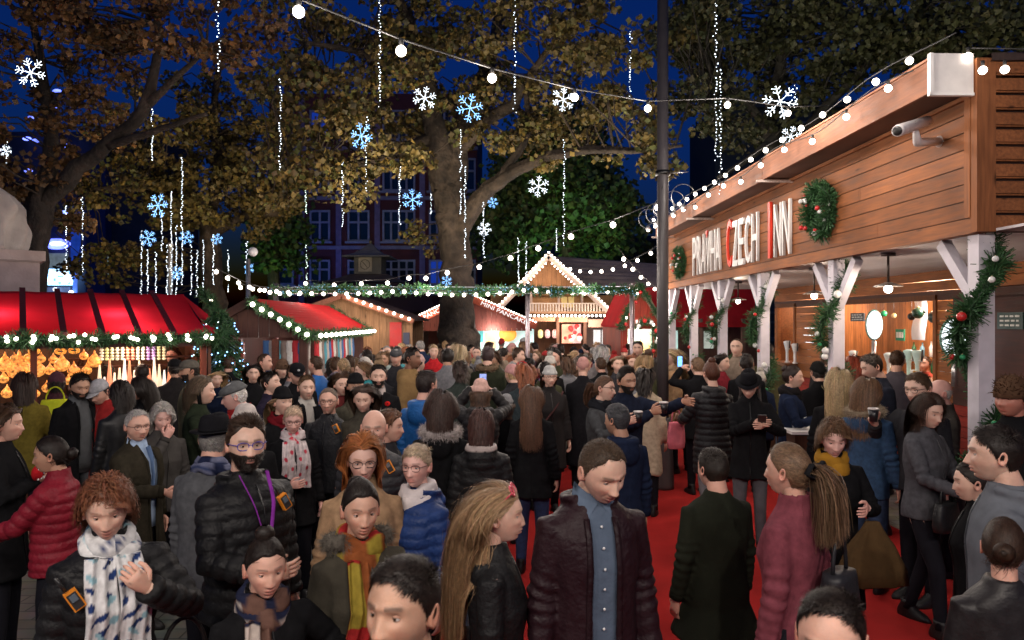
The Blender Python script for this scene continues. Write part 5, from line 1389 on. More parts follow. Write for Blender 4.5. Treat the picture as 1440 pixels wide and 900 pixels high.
# lettered sign
sg = empty('letter_sign', IP(7.7, -0.02, 3.06), 'tall white cut-out letters with red C and I on the inn plank front', 'sign')
def font_mesh(txt, ext=0.02):
    cu = bpy.data.curves.new('t', 'FONT'); cu.body = txt; cu.size = 1; cu.extrude = ext; cu.align_x = 'LEFT'; cu.resolution_u = 3
    o = bpy.data.objects.new('t', cu); COL.objects.link(o); dg = bpy.context.evaluated_depsgraph_get(); dg.update()
    me = bpy.data.meshes.new_from_object(o.evaluated_get(dg), depsgraph=dg); bpy.data.objects.remove(o); bpy.data.curves.remove(cu)
    return me
def flat_text(txt, origin, xdir, up, height, width, material, parent, name='letter', ext=0.02, loc0=None, each=False, gap=0.12, colf=None):
    """fits the text in width x height, made of one mesh (or one per letter)"""
    xdir, up = unit(xdir), unit(up); nrm = np.cross(xdir, up)
    chars = list(txt) if each else [txt]
    ad = width/len(chars) if each else width
    for i, ch in enumerate(chars):
        if ch == ' ': continue
        me = font_mesh(ch, 0.5); n = len(me.vertices); V = np.zeros(n*3, np.float32); me.vertices.foreach_get('co', V); V = V.reshape(-1, 3).astype(float)
        mn, mx_ = V.min(0), V.max(0); sz = np.maximum(mx_-mn, 1e-4)
        wd_ = ad*(1-gap) if each else ad
        if each and ch in 'I1!': wd_ = ad*0.28
        hh = height(i) if callable(height) else height
        U = (V-mn)/sz
        x0 = i*ad+(ad-wd_)/2 if each else 0
        Wv = np.asarray(origin)-(loc0 if loc0 is not None else 0)+np.outer(x0+U[:, 0]*wd_, xdir)+np.outer(U[:, 1]*hh, up)+np.outer(U[:, 2]*ext, nrm)
        me.vertices.foreach_set('co', Wv.astype(np.float32).ravel()); me.update()
        c = colf(i, ch) if colf else (0.8, 0.8, 0.8)
        setcol(me, np.tile(c, (n, 1))); me.materials.clear(); me.materials.append(material); me.name = name
        o = bpy.data.objects.new(name, me); COL.objects.link(o); o.parent = parent
LETM = mat('letter_paint', rough=0.4, noise=0.05)
o7 = IP(7.72, -0.012, 3.085)
flat_text('PRAVHA CZECH INN', o7, -UD, (0, 0, 1), lambda i: 0.70 if i not in (7, 13) else 0.76, 4.36, LETM, sg, 'letter', 0.035, np.array(sg.location), True, 0.16,
          colf=lambda i, ch: (0.85, 0.06, 0.03) if i in (7, 13) else (0.78, 0.76, 0.74))
ac = MB(); k0 = o7-UD*(4.36/16*3.5)+np.array([0, 0, 0.60]); ac.prism([(-0.06, 0.12), (0, 0), (0.06, 0.12)], 0.02, np.c_[np.array([-UD, [0, 0, 1], -VD]).T, k0-np.array(sg.location)-VD*0.04], col=(0.62, 0.05, 0.03)); ac.build('letter_accent', LETM, sg, smooth=False)
# wreaths
def wreath(c, r, n, lab, nrm=-VD):
    root = empty('fir_wreath', c, lab, 'wreath', 'round fir wreaths on the inn front'); a = np.linspace(0, 2*PI, 30); t = UD
    path = np.outer(np.cos(a), t)*r*0.78+np.outer(np.sin(a), [0, 0, 1])*r*0.84+nrm*0.04
    m_ = MB(); needles(m_, path, r*0.32, n, r*0.22, 0.009); m_.build('needles', NEEDLE, root)
    for k in range(14):
        b = ERS.uniform(0, 2*PI); q = (math.cos(b)*t*r*0.78+np.array([0, 0, math.sin(b)*r*0.84]))+nrm*(0.10+r*0.12)+ERS.normal(size=3)*0.03
        mm = MB(); rr = ERS.uniform(0.018, 0.032); mm.ball((0, 0, 0), rr, 10, 7, col=(0.5, 0.02, 0.02) if k % 2 else (0.7, 0.7, 0.68)); o = mm.build('bauble', PLASTIC, root); o.location = Vector(q)
wreath(IP(2.52, -0.02, 3.50), 0.30, 3000, 'full round fir wreath with red and white baubles right of the lettering')
wreath(IP(8.55, -0.02, 3.40), 0.27, 2200, 'fir wreath seen edge-on near the far left end of the inn front')
# CCTV
cc_ = empty('security_camera', IP(0.62, -0.06, 3.66), 'white tube security camera on an arm fixed to the inn front', 'security camera'); base_ = np.array(cc_.location)
h_ = MB(); a0_, a1_ = at(1262, 184, 5.55), at(1304, 170, 5.9); dd_ = unit(a1_-a0_)
h_.tube([a0_-base_, a0_-base_+dd_*0.02, a1_-base_], [0.045, 0.048, 0.043], 14, col=(0.62, 0.58, 0.58)); h_.build('housing', PLASTIC, cc_)
h_ = MB(); h_.tube([a0_-dd_*0.004-base_, a0_-dd_*0.012-base_], [0.038, 0.034], 14, col=(0.02, 0.02, 0.02)); h_.build('camera_lens', PLASTIC, cc_)
h_ = MB(); m1_ = lerp(a0_, a1_, 0.6)-np.array([0, 0, 0.05]); m2_ = at(1290, 200, 5.8); h_.tube([m1_-base_, lerp(m1_, m2_, 0.6)-base_, m2_-base_, at(1322, 199, 6.05)-base_], [0.022, 0.03, 0.036, 0.036], 10, col=(0.6, 0.56, 0.56)); h_.ball(at(1322, 199, 6.05)-base_, 0.05, 10, 8, col=(0.6, 0.56, 0.56)); h_.build('bracket', PLASTIC, cc_)
# eaves festoons and hooped spot lamps
P = [IP(s, -0.44-0.02*math.sin(s*3), 4.36+0.03*math.sin(s*2.2)) for s in np.linspace(-0.4, 9.4, 60)]
festoon(P, [IP(s, -0.44, 4.37) for s in np.arange(0.15, 9.3, 0.5)], 'festoon string of bulbs running along the top edge of the inn eaves', r=0.030, drop=0.02)
P = [IP(s, -0.50, 4.20+0.05*math.sin(s*2.9)) for s in np.linspace(0.0, 9.3, 60)]
festoon(P, [IP(s, -0.50, 4.20+0.05*math.sin(s*2.9)) for s in np.arange(0.35, 9.2, 0.7)], 'second festoon string of bulbs slung just below the inn eaves edge', r=0.030)
P = [IP(-0.06, -0.1, 4.36), IP(-0.2, 0.4, 4.3), IP(-0.25, 1.6, 4.1)]; festoon(P, [at(1382, 86, 5.3), at(1413, 85, 5.3), P[0]], 'black bulb cable running off the inn corner over the side boards', r=0.03)
for i, px in enumerate((951, 964, 977, 993, 1009)):
    s = (3.65-(px-720)/1000*5.6)/((px-720)/1000+0.03)*1.0
    s = max(0, s); c0 = IP(s, -0.36, 4.2)
    l_ = empty('hoop_lamp', c0, ['fifth', 'fourth', 'third', 'second', 'first'][i]+' hooped arm lamp from the middle of the inn eaves above the letters', 'lamp', 'hooped arm lamps above the inn letters')
    m_ = MB(); a = np.linspace(-0.3, PI*1.5, 16); m_.tube(np.stack([-0.20*np.ones(16)*0-0.22+0.20*np.cos(a), 0*a, 0.14+0.2*np.sin(a)], 1), 0.007, 6, col=(0.25, 0.25, 0.25)); m_.build('arm', METAL, l_)
    m_ = MB(); m_.lathe((-0.22, 0, -0.06), [(0.02, 0.06), (0.045, 0.02), (0.06, -0.03), (0.05, -0.03)], 12, col=(0.5, 0.5, 0.5)); m_.build('shade', METAL, l_)
    m_ = MB(); m_.ball((-0.22, 0, -0.095), 0.030, 10, 8); m_.build('bulb', BULB, l_)
# porch lamps
for i, (px, py, d) in enumerate(((1249, 405, 7.3), (1145, 415, 9.3), (1038, 423, 12.5))):
    c = at(px, py, d); l_ = empty('porch_lamp', c, ['flat-shaded lamp glowing under the porch ceiling nearest the camera', 'middle flat-shaded lamp glowing under the porch ceiling', 'farthest flat-shaded lamp under the porch ceiling'][i], 'lamp', 'porch lamps')
    m_ = MB(); m_.lathe((0, 0, 0), [(0.03, 0.06), (0.05, 0.05), (0.14, 0.02), (0.14, 0.014), (0.03, 0.03)], 20, col=(0.6, 0.55, 0.5)); m_.build('lamp_shade', METAL, l_)
    m_ = MB(); m_.tube([(0, 0, 0.05), (0, 0, 2.93-c[2])], 0.012, 6, col=(0.1, 0.08, 0.07)); m_.lathe((0, 0, 2.90-c[2]), [(0.07, 0), (0.07, 0.03)], 12, col=(0.12, 0.1, 0.1)); m_.build('stem', METAL, l_)
    m_ = MB(); m_.ball((0, 0, -0.01), 0.042, 12, 9); m_.build('bulb', BULB, l_)
    lamp('POINT', c-np.array([0, 0, 0.10]), 16, (1, 0.80, 0.62), 0.05)
# garlands on the posts
def post_garland(s, n, lab, zt=2.9, zb=0.9, turns=1.6, bb=()):
    t = np.linspace(0, 1, 40); a = t*turns*2*PI+1.2
    path = [IP(s+0.13*math.cos(k), 0.095+0.13*math.sin(k)-0.04, lerp(zt, zb, u)) for k, u in zip(a, t)]
    bs = []
    for k in range(9):
        j = ERS.randint(3, 38); c = [(0.5, 0.02, 0.02), (0.75, 0.75, 0.72), (0.02, 0.25, 0.10), (0.7, 0.7, 0.7)][k % 4]
        bs.append((np.array(path[j])+np.array([-0.08, -0.09, 0])+ERS.normal(size=3)*0.03, c, ERS.uniform(0.022, 0.042)))
    garland(path, 0.075, n, lab, baubles=bs, group='bauble garlands on the inn posts', L=0.085, w=0.008)
for s, n, lab, zt in ((0.07, 4200, 'thick fir garland with silver baubles spiralling round the nearest inn post', 2.9), (2.45, 2600, 'fir garland with red bauble round the second inn post', 2.9), (4.6, 2000, 'fir garland round the third inn post', 2.9),
                  (6.4, 1500, 'fir garland round the fourth inn post', 2.8), (8.1, 1200, 'fir garland round the fifth inn post', 2.8), (9.75, 900, 'fir garland round the farthest inn post', 2.6)): post_garland(s, n, lab, zt)
# bar contents
def sbox(name, c, size, col, lab, cat, m=PLASTIC, group=None, rot=MI, smooth=False):
    mm = MB(); mm.box((0, 0, 0), size, rot, col=col); o = mm.build(name, m, None, smooth, loc=c); tag(o, lab, cat, group); return o
def wallp(px, v):  # the s at which a ray through column px meets the plane v
    k = (px-720)/1000.0; p0 = A0+VD*v
    return (p0[0]-k*p0[1])/(k*UD[1]-UD[0])
for px, py, v, lab in ((1229, 457, BV-0.12, 'oval lit beer sign on a stalk at the left of the bar'), (1342, 475, BV-0.15, 'large oval lit beer sign at the right end of the bar'), (1138, 470, BV+0.3, 'small oval lit beer sign in the far bar window')):
    s = wallp(px, v); c = IP(s, v, 0); z = H-(py-YH)/1000*c[1]; c[2] = z
    t_ = empty('lit_beer_sign', c, lab, 'bar sign', 'oval lit beer signs'); rr = (0.14, 0.25) if px < 1300 else (0.20, 0.27)
    m_ = MB(); a = np.arange(20)*2*PI/20; m_.rings([np.stack([rr[0]*k_*np.cos(a), y_+0*a, rr[1]*k_*np.sin(a)], -1) for y_, k_ in ((0.03, 0.9), (0.0, 1.0), (-0.02, 0.97))], col=(0.15, 0.35, 0.3)); m_.build('rim', PLASTIC, t_)
    m_ = MB(); m_.rings([np.stack([rr[0]*k_*np.cos(a), y_+0*a, rr[1]*k_*np.sin(a)], -1) for y_, k_ in ((-0.021, 0.9), (-0.028, 0.85))], col=(0.85, 0.95, 1.0)); m_.build('lit_face', mat('beer_sign_glow', rough=0.4, noise=0.2, nscale=9, emit='col', estr=1.6), t_)
    m_ = MB(); m_.tube([(0, 0, -rr[1]), (0, 0, 1.38-z)], 0.035, 10, col=(0.6, 0.6, 0.62)); m_.build('stalk', METAL, t_)
s = wallp(1293, BV+0.5); c = IP(s, BV+0.5, 0); pz = lambda py: H-(py-YH)/1000*c[1]
m_ = MB(); t = np.linspace(0, 1, 10); hw = 0.17
m_.rings([[np.array([-hw*UD[0], -hw, lerp(pz(422), pz(478), k)])+VD*0.02*math.sin(k*5), np.array([hw*UD[0], hw, lerp(pz(422), pz(478), k)])+VD*0.03*math.sin(k*5+0.6), np.array([hw*UD[0], hw, lerp(pz(422), pz(478), k)])+VD*(0.004+0.03*math.sin(k*5+0.6)), np.array([-hw*UD[0], -hw, lerp(pz(422), pz(478), k)])+VD*(0.004+0.02*math.sin(k*5))] for k in t], True, False, (0.72, 0.74, 0.78))
c[2] = 0; o = m_.build('paper_poster', PAINT, None, loc=c); tag(o, 'long white paper sheet hanging behind the bar among baubles', 'poster')
for px, py, r, col, lab in ((1232, 444, 0.075, (0.6, 0.06, 0.05), 'red bauble hanging over the bar at the left'), (1243, 441, 0.05, (0.02, 0.35, 0.15), 'green bauble next to the red one over the bar'), (1257, 444, 0.04, (0.8, 0.6, 0.3), 'small gold bauble over the bar'),
                       (1291, 440, 0.085, (0.01, 0.05, 0.03), 'dark green bauble in front of the white sheet'), (1282, 445, 0.06, (0.01, 0.012, 0.012), 'black bauble left of the white sheet middle'), (1314, 446, 0.09, (0.03, 0.06, 0.06), 'dark grey-green bauble right of the white sheet'), (1325, 442, 0.075, (0.7, 0.5, 0.2), 'gold bauble at the right edge of the bar window'), (1300, 439, 0.02, (0.01, 0.02, 0.01), 'tiny black bauble on the white sheet')):
    v = BV+0.25; s = wallp(px, v); c = IP(s, v, 0); c[2] = H-(py-YH)/1000*c[1]
    mm = MB(); mm.ball((0, 0, 0), r, 16, 12, col=col); mm.lathe((0, 0, r*0.95), [(r*0.2, 0), (r*0.2, r*0.22)], 8, col=(0.5, 0.4, 0.2)); mm.tube([(0, 0, r), (0, 0, 2.55-c[2])], 0.003, 4, col=(0.1, 0.1, 0.1)); o = mm.build('hanging_bauble', PLASTIC, None, loc=c); tag(o, lab, 'bauble', 'baubles hung in the bar window')
for i, (px, py, hgt, col, lab) in enumerate(((1250, 485, 0.26, (0.75, 0.8, 0.78), 'tall pale beer font nearest the oval sign'), (1262, 488, 0.22, (0.8, 0.8, 0.78), 'pale beer font left of the green sign'), (1278, 495, 0.33, (0.55, 0.8, 0.75), 'glassy teal beer font with a flared top'), (1290, 495, 0.33, (0.6, 0.82, 0.78), 'twin glassy teal beer font on the right'),
                                        (1107, 468, 0.34, (0.7, 0.75, 0.8), 'pale beer font in the far bar window'), (1118, 468, 0.3, (0.8, 0.82, 0.85), 'white beer font in the far bar window'), (1200, 492, 0.25, (0.8, 0.8, 0.8), 'small white beer font by the left wall'))):
    v = BV-0.08; s = wallp(px, v); c = IP(s, v, 0); c[2] = 1.38; hgt += 0.06
    mm = MB(); mm.lathe((0, 0, 0), [(0.05, 0), (0.05, 0.02), (0.028, 0.04), (0.03, hgt*0.6), (0.07, hgt), (0.075, hgt+0.03), (0.03, hgt+0.05)], 14, col=col)
    mm.bar((0, -0.03, hgt*0.75), (0, -0.12, hgt*0.72), 0.02, 0.02, col=(0.6, 0.6, 0.6)); mm.bar((0, -0.11, hgt*0.72), (0, -0.13, hgt*1.15), 0.02, 0.02, col=(0.05, 0.05, 0.05))
    o = mm.build('beer_font', PLASTIC, None, loc=c); tag(o, lab, 'beer tap', 'beer fonts on the bar counter')
for px, py, w_, h_2, v, txt, lab, nm, bc in ((1206, 446, 0.44, 0.14, BV-0.03, '', 'small dark board with white writing left of the bar window', 'menu_board', (0.02, 0.02, 0.025)), (1421, 451, 0.42, 0.20, BV-0.03, '', 'dark teal notice board on the wall behind the nearest post', 'notice_board', (0.015, 0.05, 0.05)), (1266, 471, 0.26, 0.2, BV+0.9, '', 'green exit sign behind the bar', 'exit_sign', (0.01, 0.22, 0.12))):
    s = wallp(px, v); c = IP(s, v, 0); c[2] = H-(py-YH)/1000*c[1]
    r_ = empty(nm, c, lab, 'sign'); mm = MB(); mm.box((0, 0, 0), (w_, 0.02, h_2), MI, col=bc); mm.build('panel', PAINT, r_, smooth=False)
    # the writing is too small to read in the photograph: rows of pale strokes
    for li in range(1 if nm == 'exit_sign' else 3):
        mm = MB(); x = -w_*0.38
        while x < w_*0.36:
            l_ = w_*(0.14 if nm != 'exit_sign' else 0.26)*ERS.uniform(0.6, 1.3); l_ = min(l_, w_*0.4-x)
            mm.box(-UD*(x+l_/2)-VD*0.0125+np.array([0, 0, (0 if nm == 'exit_sign' else (0.27-0.27*li)*h_2)]), (l_, 0.004, h_2*(0.5 if nm == 'exit_sign' else 0.11)), MI, col=(0.6, 0.62, 0.6)); x += l_+w_*0.06
        mm.build('lettering', LETM, r_, smooth=False)
for i in range(22):
    s_ = 4.35+0.125*i; c = IP(s_, BV+1.28+0.05*(i % 2), 1.62 if i % 2 else 1.32); hh = 0.24+0.06*ERS.uniform(); mm = MB(); mm.lathe((0, 0, 0), [(0.035, 0), (0.037, hh*0.6), (0.014, hh*0.78), (0.013, hh), (0.016, hh)], 10, col=[(0.3, 0.12, 0.02), (0.02, 0.14, 0.05), (0.6, 0.6, 0.6), (0.5, 0.04, 0.03), (0.15, 0.35, 0.5)][i % 5])
    o = mm.build('bottle', PLASTIC, None, loc=c); tag(o, 'bottle standing on the shelves behind the inn bar', 'bottle', 'bottles behind the bar')
for i in range(16):
    s_ = 4.4+0.17*i; c = IP(s_, BV-0.16+0.06*(i % 3), 1.381); mm = MB(); mm.lathe((0, 0, 0), [(0.03, 0), (0.038, 0.14), (0.034, 0.14), (0.027, 0.01)], 10, col=[(0.75, 0.78, 0.8), (0.6, 0.3, 0.05), (0.7, 0.7, 0.7), (0.6, 0.08, 0.04)][i % 4])
    o = mm.build('beer_glass', PLASTIC, None, loc=c); tag(o, 'glass standing in the row on the inn bar counter', 'glass', 'glasses in a row on the bar counter')
for z_ in (1.31, 1.61): mm = MB(); ibox(mm, 4.3, 7.1, BV+1.18, BV+1.49, z_-0.03, z_-0.002, (0.3, 0.13, 0.05)); mm.build('bar_shelf', WOOD, inn, smooth=False)
lamp('POINT', IP(4.8, BV+0.5, 2.6), 60, (1, 0.9, 0.8), 0.15)
lamp('POINT', IP(5.6, BV+0.8, 2.6), 80, (1, 0.82, 0.62), 0.15); lamp('POINT', IP(9.6, BV+0.8, 2.6), 30, (1, 0.85, 0.7), 0.15)
mm = MB(); mm.tube([IP(-2, 1.9, 2.6)-A0, IP(1.3, 1.9, 2.6)-A0], 0.09, 12, col=(0.45, 0.42, 0.45)); o = mm.build('duct_pipe', METAL, inn)
# poser tables with white tops
for px, py, d, lab in ((1085, 552, 11.3, 'white-topped barrel table behind the woman in the black hat'), (1134, 602, 7.5, 'small white-topped table with glasses beside the blonde woman in black')):
    c = at(px, py, d); z = c[2]; c[2] = 0; t_ = empty('standing_table', c, lab, 'table', 'standing tables outside the inn')
    mm = MB(); mm.box((0, 0, z-0.015), (0.5, 0.5, 0.03), col=(0.75, 0.72, 0.7)); mm.build('tabletop', PAINT, t_, smooth=False)
    mm = MB(); mm.box((0, 0, z/2-0.02), (0.40, 0.40, z-0.06), col=(0.10, 0.045, 0.025)); mm.build('pedestal', WOODV, t_, smooth=False)
    for k in range(3):
        g_ = MB(); g_.lathe((0, 0, 0), [(0.028, 0), (0.035, 0.11), (0.031, 0.11), (0.025, 0.01)], 10, col=(0.7, 0.7, 0.7)); o = g_.build('drinking_glass', PLASTIC, None, loc=c+np.array([-0.12+0.12*k, 0.05*(k % 2), z+0.001])); tag(o, ('empty glass on the '+('barrel table by the black hat' if px < 1100 else 'small table by the blonde woman')+(', left' if k == 0 else ', middle' if k == 1 else ', right')), 'glass', 'glasses on the standing tables')

# ---------------------------------------------------------------- tall pole
c = at(932, 452, 9.5); c[2] = 0; pl = empty('lamp_pole', c, 'tall dark steel pole standing between the crowd and the inn', 'pole')
m_ = MB(); m_.tube([(0, 0, 0), (0, 0, 3.4), (0, 0, 7.6)], [0.080, 0.076, 0.072], 20, col=(0.045, 0.04, 0.042)); m_.build('shaft', PAINT, pl)
m_ = MB(); m_.lathe((0, 0, 0), [(0.15, 0), (0.15, 0.05), (0.12, 0.9), (0.10, 0.95)], 20, col=(0.08, 0.07, 0.07)); m_.build('base', PAINT, pl)
m_ = MB(); m_.lathe((0, 0, 4.18), [(0.10, 0), (0.10, 0.06)], 20, col=(0.03, 0.03, 0.03)); m_.bar((0.09, 0, 4.21), (0.34, 0, 4.23), 0.012, 0.012, col=(0.3, 0.3, 0.3)); m_.build('clamp', METAL, pl)

# ---------------------------------------------------------------- stalls
def frame3(o, x, z=(0, 0, 1)):
    x = unit(x); z = np.array(z, float); y = np.cross(z, x); return np.array([x, y, z]).T
# 1: red-roofed lantern stall on the left
SX = unit([0.82, 0.57, 0]); SY = np.array([-SX[1], SX[0], 0]); S0 = np.array([-4.2, 9.8, 0.0]); MS = np.array([SX, SY, [0, 0, 1.]]).T
def SP(t, w, z): return S0-SX*t+SY*w+np.array([0, 0, z])
st1 = empty('lantern_stall', S0, 'long red-roofed market stall full of golden lanterns on the left', 'market stall')
def s1box(mb, t0, t1, w0, w1, z0, z1, col): mb.box(SP((t0+t1)/2, (w0+w1)/2, (z0+z1)/2)-S0, (t1-t0, w1-w0, z1-z0), MS, col=col)
TL_ = 5.0
m_ = MB(); G_ = []
for t in np.linspace(-0.0, TL_, 40):
    k = 0.35 if t < 0.2 else 0
    row = [SP(t, w+0.0, lerp(2.10, 2.66, w/1.7)-0.04*math.sin(w/1.7*PI)-0.012*abs(math.sin(t/0.42*PI))) for w in np.linspace(-0.18, 1.7, 8)]
    G_.append([x-S0 for x in row])
G_ = np.array(G_); m_.rings(G_, False, False, (0.50, 0.014, 0.035))
m_.add([SP(0, -0.18, 2.06)-S0, SP(0.02, 1.7, 2.66)-S0, SP(-0.35, 0.2, 2.08)-S0], tris=[[0, 2, 1]], col=(0.6, 0.02, 0.04))
m_.build('canvas_roof', CANVAS, st1)
for i in range(12):
    t = 0.452+0.41*i; m_ = MB(); m_.bar(SP(t, -0.19, 2.085)-S0, SP(t, 1.7, 2.695)-S0, 0.07, 0.03, col=(0.09, 0.012, 0.02)); m_.build('roof_batten', WOOD, st1, smooth=False)
m_ = MB(); s1box(m_, -0.02, TL_, -0.14, -0.09, 1.90, 2.06, (0.08, 0.03, 0.025)); s1box(m_, -0.0, TL_, 1.6, 1.65, 0, 2.6, (0.10, 0.05, 0.025)); s1box(m_, -0.04, 0.0, -0.05, 1.6, 0, 2.1, (0.12, 0.05, 0.03)); m_.build('walls', WOOD, st1, smooth=False)
m_ = MB(); s1box(m_, 0, TL_, 0.0, 0.55, 0.0, 1.0, (0.15, 0.06, 0.03)); m_.build('counter', WOOD, st1, smooth=False)
m_ = MB(); s1box(m_, 0, TL_, 0.9, 1.3, 1.58, 1.60, (0.10, 0.04, 0.02)); s1box(m_, 0, 1.6, 0.5, 0.7, 1.72, 1.74, (0.10, 0.04, 0.02)); m_.build('shelf', WOOD, st1, smooth=False)
for t in (0.02, 1.95): m_ = MB(); s1box(m_, t, t+0.07, -0.05, 0.03, 0, 2.0, (0.20, 0.05, 0.03)); m_.build('post', WOODV, st1, smooth=False)
path = [SP(t, -0.20, 2.0+0.015*math.sin(t*7)) for t in np.linspace(-0.15, TL_, 60)]
def p2t(px, w=-0.2):
    k = (720-px)/1000.0; o = S0+SY*w   # (-x)/y = k
    return (k*o[1]+o[0])/(SX[0]+k*SX[1]) if True else 0
bl = [];
for px in (287, 262, 238, 213, 188, 165, 131, 108, 78, 47, 18):
    k = (720-px)/1000.0; o = S0+SY*-0.2; t = (k*o[1]+o[0])/(k*SX[1]-SX[0])*1.0
    t = (-(o[0])-k*o[1])/(-(k*SX[1])-(-SX[0])) if False else (k*o[1]+o[0])/(k*SX[1]-(-SX[0])*(-1)) if False else None
    # solve (-(o.x - SX.x t)) = k (o.y - SX.y t)
    t = (k*o[1]+o[0])/(SX[0]+k*SX[1])
    for q in range(3): bl.append(SP(t, -0.29, 2.02)+ERS.normal(size=3)*np.array([0.035, 0.01, 0.022]))
garland(path, 0.085, 5200, 'fir garland with clusters of white lights along the lantern stall eaves', bulbs=bl, light_r=0.023, L=0.07)
path = [SP(-0.15, -0.2, 2.0), SP(-0.32, 0.3, 2.18), SP(-0.3, 1.0, 2.45), SP(-0.25, 1.75, 2.75)]
garland(path, 0.08, 1500, 'fir garland climbing the right roof edge of the lantern stall', bulbs=[SP(-0.3, 1.2, 2.55)])
LANT = [(7, 512, 13), (27, 517, 19), (52, 519, 13), (70, 520, 8), (87, 512, 12), (104, 521, 10), (133, 507, 11), (42, 505, 7), (58, 504, 7), (75, 505, 7), (118, 500, 7), (20, 503, 6), (5, 532, 8), (34, 540, 8), (66, 545, 8), (10, 552, 9), (96, 535, 7), (122, 520, 8), (50, 553, 7), (84, 560, 8)]
nth = lambda k: ['first', 'second', 'third', 'fourth', 'fifth', 'sixth', 'seventh', 'eighth', 'ninth', 'tenth'][k]
def raywall(px, py, w):
    k = (720-px)/1000.0; o = S0+SY*w; t = (k*o[1]+o[0])/(SX[0]+k*SX[1]); c = SP(t, w, 0); c[2] = H-(py-YH)/1000*c[1]; return c
big = sorted([q for q in LANT if q[2] >= 10]); small = sorted([q for q in LANT if q[2] < 10])
for lst, nm_ in ((big, 'large'), (small, 'small')):
    for i, (px, py, r) in enumerate(lst):
        w = ERS.uniform(0.25, 0.7); c = raywall(px, py, w); R0 = r*c[1]/1000*0.84
        row = 'in the upper row' if py < 530 else 'low over the counter'
        same = [q for q in lst if (q[1] < 530) == (py < 530)]; kk = same.index((px, py, r))
        l_ = empty('gold_lantern', c, f'{nm_} golden onion-shaped lantern {row}, {nth(min(kk, 9))} from the left of its size', 'lantern', 'golden lanterns in the left stall')
        mm = MB(); mm.lathe((0, 0, 0), [(R0*0.3, -R0), (R0*0.75, -R0*0.75), (R0, -R0*0.2), (R0*0.9, R0*0.25), (R0*0.5, R0*0.7), (R0*0.18, R0*1.1), (R0*0.05, R0*1.6)], 16, col=(0.9, 0.36, 0.08)); mm.build('lantern_shade', GLOW2, l_)
        mm = MB(); mm.tube([(0, 0, R0*1.5), (0, 0, max(R0*1.8, 2.05-c[2]))], 0.004, 4); mm.build('cord', CABLE, l_)
for i, (px, py) in enumerate(((48, 494), (85, 494), (104, 493), (42, 502))):
    c = raywall(px, py, 0.4); mm = MB(); a = np.linspace(0, 2*PI, 21); mm.tube(np.stack([0.062*np.cos(a), 0*a, 0.028*np.sin(a)], 1), 0.016, 8, caps=False, col=(1.0, 0.45, 0.08)); mm.tube([(0, 0, 0.03), (0, 0, 2.03-c[2])], 0.003, 4, col=(0.05, 0.03, 0.01))
    o = mm.build('ring_lamp', GLOW2, None, loc=c); tag(o, f'golden ring-shaped lamp under the left garland, {nth([1, 2, 3, 0][i])} from the left', 'lamp', 'ring lamps in the left stall')
cols_ = [(0.6, 0.55, 0.4), (0.5, 0.5, 0.2), (0.55, 0.5, 0.3), (0.45, 0.42, 0.3), (0.6, 0.5, 0.35), (0.75, 0.20, 0.12), (0.75, 0.18, 0.12), (0.55, 0.55, 0.4), (0.6, 0.5, 0.4), (0.45, 0.25, 0.55), (0.5, 0.3, 0.6), (0.5, 0.5, 0.25), (0.6, 0.5, 0.3)]
for i, col in enumerate(cols_):
    px = 143+i*7.3; c = raywall(px, 483, 0.45); mm = MB()
    for k in range(6): mm.ball((0, 0, -k*0.042), (0.026, 0.026, 0.019), 8, 6, col=np.array(col)*ERS.uniform(0.8, 1.2))
    o = mm.build('candle_strand', GLOW, None, loc=c); tag(o, f'hanging strand of {"red" if i in (5, 6) else "purple" if i in (9, 10) else "cream and olive"} candle balls, {nth(min(i, 9)) if i < 10 else ["eleventh", "twelfth", "thirteenth"][i-10]} from the left', 'candle strand', 'candle strands in the left stall')
for i in range(16):
    px = 140+i*7.0; c = raywall(px, 522+6*(i % 3), 0.25); c[2] = 1.0; hh = 0.5+0.25*ERS.uniform(); mm = MB()
    mm.lathe((0, 0, 0), [(0.045, 0), (0.05, hh*0.4), (0.02, hh*0.8), (0.01, hh)], 8, col=[(1.0, 0.75, 0.5), (1.0, 0.9, 0.8), (0.9, 0.3, 0.15), (1, 0.8, 0.6)][i % 4]); o = mm.build('table_candle', GLOW, None, loc=c)
    tag(o, f'tall glowing candle on the lantern stall counter, number {i+1} from the left', 'candle', 'tall candles on the left stall counter')
lamp('POINT', SP(2.6, 0.6, 1.85), 8, (1.0, 0.62, 0.30), 0.1); lamp('POINT', SP(0.9, 0.3, 1.88), 12, (1.0, 0.78, 0.55), 0.1); lamp('POINT', SP(4.2, 0.5, 1.85), 7, (1.0, 0.62, 0.30), 0.1)
lamp('POINT', SP(1.0, 0.9, 2.12), 12, (1.0, 0.75, 0.6), 0.1); lamp('POINT', SP(2.4, 0.9, 2.12), 12, (1.0, 0.75, 0.6), 0.1); lamp('POINT', SP(3.7, 0.9, 2.12), 12, (1.0, 0.75, 0.6), 0.1)

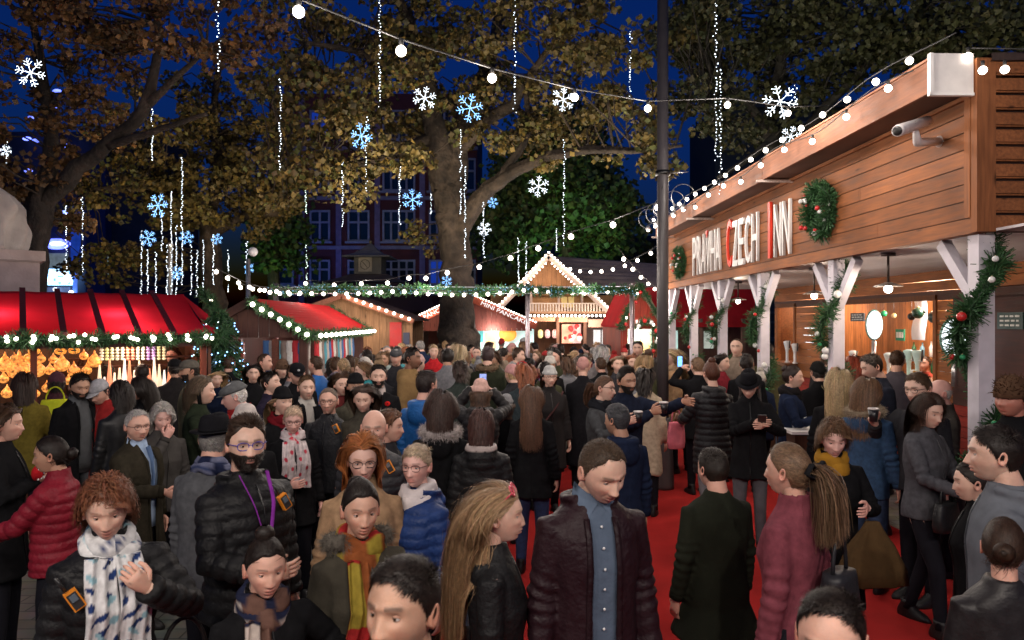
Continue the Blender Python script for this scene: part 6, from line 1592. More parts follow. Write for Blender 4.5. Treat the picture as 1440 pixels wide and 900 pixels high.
# generic gabled hut: front face looking at -yl, apex and bases given by pixels at distance d
def hut(nm, label, apx, apy, lx, rx, by, d, depth, face, roofc, wallb=0.0, cat='market stall', roofm=WOOD, over=0.25, barge=None, yaw=0.0, openings=(), facem=WOODV, barge_h=0.12, floor_face=None):
    ap = at(apx, apy, d); L_ = at(lx, by, d); R_ = at(rx, by, d)
    base = np.array([ap[0], d, 0.0]); root = empty(nm, base, label, cat, rz=yaw)
    M0 = rotz(0); apx_ = ap-base; l = L_-base; r = R_-base
    fz = floor_face if floor_face is not None else l[2]-0.02
    m_ = MB(); # gable boards
    n = max(6, int((r[0]-l[0])/0.16))
    for i in range(n):
        x0 = lerp(l[0], r[0], i/n)+0.003; x1 = lerp(l[0], r[0], (i+1)/n)-0.003
        zf = lambda x: lerp(l[2], apx_[2], (x-l[0])/(apx_[0]-l[0])) if x < apx_[0] else lerp(apx_[2], r[2], (x-apx_[0])/(r[0]-apx_[0]))
        z0, z1 = zf(x0), zf(x1)
        c = np.array(face)*ERS.uniform(0.85, 1.12)
        m_.add([[x0, 0, fz], [x1, 0, fz], [x1, 0, z1], [x0, 0, z0], [x0, 0.04, fz], [x1, 0.04, fz], [x1, 0.04, z1], [x0, 0.04, z0]], [[0, 1, 2, 3], [5, 4, 7, 6], [0, 4, 5, 1], [3, 2, 6, 7], [0, 3, 7, 4], [1, 5, 6, 2]], col=c)
    m_.build('gable', facem, root, smooth=False)
    m_ = MB(); up = np.array([0, 0, 0.05])
    ns = 24
    for sgn, b in ((-1, l), (1, r)):
        e = b+(b-apx_)*0.06
        A_, B_ = apx_+up, e+up
        G_ = []
        for k in range(ns+1):
            p = lerp(A_, B_, k/ns)+np.array([0, 0, 0.012*(k % 2)]); G_.append([p+np.array([0, -over, 0]), p+np.array([0, depth, 0])])
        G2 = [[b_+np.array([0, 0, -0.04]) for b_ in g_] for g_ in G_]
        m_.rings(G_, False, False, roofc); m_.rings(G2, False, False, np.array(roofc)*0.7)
    m_.build('roof', roofm, root, smooth=False)
    m_ = MB()
    for b in (l, r):
        e = b+(b-apx_)*0.06
        m_.bar(apx_+np.array([0, -over-0.02, 0.0]), e+np.array([0, -over-0.02, 0.0]), 0.035, barge_h, up=(0, 0, 1), col=barge or np.array(face)*0.8)
    m_.build('barge_board', WOOD, root, smooth=False)
    m_ = MB()
    for x in (l[0]+0.12, r[0]-0.12): m_.box((x, 0.02, fz/2), (0.12, 0.1, fz), col=np.array(face)*0.8)
    m_.box((l[0]+0.06, depth/2+0.1, l[2]/2), (0.05, depth-0.1, l[2]-0.1), col=np.array(face)*0.7); m_.box(((l[0]+r[0])/2, depth, l[2]/2), (r[0]-l[0]-0.2, 0.05, l[2]), col=np.array(face)*0.9)
    m_.build('walls', WOODV, root, smooth=False)
    return root, base, apx_, l, r
# 2: brown gabled stall with red ribbed roof
h2, b2, ap2, l2, r2 = hut('clothes_stall', 'brown gabled stall with a red ribbed roof and hanging scarves', 355, 424, 275, 437, 470, 11.0, 5.2, (0.10, 0.045, 0.035), (0.42, 0.018, 0.02), roofm=COTTON, over=0.1, floor_face=1.98)
h2.rotation_euler.z = R(2)
hr = rotz(R(2))
W2 = lambda p: hr@np.asarray(p, float)+b2
path = [W2(lerp(ap2, r2*1.05-ap2*0.05, t)+np.array([0, -0.18, 0.0])) for t in np.linspace(0, 1, 20)]; bls = [W2(lerp(ap2, r2, t)+np.array([0, -0.27, 0.0])) for t in np.linspace(0.1, 1.0, 7)]
garland(path, 0.07, 1500, 'fir garland with bulbs on the sloping gable edge of the clothes stall', bulbs=bls, light_r=0.036)
path = [W2(r2+np.array([0.08, t, -0.02])) for t in np.linspace(-0.2, 5.2, 30)]; bls = [W2(r2+np.array([0.17, t, -0.02])) for t in np.linspace(-0.1, 5.1, 15)]
garland(path, 0.07, 2600, 'fir garland with bulbs along the side eaves of the clothes stall', bulbs=bls, light_r=0.036)
path = [W2(np.array([ap2[0], 5.3, ap2[2]])+np.array([r2[0]-ap2[0], 0, r2[2]-ap2[2]])*t) for t in np.linspace(0, 1, 16)]
garland(path, 0.08, 1200, 'fir garland with bulbs on the far gable edge of the clothes stall', bulbs=path[1::2], light_r=0.036)
m_ = MB(); x0, x1 = l2[0]+0.05, r2[0]
for a_, b_, c_, d_ in ((x0, x0+0.75, 0.0, 1.15), ): m_.box(((a_+b_)/2, 0.05, (c_+d_)/2), (b_-a_, 0.05, d_-c_), col=(0.11, 0.05, 0.04))
for x in (x0+0.62, x1-0.55): m_.box((x, 0.0, 0.98), (0.09, 0.09, 1.96), col=(0.13, 0.045, 0.03))
m_.box((r2[0]-0.02, 2.6, 0.5), (0.06, 5.0, 1.0), col=(0.12, 0.06, 0.04)); m_.build('panels', WOOD, h2, smooth=False)
for i in range(26):
    mm = MB(); y = 0.4+0.18*i; hh = ERS.uniform(0.45, 0.8); col = [(0.5, 0.45, 0.42), (0.08, 0.18, 0.4), (0.55, 0.05, 0.06), (0.7, 0.68, 0.65), (0.25, 0.2, 0.18), (0.1, 0.35, 0.45)][i % 6]
    t = np.linspace(0, 1, 8); mm.rings([[(-0.05, 0, -k*hh), (0.05, 0.01*math.sin(k*9), -k*hh), (0.05, 0.025, -k*hh), (-0.05, 0.02, -k*hh)] for k in t], True, True, col)
    if i < 8: c = W2([r2[0]-0.1-0.09*i, 0.12, 1.93]); w_ = f'front opening, number {i+1} from the right'
    else: c = W2([r2[0]-0.06, y-1.2, 1.93]); w_ = f'side opening, number {i-7} from the front'
    o = mm.build('hanging_scarf', COTTON, None, loc=c, rz=(0 if i < 8 else R(60))); tag(o, 'scarf hanging in the clothes stall '+w_, 'scarf', 'scarves hung in the clothes stall')
lamp('POINT', W2([0.3, 1.2, 1.85]), 26, (1, 0.9, 0.85), 0.1); lamp('POINT', W2([0.5, 3.5, 1.85]), 26, (1, 0.9, 0.85), 0.1)
m_ = MB(); m_.box((l2[0]+0.45, 0.02, 1.55), (0.5, 0.03, 0.62), col=(0.10, 0.16, 0.22)); m_.build('window_pane', GLOW, h2, smooth=False)
m_ = MB();
for x, z, sx_, sz_ in ((l2[0]+0.45, 1.88, 0.6, 0.05), (l2[0]+0.45, 1.22, 0.6, 0.05), (l2[0]+0.17, 1.55, 0.05, 0.7), (l2[0]+0.73, 1.55, 0.05, 0.7)): m_.box((x, -0.01, z), (sx_, 0.05, sz_), col=(0.35, 0.08, 0.05))
m_.build('window_frame', WOOD, h2, smooth=False)
# 3: tan gabled hut
h3, b3, ap3, l3, r3 = hut('tan_hut', 'tan boarded gabled hut behind the red ribbed roof', 487, 417, 395, 580, 450, 18.0, 3.0, (0.38, 0.22, 0.12), (0.10, 0.06, 0.05), over=0.5, floor_face=0.0, barge=(0.4, 0.16, 0.10))
m_ = MB(); m_.box((r3[0]-0.42, -0.03, 1.9), (0.30, 0.03, 0.62), col=(0.65, 0.03, 0.03)); m_.box((r3[0]-0.05-0.1, -0.03, 1.8), (0.16, 0.03, 0.3), col=(0.05, 0.06, 0.12)); m_.build('wall_posters', PAINT, h3, smooth=False)
P = [b3+lerp(ap3, r3, t)+np.array([0, -0.58, 0.1]) for t in np.linspace(0, 1, 10)]; festoon(P, P[1:], 'bulbs down the right slope of the tan hut roof', r=0.035)
lamp('POINT', b3+np.array([0.5, -0.9, 2.1]), 18, (1, 0.75, 0.55), 0.1)
# 4: pancake hut
h4, b4, ap4, l4, r4 = hut('pancake_hut', 'low gabled hut with lit red sign boards for small pancakes behind the big trunk', 658, 418, 577, 748, 457, 23.2, 3.0, (0.16, 0.045, 0.035), (0.05, 0.03, 0.03), over=0.5, floor_face=1.92, barge=(0.42, 0.09, 0.05), barge_h=0.22)
for b, sgn in ((l4, -1), (r4, 1)):
    d_ = unit(b-ap4); up_ = np.array([-d_[2], 0, d_[0]])*(1 if sgn > 0 else -1)
    xd = d_ if sgn > 0 else -d_
    O_ = (lerp(ap4, b, 0.22) if sgn > 0 else lerp(ap4, b, 0.97))+np.array([0, -0.545, 0])-unit(np.cross([0, -1, 0], xd))*0.065*1
    upv = unit(np.cross(xd, [0, 1, 0])); upv = upv if upv[2] > 0 else -upv
    O_ = (lerp(ap4, b, 0.22) if sgn > 0 else lerp(ap4, b, 0.97))+np.array([0, -0.545, 0])-upv*0.065
    flat_text('MINI PANCAKES', O_+b4, xd, upv, 0.13, np.linalg.norm(b-ap4)*0.74, mat('lit_letters', rough=0.5, noise=0, emit='col', estr=0.8), h4, 'lettering', 0.01, b4)
    P = [b4+lerp(ap4, b, t)+np.array([0, -0.56, 0.16]) for t in np.linspace(0.0, 1.05, 26)]; festoon(P, P, ('right' if sgn > 0 else 'left')+'-hand row of small bulbs on the pancake hut roof edge', r=0.024, sock=False, drop=0)
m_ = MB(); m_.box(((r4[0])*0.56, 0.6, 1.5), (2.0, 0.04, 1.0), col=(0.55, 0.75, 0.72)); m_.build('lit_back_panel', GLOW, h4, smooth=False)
m_ = MB(); m_.ball((r4[0]*0.62, 0.45, 1.8), (0.30, 0.03, 0.24), 14, 10, col=(0.9, 0.35, 0.05)); m_.build('pancake_picture', GLOW, h4)
m_ = MB(); m_.box((r4[0]*0.35, 0.45, 1.6), (0.35, 0.04, 0.5), col=(0.85, 0.55, 0.25)); m_.box((r4[0]*0.2, 0.5, 1.8), (0.12, 0.03, 0.5), col=(0.05, 0.3, 0.3)); m_.build('menu_panel', GLOW, h4, smooth=False)
m_ = MB(); m_.lathe((0.06, -0.1, 2.25), [(0.11, 0), (0.11, 0.05)], 16, col=(0.9, 0.9, 0.9), axis=(0, -1, 0)); m_.build('round_clock', GLOW, h4)
lamp('POINT', b4+np.array([0.8, -0.3, 1.9]), 45, (1, 0.93, 0.85), 0.15); lamp('POINT', b4+np.array([-1.2, -1.1, 2.2]), 25, (1, 0.7, 0.5), 0.15)
# long dark roof left of the trunk
m_ = MB(); P_ = [at(470, 398, 27), at(600, 398, 27), at(612, 436, 25), at(560, 440, 25), at(452, 438, 25)]; b_ = at(540, 452, 26); b_[2] = 0
m_.add([p-b_ for p in P_]+[p-b_+np.array([0, 0.3, -0.1]) for p in P_], [[4, 3, 1, 0], [5, 6, 8, 9]], tris=[[3, 2, 1], [6, 7, 8]], col=(0.05, 0.03, 0.03))
m_.box((0, 0.8, 1.1), (3.2, 1.4, 2.2), col=(0.10, 0.05, 0.04)); o = m_.build('dark_roofed_hut', WOOD, None, False, loc=b_); tag(o, 'hut with a long dark roof left of the big trunk', 'market stall')
# 5: chalet
h5, b5, ap5, l5, r5 = hut('chalet', 'two-storey wooden chalet with bulb-lined gable, balcony and brown roof', 770, 362, 690, 862, 447, 25.0, 2.0, (0.40, 0.20, 0.09), (0.09, 0.065, 0.06), over=0.7, floor_face=3.15, barge=(0.55, 0.42, 0.36), barge_h=0.2)
bx5 = lambda mb, px0, px1, py0, py1, y0, y1, col: mb.box((((px0+px1)/2-720)*0.025-b5[0], (y0+y1)/2, H-((py0+py1)/2-YH)*0.025), ((px1-px0)*0.025, y1-y0, (py1-py0)*0.025), col=col)
m_ = MB(); bx5(m_, 742, 862, 438, 441, -0.5, 0.3, (0.35, 0.2, 0.12)); bx5(m_, 742, 845, 405, 438, 0.25, 0.35, (0.45, 0.24, 0.10)); m_.build('balcony_floor', WOOD, h5, smooth=False)
m_ = MB()
for k in range(26): bx5(m_, 744+k*4.0, 746+k*4.0, 428, 438, -0.5, -0.46, (0.6, 0.5, 0.42))
bx5(m_, 742, 848, 426.5, 428, -0.52, -0.44, (0.6, 0.5, 0.42)); m_.build('balcony_railing', PAINT, h5, smooth=False)
for x in (745, 783, 815): m_ = MB(); bx5(m_, x, x+3, 405, 438, -0.48, -0.36, (0.4, 0.3, 0.25)); m_.build('balcony_post', WOODV, h5, smooth=False)
for x in (790, 800): 
    m_ = MB(); bx5(m_, x, x+8, 417, 432, 0.2, 0.24, (0.5, 0.35, 0.12)); m_.build('window', GLOW, h5, smooth=False)
m_ = MB(); bx5(m_, 748, 866, 441, 500, 1.4, 1.5, (0.20, 0.09, 0.05)); 
for x in (742, 782, 820, 862): bx5(m_, x, x+4, 441, 500, -0.2, 0.0, (0.20, 0.10, 0.07))
m_.build('ground_floor', WOODV, h5, smooth=False)
for (x0, x1, y0, y1, c, nm) in ((748, 780, 446, 452, (0.62, 0.30, 0.18), 'sign_board'), (785, 825, 446, 453, (0.62, 0.32, 0.2), 'sign_board'), (826, 856, 449, 460, (0.55, 0.25, 0.18), 'sign_board')):
    m_ = MB(); bx5(m_, x0, x1, y0, y1, -0.3, -0.24, c); m_.build(nm, PAINT, h5, smooth=False)
for (x0, x1, y0, y1, c) in ((791, 806, 456, 483, (0.95, 0.45, 0.3)), (806, 818, 456, 483, (0.95, 0.55, 0.5)), (836, 846, 464, 487, (0.6, 0.6, 0.62)), (848, 858, 464, 487, (0.6, 0.6, 0.62))):
    m_ = MB(); bx5(m_, x0, x1, y0, y1, 0.3, 0.35, c); m_.build('lit_panel', GLOW, h5, smooth=False)
for i in range(14):
    p = at(794+ERS.uniform(0, 22), 458+ERS.uniform(0, 20), 25.1); mm = MB(); mm.ball((0, 0, 0), ERS.uniform(0.06, 0.11), 8, 6, col=(0.7, 0.04, 0.04) if i % 3 else (0.9, 0.8, 0.7)); o = mm.build('window_ornament', GLOW, None, loc=p); tag(o, 'round red or cream ornament in the bright chalet shop window', 'ornament', 'ornaments in the chalet window')
for px, c in ((760, (1, 0.8, 0.35)), (770, (0.95, 0.5, 0.5)), (780, (0.95, 0.5, 0.45))):
    p = at(px, 469, 25.2); l_ = empty('hanging_lantern', p, {760: 'yellow', 770: 'pink', 780: 'red and white'}[px]+' paper lantern hanging in the chalet doorway', 'lantern', 'lanterns in the chalet doorway')
    mm = MB(); mm.lathe((0, 0, 0), [(0.05, -0.16), (0.09, -0.1), (0.09, 0.08), (0.04, 0.14)], 10, col=c); mm.build('shade', GLOW2, l_); mm = MB(); mm.tube([(0, 0, 0.14), (0, 0, 0.5)], 0.006, 4); mm.build('cord', CABLE, l_)
for b, t0, t1, nb, lab in ((l5, 0, 1.0, 20, 'bulb row down the left slope of the chalet gable'), (r5, 0, 1.0, 24, 'bulb row down the right slope of the chalet gable')):
    P = [b5+lerp(ap5, b, t)+np.array([0, -0.78, 0.12]) for t in np.linspace(t0, t1, nb)]; festoon(P, P, lab, r=0.034, sock=False, drop=0)
    P = [b5+lerp(ap5, b, t)+np.array([0.0, -0.74, -0.16]) for t in np.linspace(0.05, 0.5, nb//2)]; festoon(P, P, 'inner '+lab, r=0.026, sock=False, drop=0)
P = [at(x, 443, 24.4) for x in np.linspace(746, 856, 20)]; festoon(P, P, 'bulb row along the chalet balcony edge', r=0.038, sock=False, drop=0)
lamp('POINT', b5+np.array([-0.1, -1.2, 3.6]), 40, (1, 0.75, 0.6), 0.2); lamp('POINT', b5+np.array([0.3, -0.7, 2.0]), 26, (1, 0.8, 0.6), 0.2); lamp('POINT', b5+np.array([1.5, -1.0, 2.1]), 40, (1, 0.82, 0.66), 0.2)
m_ = MB(); Q = [at(775, 360, 26.8), at(926, 371, 26.8), at(926, 404, 24.6), at(822, 405, 24.6)]; b_ = at(860, 452, 26); b_[2] = 0
G_ = []
for k in range(15):
    t = k/14; p, q = lerp(Q[0], Q[3], t)-b_, lerp(Q[1], Q[2], t)-b_; up_ = np.array([0, 0, 0.03*(k % 2)]); G_.append([p+up_, q+up_])
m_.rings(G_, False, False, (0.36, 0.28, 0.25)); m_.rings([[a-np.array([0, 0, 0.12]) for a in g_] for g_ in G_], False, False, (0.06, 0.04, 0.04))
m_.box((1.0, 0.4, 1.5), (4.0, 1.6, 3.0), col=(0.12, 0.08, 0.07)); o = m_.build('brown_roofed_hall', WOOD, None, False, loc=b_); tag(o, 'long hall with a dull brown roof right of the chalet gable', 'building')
# 6: red hut with garlanded arch, and the red awning beyond the inn
h6, b6, ap6, l6, r6 = hut('red_gable_hut', 'small hut with a tall red canvas roof and fir garlands at its front', 897, 403, 872, 930, 458, 17.0, 3.5, (0.35, 0.05, 0.03), (0.55, 0.025, 0.03), roofm=CANVAS, over=0.25, floor_face=2.05, barge=(0.3, 0.2, 0.15))
garland([b6+lerp(ap6, l6, t)+np.array([0, -0.3, 0.05]) for t in np.linspace(0, 1.15, 14)], 0.09, 1300, 'fir garland down the left roof edge of the red gable hut', bulbs=[b6+lerp(ap6, l6, t)+np.array([0, -0.42, 0]) for t in (0.2, 0.5, 0.8)], baubles=[(b6+lerp(ap6, l6, t)+np.array([0.03, -0.42, -0.06]), (0.55, 0.02, 0.02), 0.045) for t in (0.1, 0.35, 0.65, 0.9)])
garland([b6+lerp(ap6, r6, t)+np.array([0, -0.3, 0.0]) for t in np.linspace(0, 1.0, 12)], 0.07, 900, 'fir garland down the right roof edge of the red gable hut')
m_ = MB(); m_.box((0.06, -0.33, 2.22), (0.40, 0.05, 0.16), col=(0.5, 0.05, 0.03)); m_.build('sign_board', PAINT, h6, smooth=False)
m_ = MB()
for k in range(5): m_.box((-0.09+0.075*k, -0.362, 2.22), (0.045, 0.01, 0.09+0.015*(k % 2)), col=(0.9, 0.85, 0.8))
m_.build('lettering', GLOW, h6, smooth=False)
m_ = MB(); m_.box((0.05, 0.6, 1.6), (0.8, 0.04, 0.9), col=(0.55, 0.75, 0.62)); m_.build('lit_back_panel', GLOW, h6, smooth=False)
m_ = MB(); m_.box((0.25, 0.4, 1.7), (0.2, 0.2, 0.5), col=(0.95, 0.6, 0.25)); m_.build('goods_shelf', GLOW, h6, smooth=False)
lamp('POINT', b6+np.array([0.0, 0.1, 1.95]), 22, (0.95, 1, 0.9), 0.1)
path = [at(908+math.cos(a)*15, 475+math.sin(a)*24, 16.4) for a in np.linspace(-2.6, 2.4, 24)]; garland(path, 0.08, 1500, 'rounded arch of fir garland with baubles round the red hut counter', baubles=[(np.array(path[k])+np.array([0, -0.1, 0]), [(0.55, 0.02, 0.02), (0.7, 0.7, 0.7)][k % 2], 0.05) for k in range(1, 24, 3)], bulbs=[np.array(path[k])+np.array([0, -0.12, 0]) for k in range(0, 24, 4)])
aw = empty('red_awning_stall', at(1000, 452, 18.5)*np.array([1, 1, 0]), 'stall with a wide dark red canvas awning seen beyond the inn posts', 'market stall'); ab = np.array(aw.location)
m_ = MB(); G_ = []
for k in range(24):
    x = lerp(905, 1062, k/23); G_.append([at(x, 404, 19.5)-ab, at(x, 430, 18.6)-ab+np.array([0, 0.04*(k % 2), 0]), at(x, 460, 17.9)-ab+np.array([0, 0.05*(k % 2), 0])])
m_.rings(G_, False, False, (0.40, 0.018, 0.025)); m_.build('awning', CANVAS, aw)
m_ = MB(); m_.box(at(1000, 505, 19.8)-ab, (3.2, 0.06, 2.2), col=(0.10, 0.05, 0.04)); 
for x in (935, 985, 1045): m_.box(at(x, 520, 18.1)-ab, (0.09, 0.09, 2.6), col=(0.1, 0.06, 0.05))
m_.build('stall_frame', WOODV, aw, smooth=False)
for x0, x1, y0, y1, c in ((945, 953, 465, 495, (0.5, 0.75, 0.7)), (990, 1003, 466, 490, (0.35, 0.4, 0.35)), (1010, 1018, 466, 490, (0.5, 0.45, 0.35))):
    m_ = MB(); m_.box(at((x0+x1)/2, (y0+y1)/2, 19.6)-ab, ((x1-x0)*0.0196, 0.04, (y1-y0)*0.0196), col=c); m_.build('lit_window', GLOW, aw, smooth=False)
lamp('POINT', at(985, 448, 16.8), 14, (1, 0.85, 0.75), 0.1)

# garland truss crossing in front of the huts
tr0 = empty('garland_truss', at(640, 452, 14.6)*np.array([1, 1, 0]), 'white cable truss carried by slim posts across the market', 'truss'); tb_ = np.array(tr0.location)
m_ = MB()
for y_ in (403.5, 412.5): m_.tube([at(x, y_+0.3*math.sin(x*0.02), 14.5)-tb_ for x in np.linspace(383, 893, 30)], 0.010, 6, col=(0.6, 0.62, 0.68))
m_.build('cable_pair', METAL, tr0)
for x in (386, 742, 890):
    m_ = MB(); p = at(x, 412, 14.5)-tb_; m_.tube([(p[0], 0, 0), (p[0], 0, p[2]+0.2)], 0.05, 10, col=(0.35, 0.30, 0.32)); m_.build('post', METAL, tr0)
path = [at(x, 408+1.5*math.sin(x*0.05), 14.5) for x in np.linspace(383, 893, 90)]
led = np.array([path[ERS.randint(90)]+ERS.normal(size=3)*np.array([0.05, 0.02, 0.05])-np.array([0, 0.09, 0]) for _ in range(260)])
garland(path, 0.075, 7000, 'long dark fir garland with tiny blue lights tied along the truss', ledpts=led, ledm=emat('led_teal', (0.20, 0.5, 0.75), 1.2), L=0.08, w=0.012)
# fir tree with blue lights between the left stalls
cx = at(308, 470, 10.2); fb = cx*np.array([1, 1, 0]); ft = empty('fir_tree', fb, 'dark fir tree with blue and white lights between the two left stalls', 'tree')
m_ = MB(); pts = []
for k in range(260):
    z = ERS.uniform(0.5, 2.3); r = 0.62*(1-(z-0.4)/2.4)+0.08; a = ERS.uniform(0, 2*PI); dr_ = np.array([math.cos(a), math.sin(a), 0]); e = np.array([0, 0, z-0.08])+dr_*r; s_ = np.array([0, 0, z+0.08])+dr_*r*0.25
    needles(m_, [s_, e], 0.03, 34, 0.05, 0.010, core=True); pts.append(e+dr_*0.02)
m_.build('crown', NEEDLE, ft); m_ = MB(); m_.tube([(0, 0, 0), (0, 0, 2.3)], [0.05, 0.01], 8, col=(0.1, 0.06, 0.04)); m_.build('trunk', BARK, ft)
m_ = MB(); blob_lights(m_, np.array(pts)[::2], 0.012); m_.build('led_chain', LEDB, ft)
m_ = MB(); blob_lights(m_, np.array(pts)[1::5], 0.009); m_.build('led_cluster', LED, ft)

# ---------------------------------------------------------------- statue
pz_ = np.array([-9.45, 11.6, 0]); PZR = R(38)
plh = empty('stone_plinth', pz_, 'pale square stone plinth carrying the draped statue', 'plinth')
m_ = MB(); m_.box((0.0, 0, 1.6), (2.75, 2.2, 3.2), col=(0.34, 0.27, 0.27)); m_.box((0, 0, 3.29), (2.9, 2.35, 0.16), col=(0.38, 0.31, 0.30)); m_.box((0, 0, 3.215), (2.8, 2.28, 0.05), col=(0.3, 0.24, 0.24)); m_.build('plinth_block', STONE, plh, smooth=False); plh.rotation_euler.z = PZR
sm = MB(); n_ = 60; a = np.arange(n_)*2*PI/n_; rg = []
for z, rx_, ry_, cx_, f_ in ((0, 0.70, 0.55, 0.0, 0.05), (0.08, 0.78, 0.6, 0.0, 0.07), (0.45, 0.76, 0.6, 0.02, 0.08), (0.85, 0.74, 0.56, 0.04, 0.08), (1.1, 0.64, 0.5, -0.04, 0.07), (1.3, 0.50, 0.45, -0.16, 0.06), (1.6, 0.40, 0.36, -0.30, 0.045), (1.95, 0.36, 0.28, -0.36, 0.03), (2.15, 0.22, 0.2, -0.38, 0.01), (2.25, 0.12, 0.12, -0.38, 0), (2.4, 0.11, 0.12, -0.38, 0)):
    lobes = f_*np.abs(np.sin(a*4.5+z*1.8))+0.7*f_*np.sin(a*11-z*3.2+1)+0.6*f_*np.sin(a*3+z*4)
    fold = 1+2.6*lobes
    rg.append(np.stack([cx_+rx_*fold*np.cos(a), ry_*fold*np.sin(a), np.full(n_, z)], -1))
G3 = np.array(rg); tt = np.linspace(0, len(rg)-1, 50); G3 = np.array([[np.interp(tt, range(len(rg)), G3[:, j, k]) for k in range(3)] for j in range(n_)]).transpose(2, 0, 1)
for _ in range(1): G3[1:-1] = (G3[:-2]+2*G3[1:-1]+G3[2:])/4
sm.rings(G3, col=(0.33, 0.31, 0.31)); sm.ball((-0.38, 0, 2.6), (0.14, 0.17, 0.2), 16, 12, col=(0.33, 0.31, 0.31))
for k in range(4):
    sm.tube([(-0.05-0.1*k, -0.36, 1.5-0.12*k), (0.38-0.05*k, -0.48, 1.12-0.16*k), (0.62-0.04*k, -0.40, 0.82-0.2*k)], [0.03, 0.06, 0.03], 10, col=(0.33, 0.31, 0.31), flat=0.7)
sm.tube([(-0.12, -0.1, 1.9), (0.30, -0.25, 1.5), (0.05, -0.45, 1.35)], [0.13, 0.12, 0.08], 12, col=(0.33, 0.31, 0.31))
sm.ball((0.40, -0.52, 0.06), (0.13, 0.22, 0.07), 12, 8, col=(0.4, 0.34, 0.33))
o = sm.build('draped_statue', STONE, None, loc=pz_+rotz(PZR)@np.array([0.55, -0.25, 3.375]), rz=PZR); o.scale = (0.74, 0.8, 0.86); tag(o, 'grey marble statue of a cloaked figure cut by the left picture edge', 'statue')

# ---------------------------------------------------------------- buildings behind
def windows(mb_fr, mb_gl, cx, cz, w, h, n, y, mul=1, frc=(0.42, 0.42, 0.50)):
    """one window: frame with n lights and a transom; glass set back"""
    mb_gl.box((cx, y+0.10, cz), (w, 0.02, h))
    t = 0.12
    for x in np.linspace(-w/2, w/2, n+1): mb_fr.box((cx+x, y, cz), (t, 0.16, h+t), col=frc)
    for z in (-h/2, h/2, h*0.12): mb_fr.box((cx, y-0.004, cz+z), (w+t, 0.17, t), col=frc)
    mb_fr.box((cx, y-0.06, cz-h/2-0.12), (w+0.4, 0.3, 0.12), col=frc)
D_ = 46.0
bb = np.array([-9.0, D_, 0]); br_ = empty('brick_building', bb, 'tall dark red brick building with white windows washed in blue light', 'building')
m_ = MB(); m_.box((0, 4, 8.5), (13.5, 7.8, 17), col=(0.16, 0.045, 0.05)); 
m_.build('wall', BRICK, br_, smooth=False)
m_ = MB()
for z in (4.0, 7.0, 10.2, 13.4): m_.box((0, 0.0, z), (13.6, 0.35, 0.22), col=(0.32, 0.28, 0.36))
for x in (-4.6, -2.2, 0.3, 3.2, 5.6): m_.box((x, 0.02, 8.5), (0.35, 0.26, 16.8), col=(0.30, 0.22, 0.34))
m_.build('string_courses', STONE, br_, smooth=False)
for z, hh in ((5.4, 1.5), (8.4, 1.9), (11.7, 2.0), (14.9, 1.8)):
    for x, w_, n in ((-5.6, 0.9, 1), (-3.4, 1.2, 2), (-0.9, 1.3, 2), (1.7, 2.0, 4), (4.4, 1.4, 3), (6.2, 0.8, 1)):
        fm, gm = MB(), MB(); windows(fm, gm, x, z, w_, hh, n, -0.08); fo = fm.build('window', STONE, br_, smooth=False)
        (gm.build('pane', GLASSD if ERS.uniform() > 0.2 else mat('lit_blue_glass', base=(0.02, 0.05, 0.2), vcol=False, noise=0.5, emit=(0.02, 0.10, 0.9), estr=0.18), fo, smooth=False))
for p, to, e in (((-17, 40, 1), (-14, 46, 8), 900), ((-9.5, 42, 2), (-10, 46, 9), 700), ((-5, 42, 2), (-4.5, 46, 9), 500), ((-12.5, 41, 2), (-13, 46, 8), 700)):
    lamp('SPOT', p, e*0.13, (0.16, 0.25, 1.0), 0.3, to=to, angle=60)
# clock kiosk
kb = at(517, 452, 30)*np.array([1, 1, 0]); kk_ = empty('clock_kiosk', kb, 'small pavilion with pagoda roofs and a square clock above the stalls', 'pavilion')
kz = lambda py: H-(py-YH)*0.030
m_ = MB(); m_.box((0, 0.6, kz(384)/2+kz(362)/2), (1.15, 1.2, kz(362)-kz(386)), col=(0.13, 0.13, 0.12)); m_.box((0, 1.0, 1.6), (3.4, 2.8, 3.3), col=(0.14, 0.11, 0.10)); m_.build('wall', STONE, kk_, smooth=False)
def pag(mb, z0, z1, w0, w1, yc, col):
    r_ = []
    for t in np.linspace(0, 1, 6): w = lerp(w0, w1, t**0.6); r_.append([(-w, yc-w, lerp(z0, z1, t)), (w, yc-w, lerp(z0, z1, t)), (w, yc+w, lerp(z0, z1, t)), (-w, yc+w, lerp(z0, z1, t))])
    mb.rings(r_, col=col)
m_ = MB(); pag(m_, kz(360), kz(341), 0.95, 0.08, 0.6, (0.16, 0.17, 0.19)); m_.box((0, 0.6, kz(361)), (1.98, 1.98, 0.06), col=(0.14, 0.15, 0.16)); pag(m_, kz(399), kz(385), 2.1, 0.8, 0.9, (0.11, 0.09, 0.09)); m_.build('roof', STONE, kk_, smooth=False)
m_ = MB(); m_.tube([(0, 0.6, kz(342)), (0, 0.6, kz(336))], [0.06, 0.02], 8, col=(0.2, 0.2, 0.15)); m_.ball((0, 0.6, kz(338)), 0.07, 8, 6, col=(0.25, 0.22, 0.15)); m_.build('finial', STONE, kk_)
m_ = MB(); zc = kz(372); m_.box((-0.1, -0.02, zc), (0.56, 0.04, 0.60), col=(0.42, 0.38, 0.30)); fo = m_.build('clock_face', STONE, kk_, smooth=False)
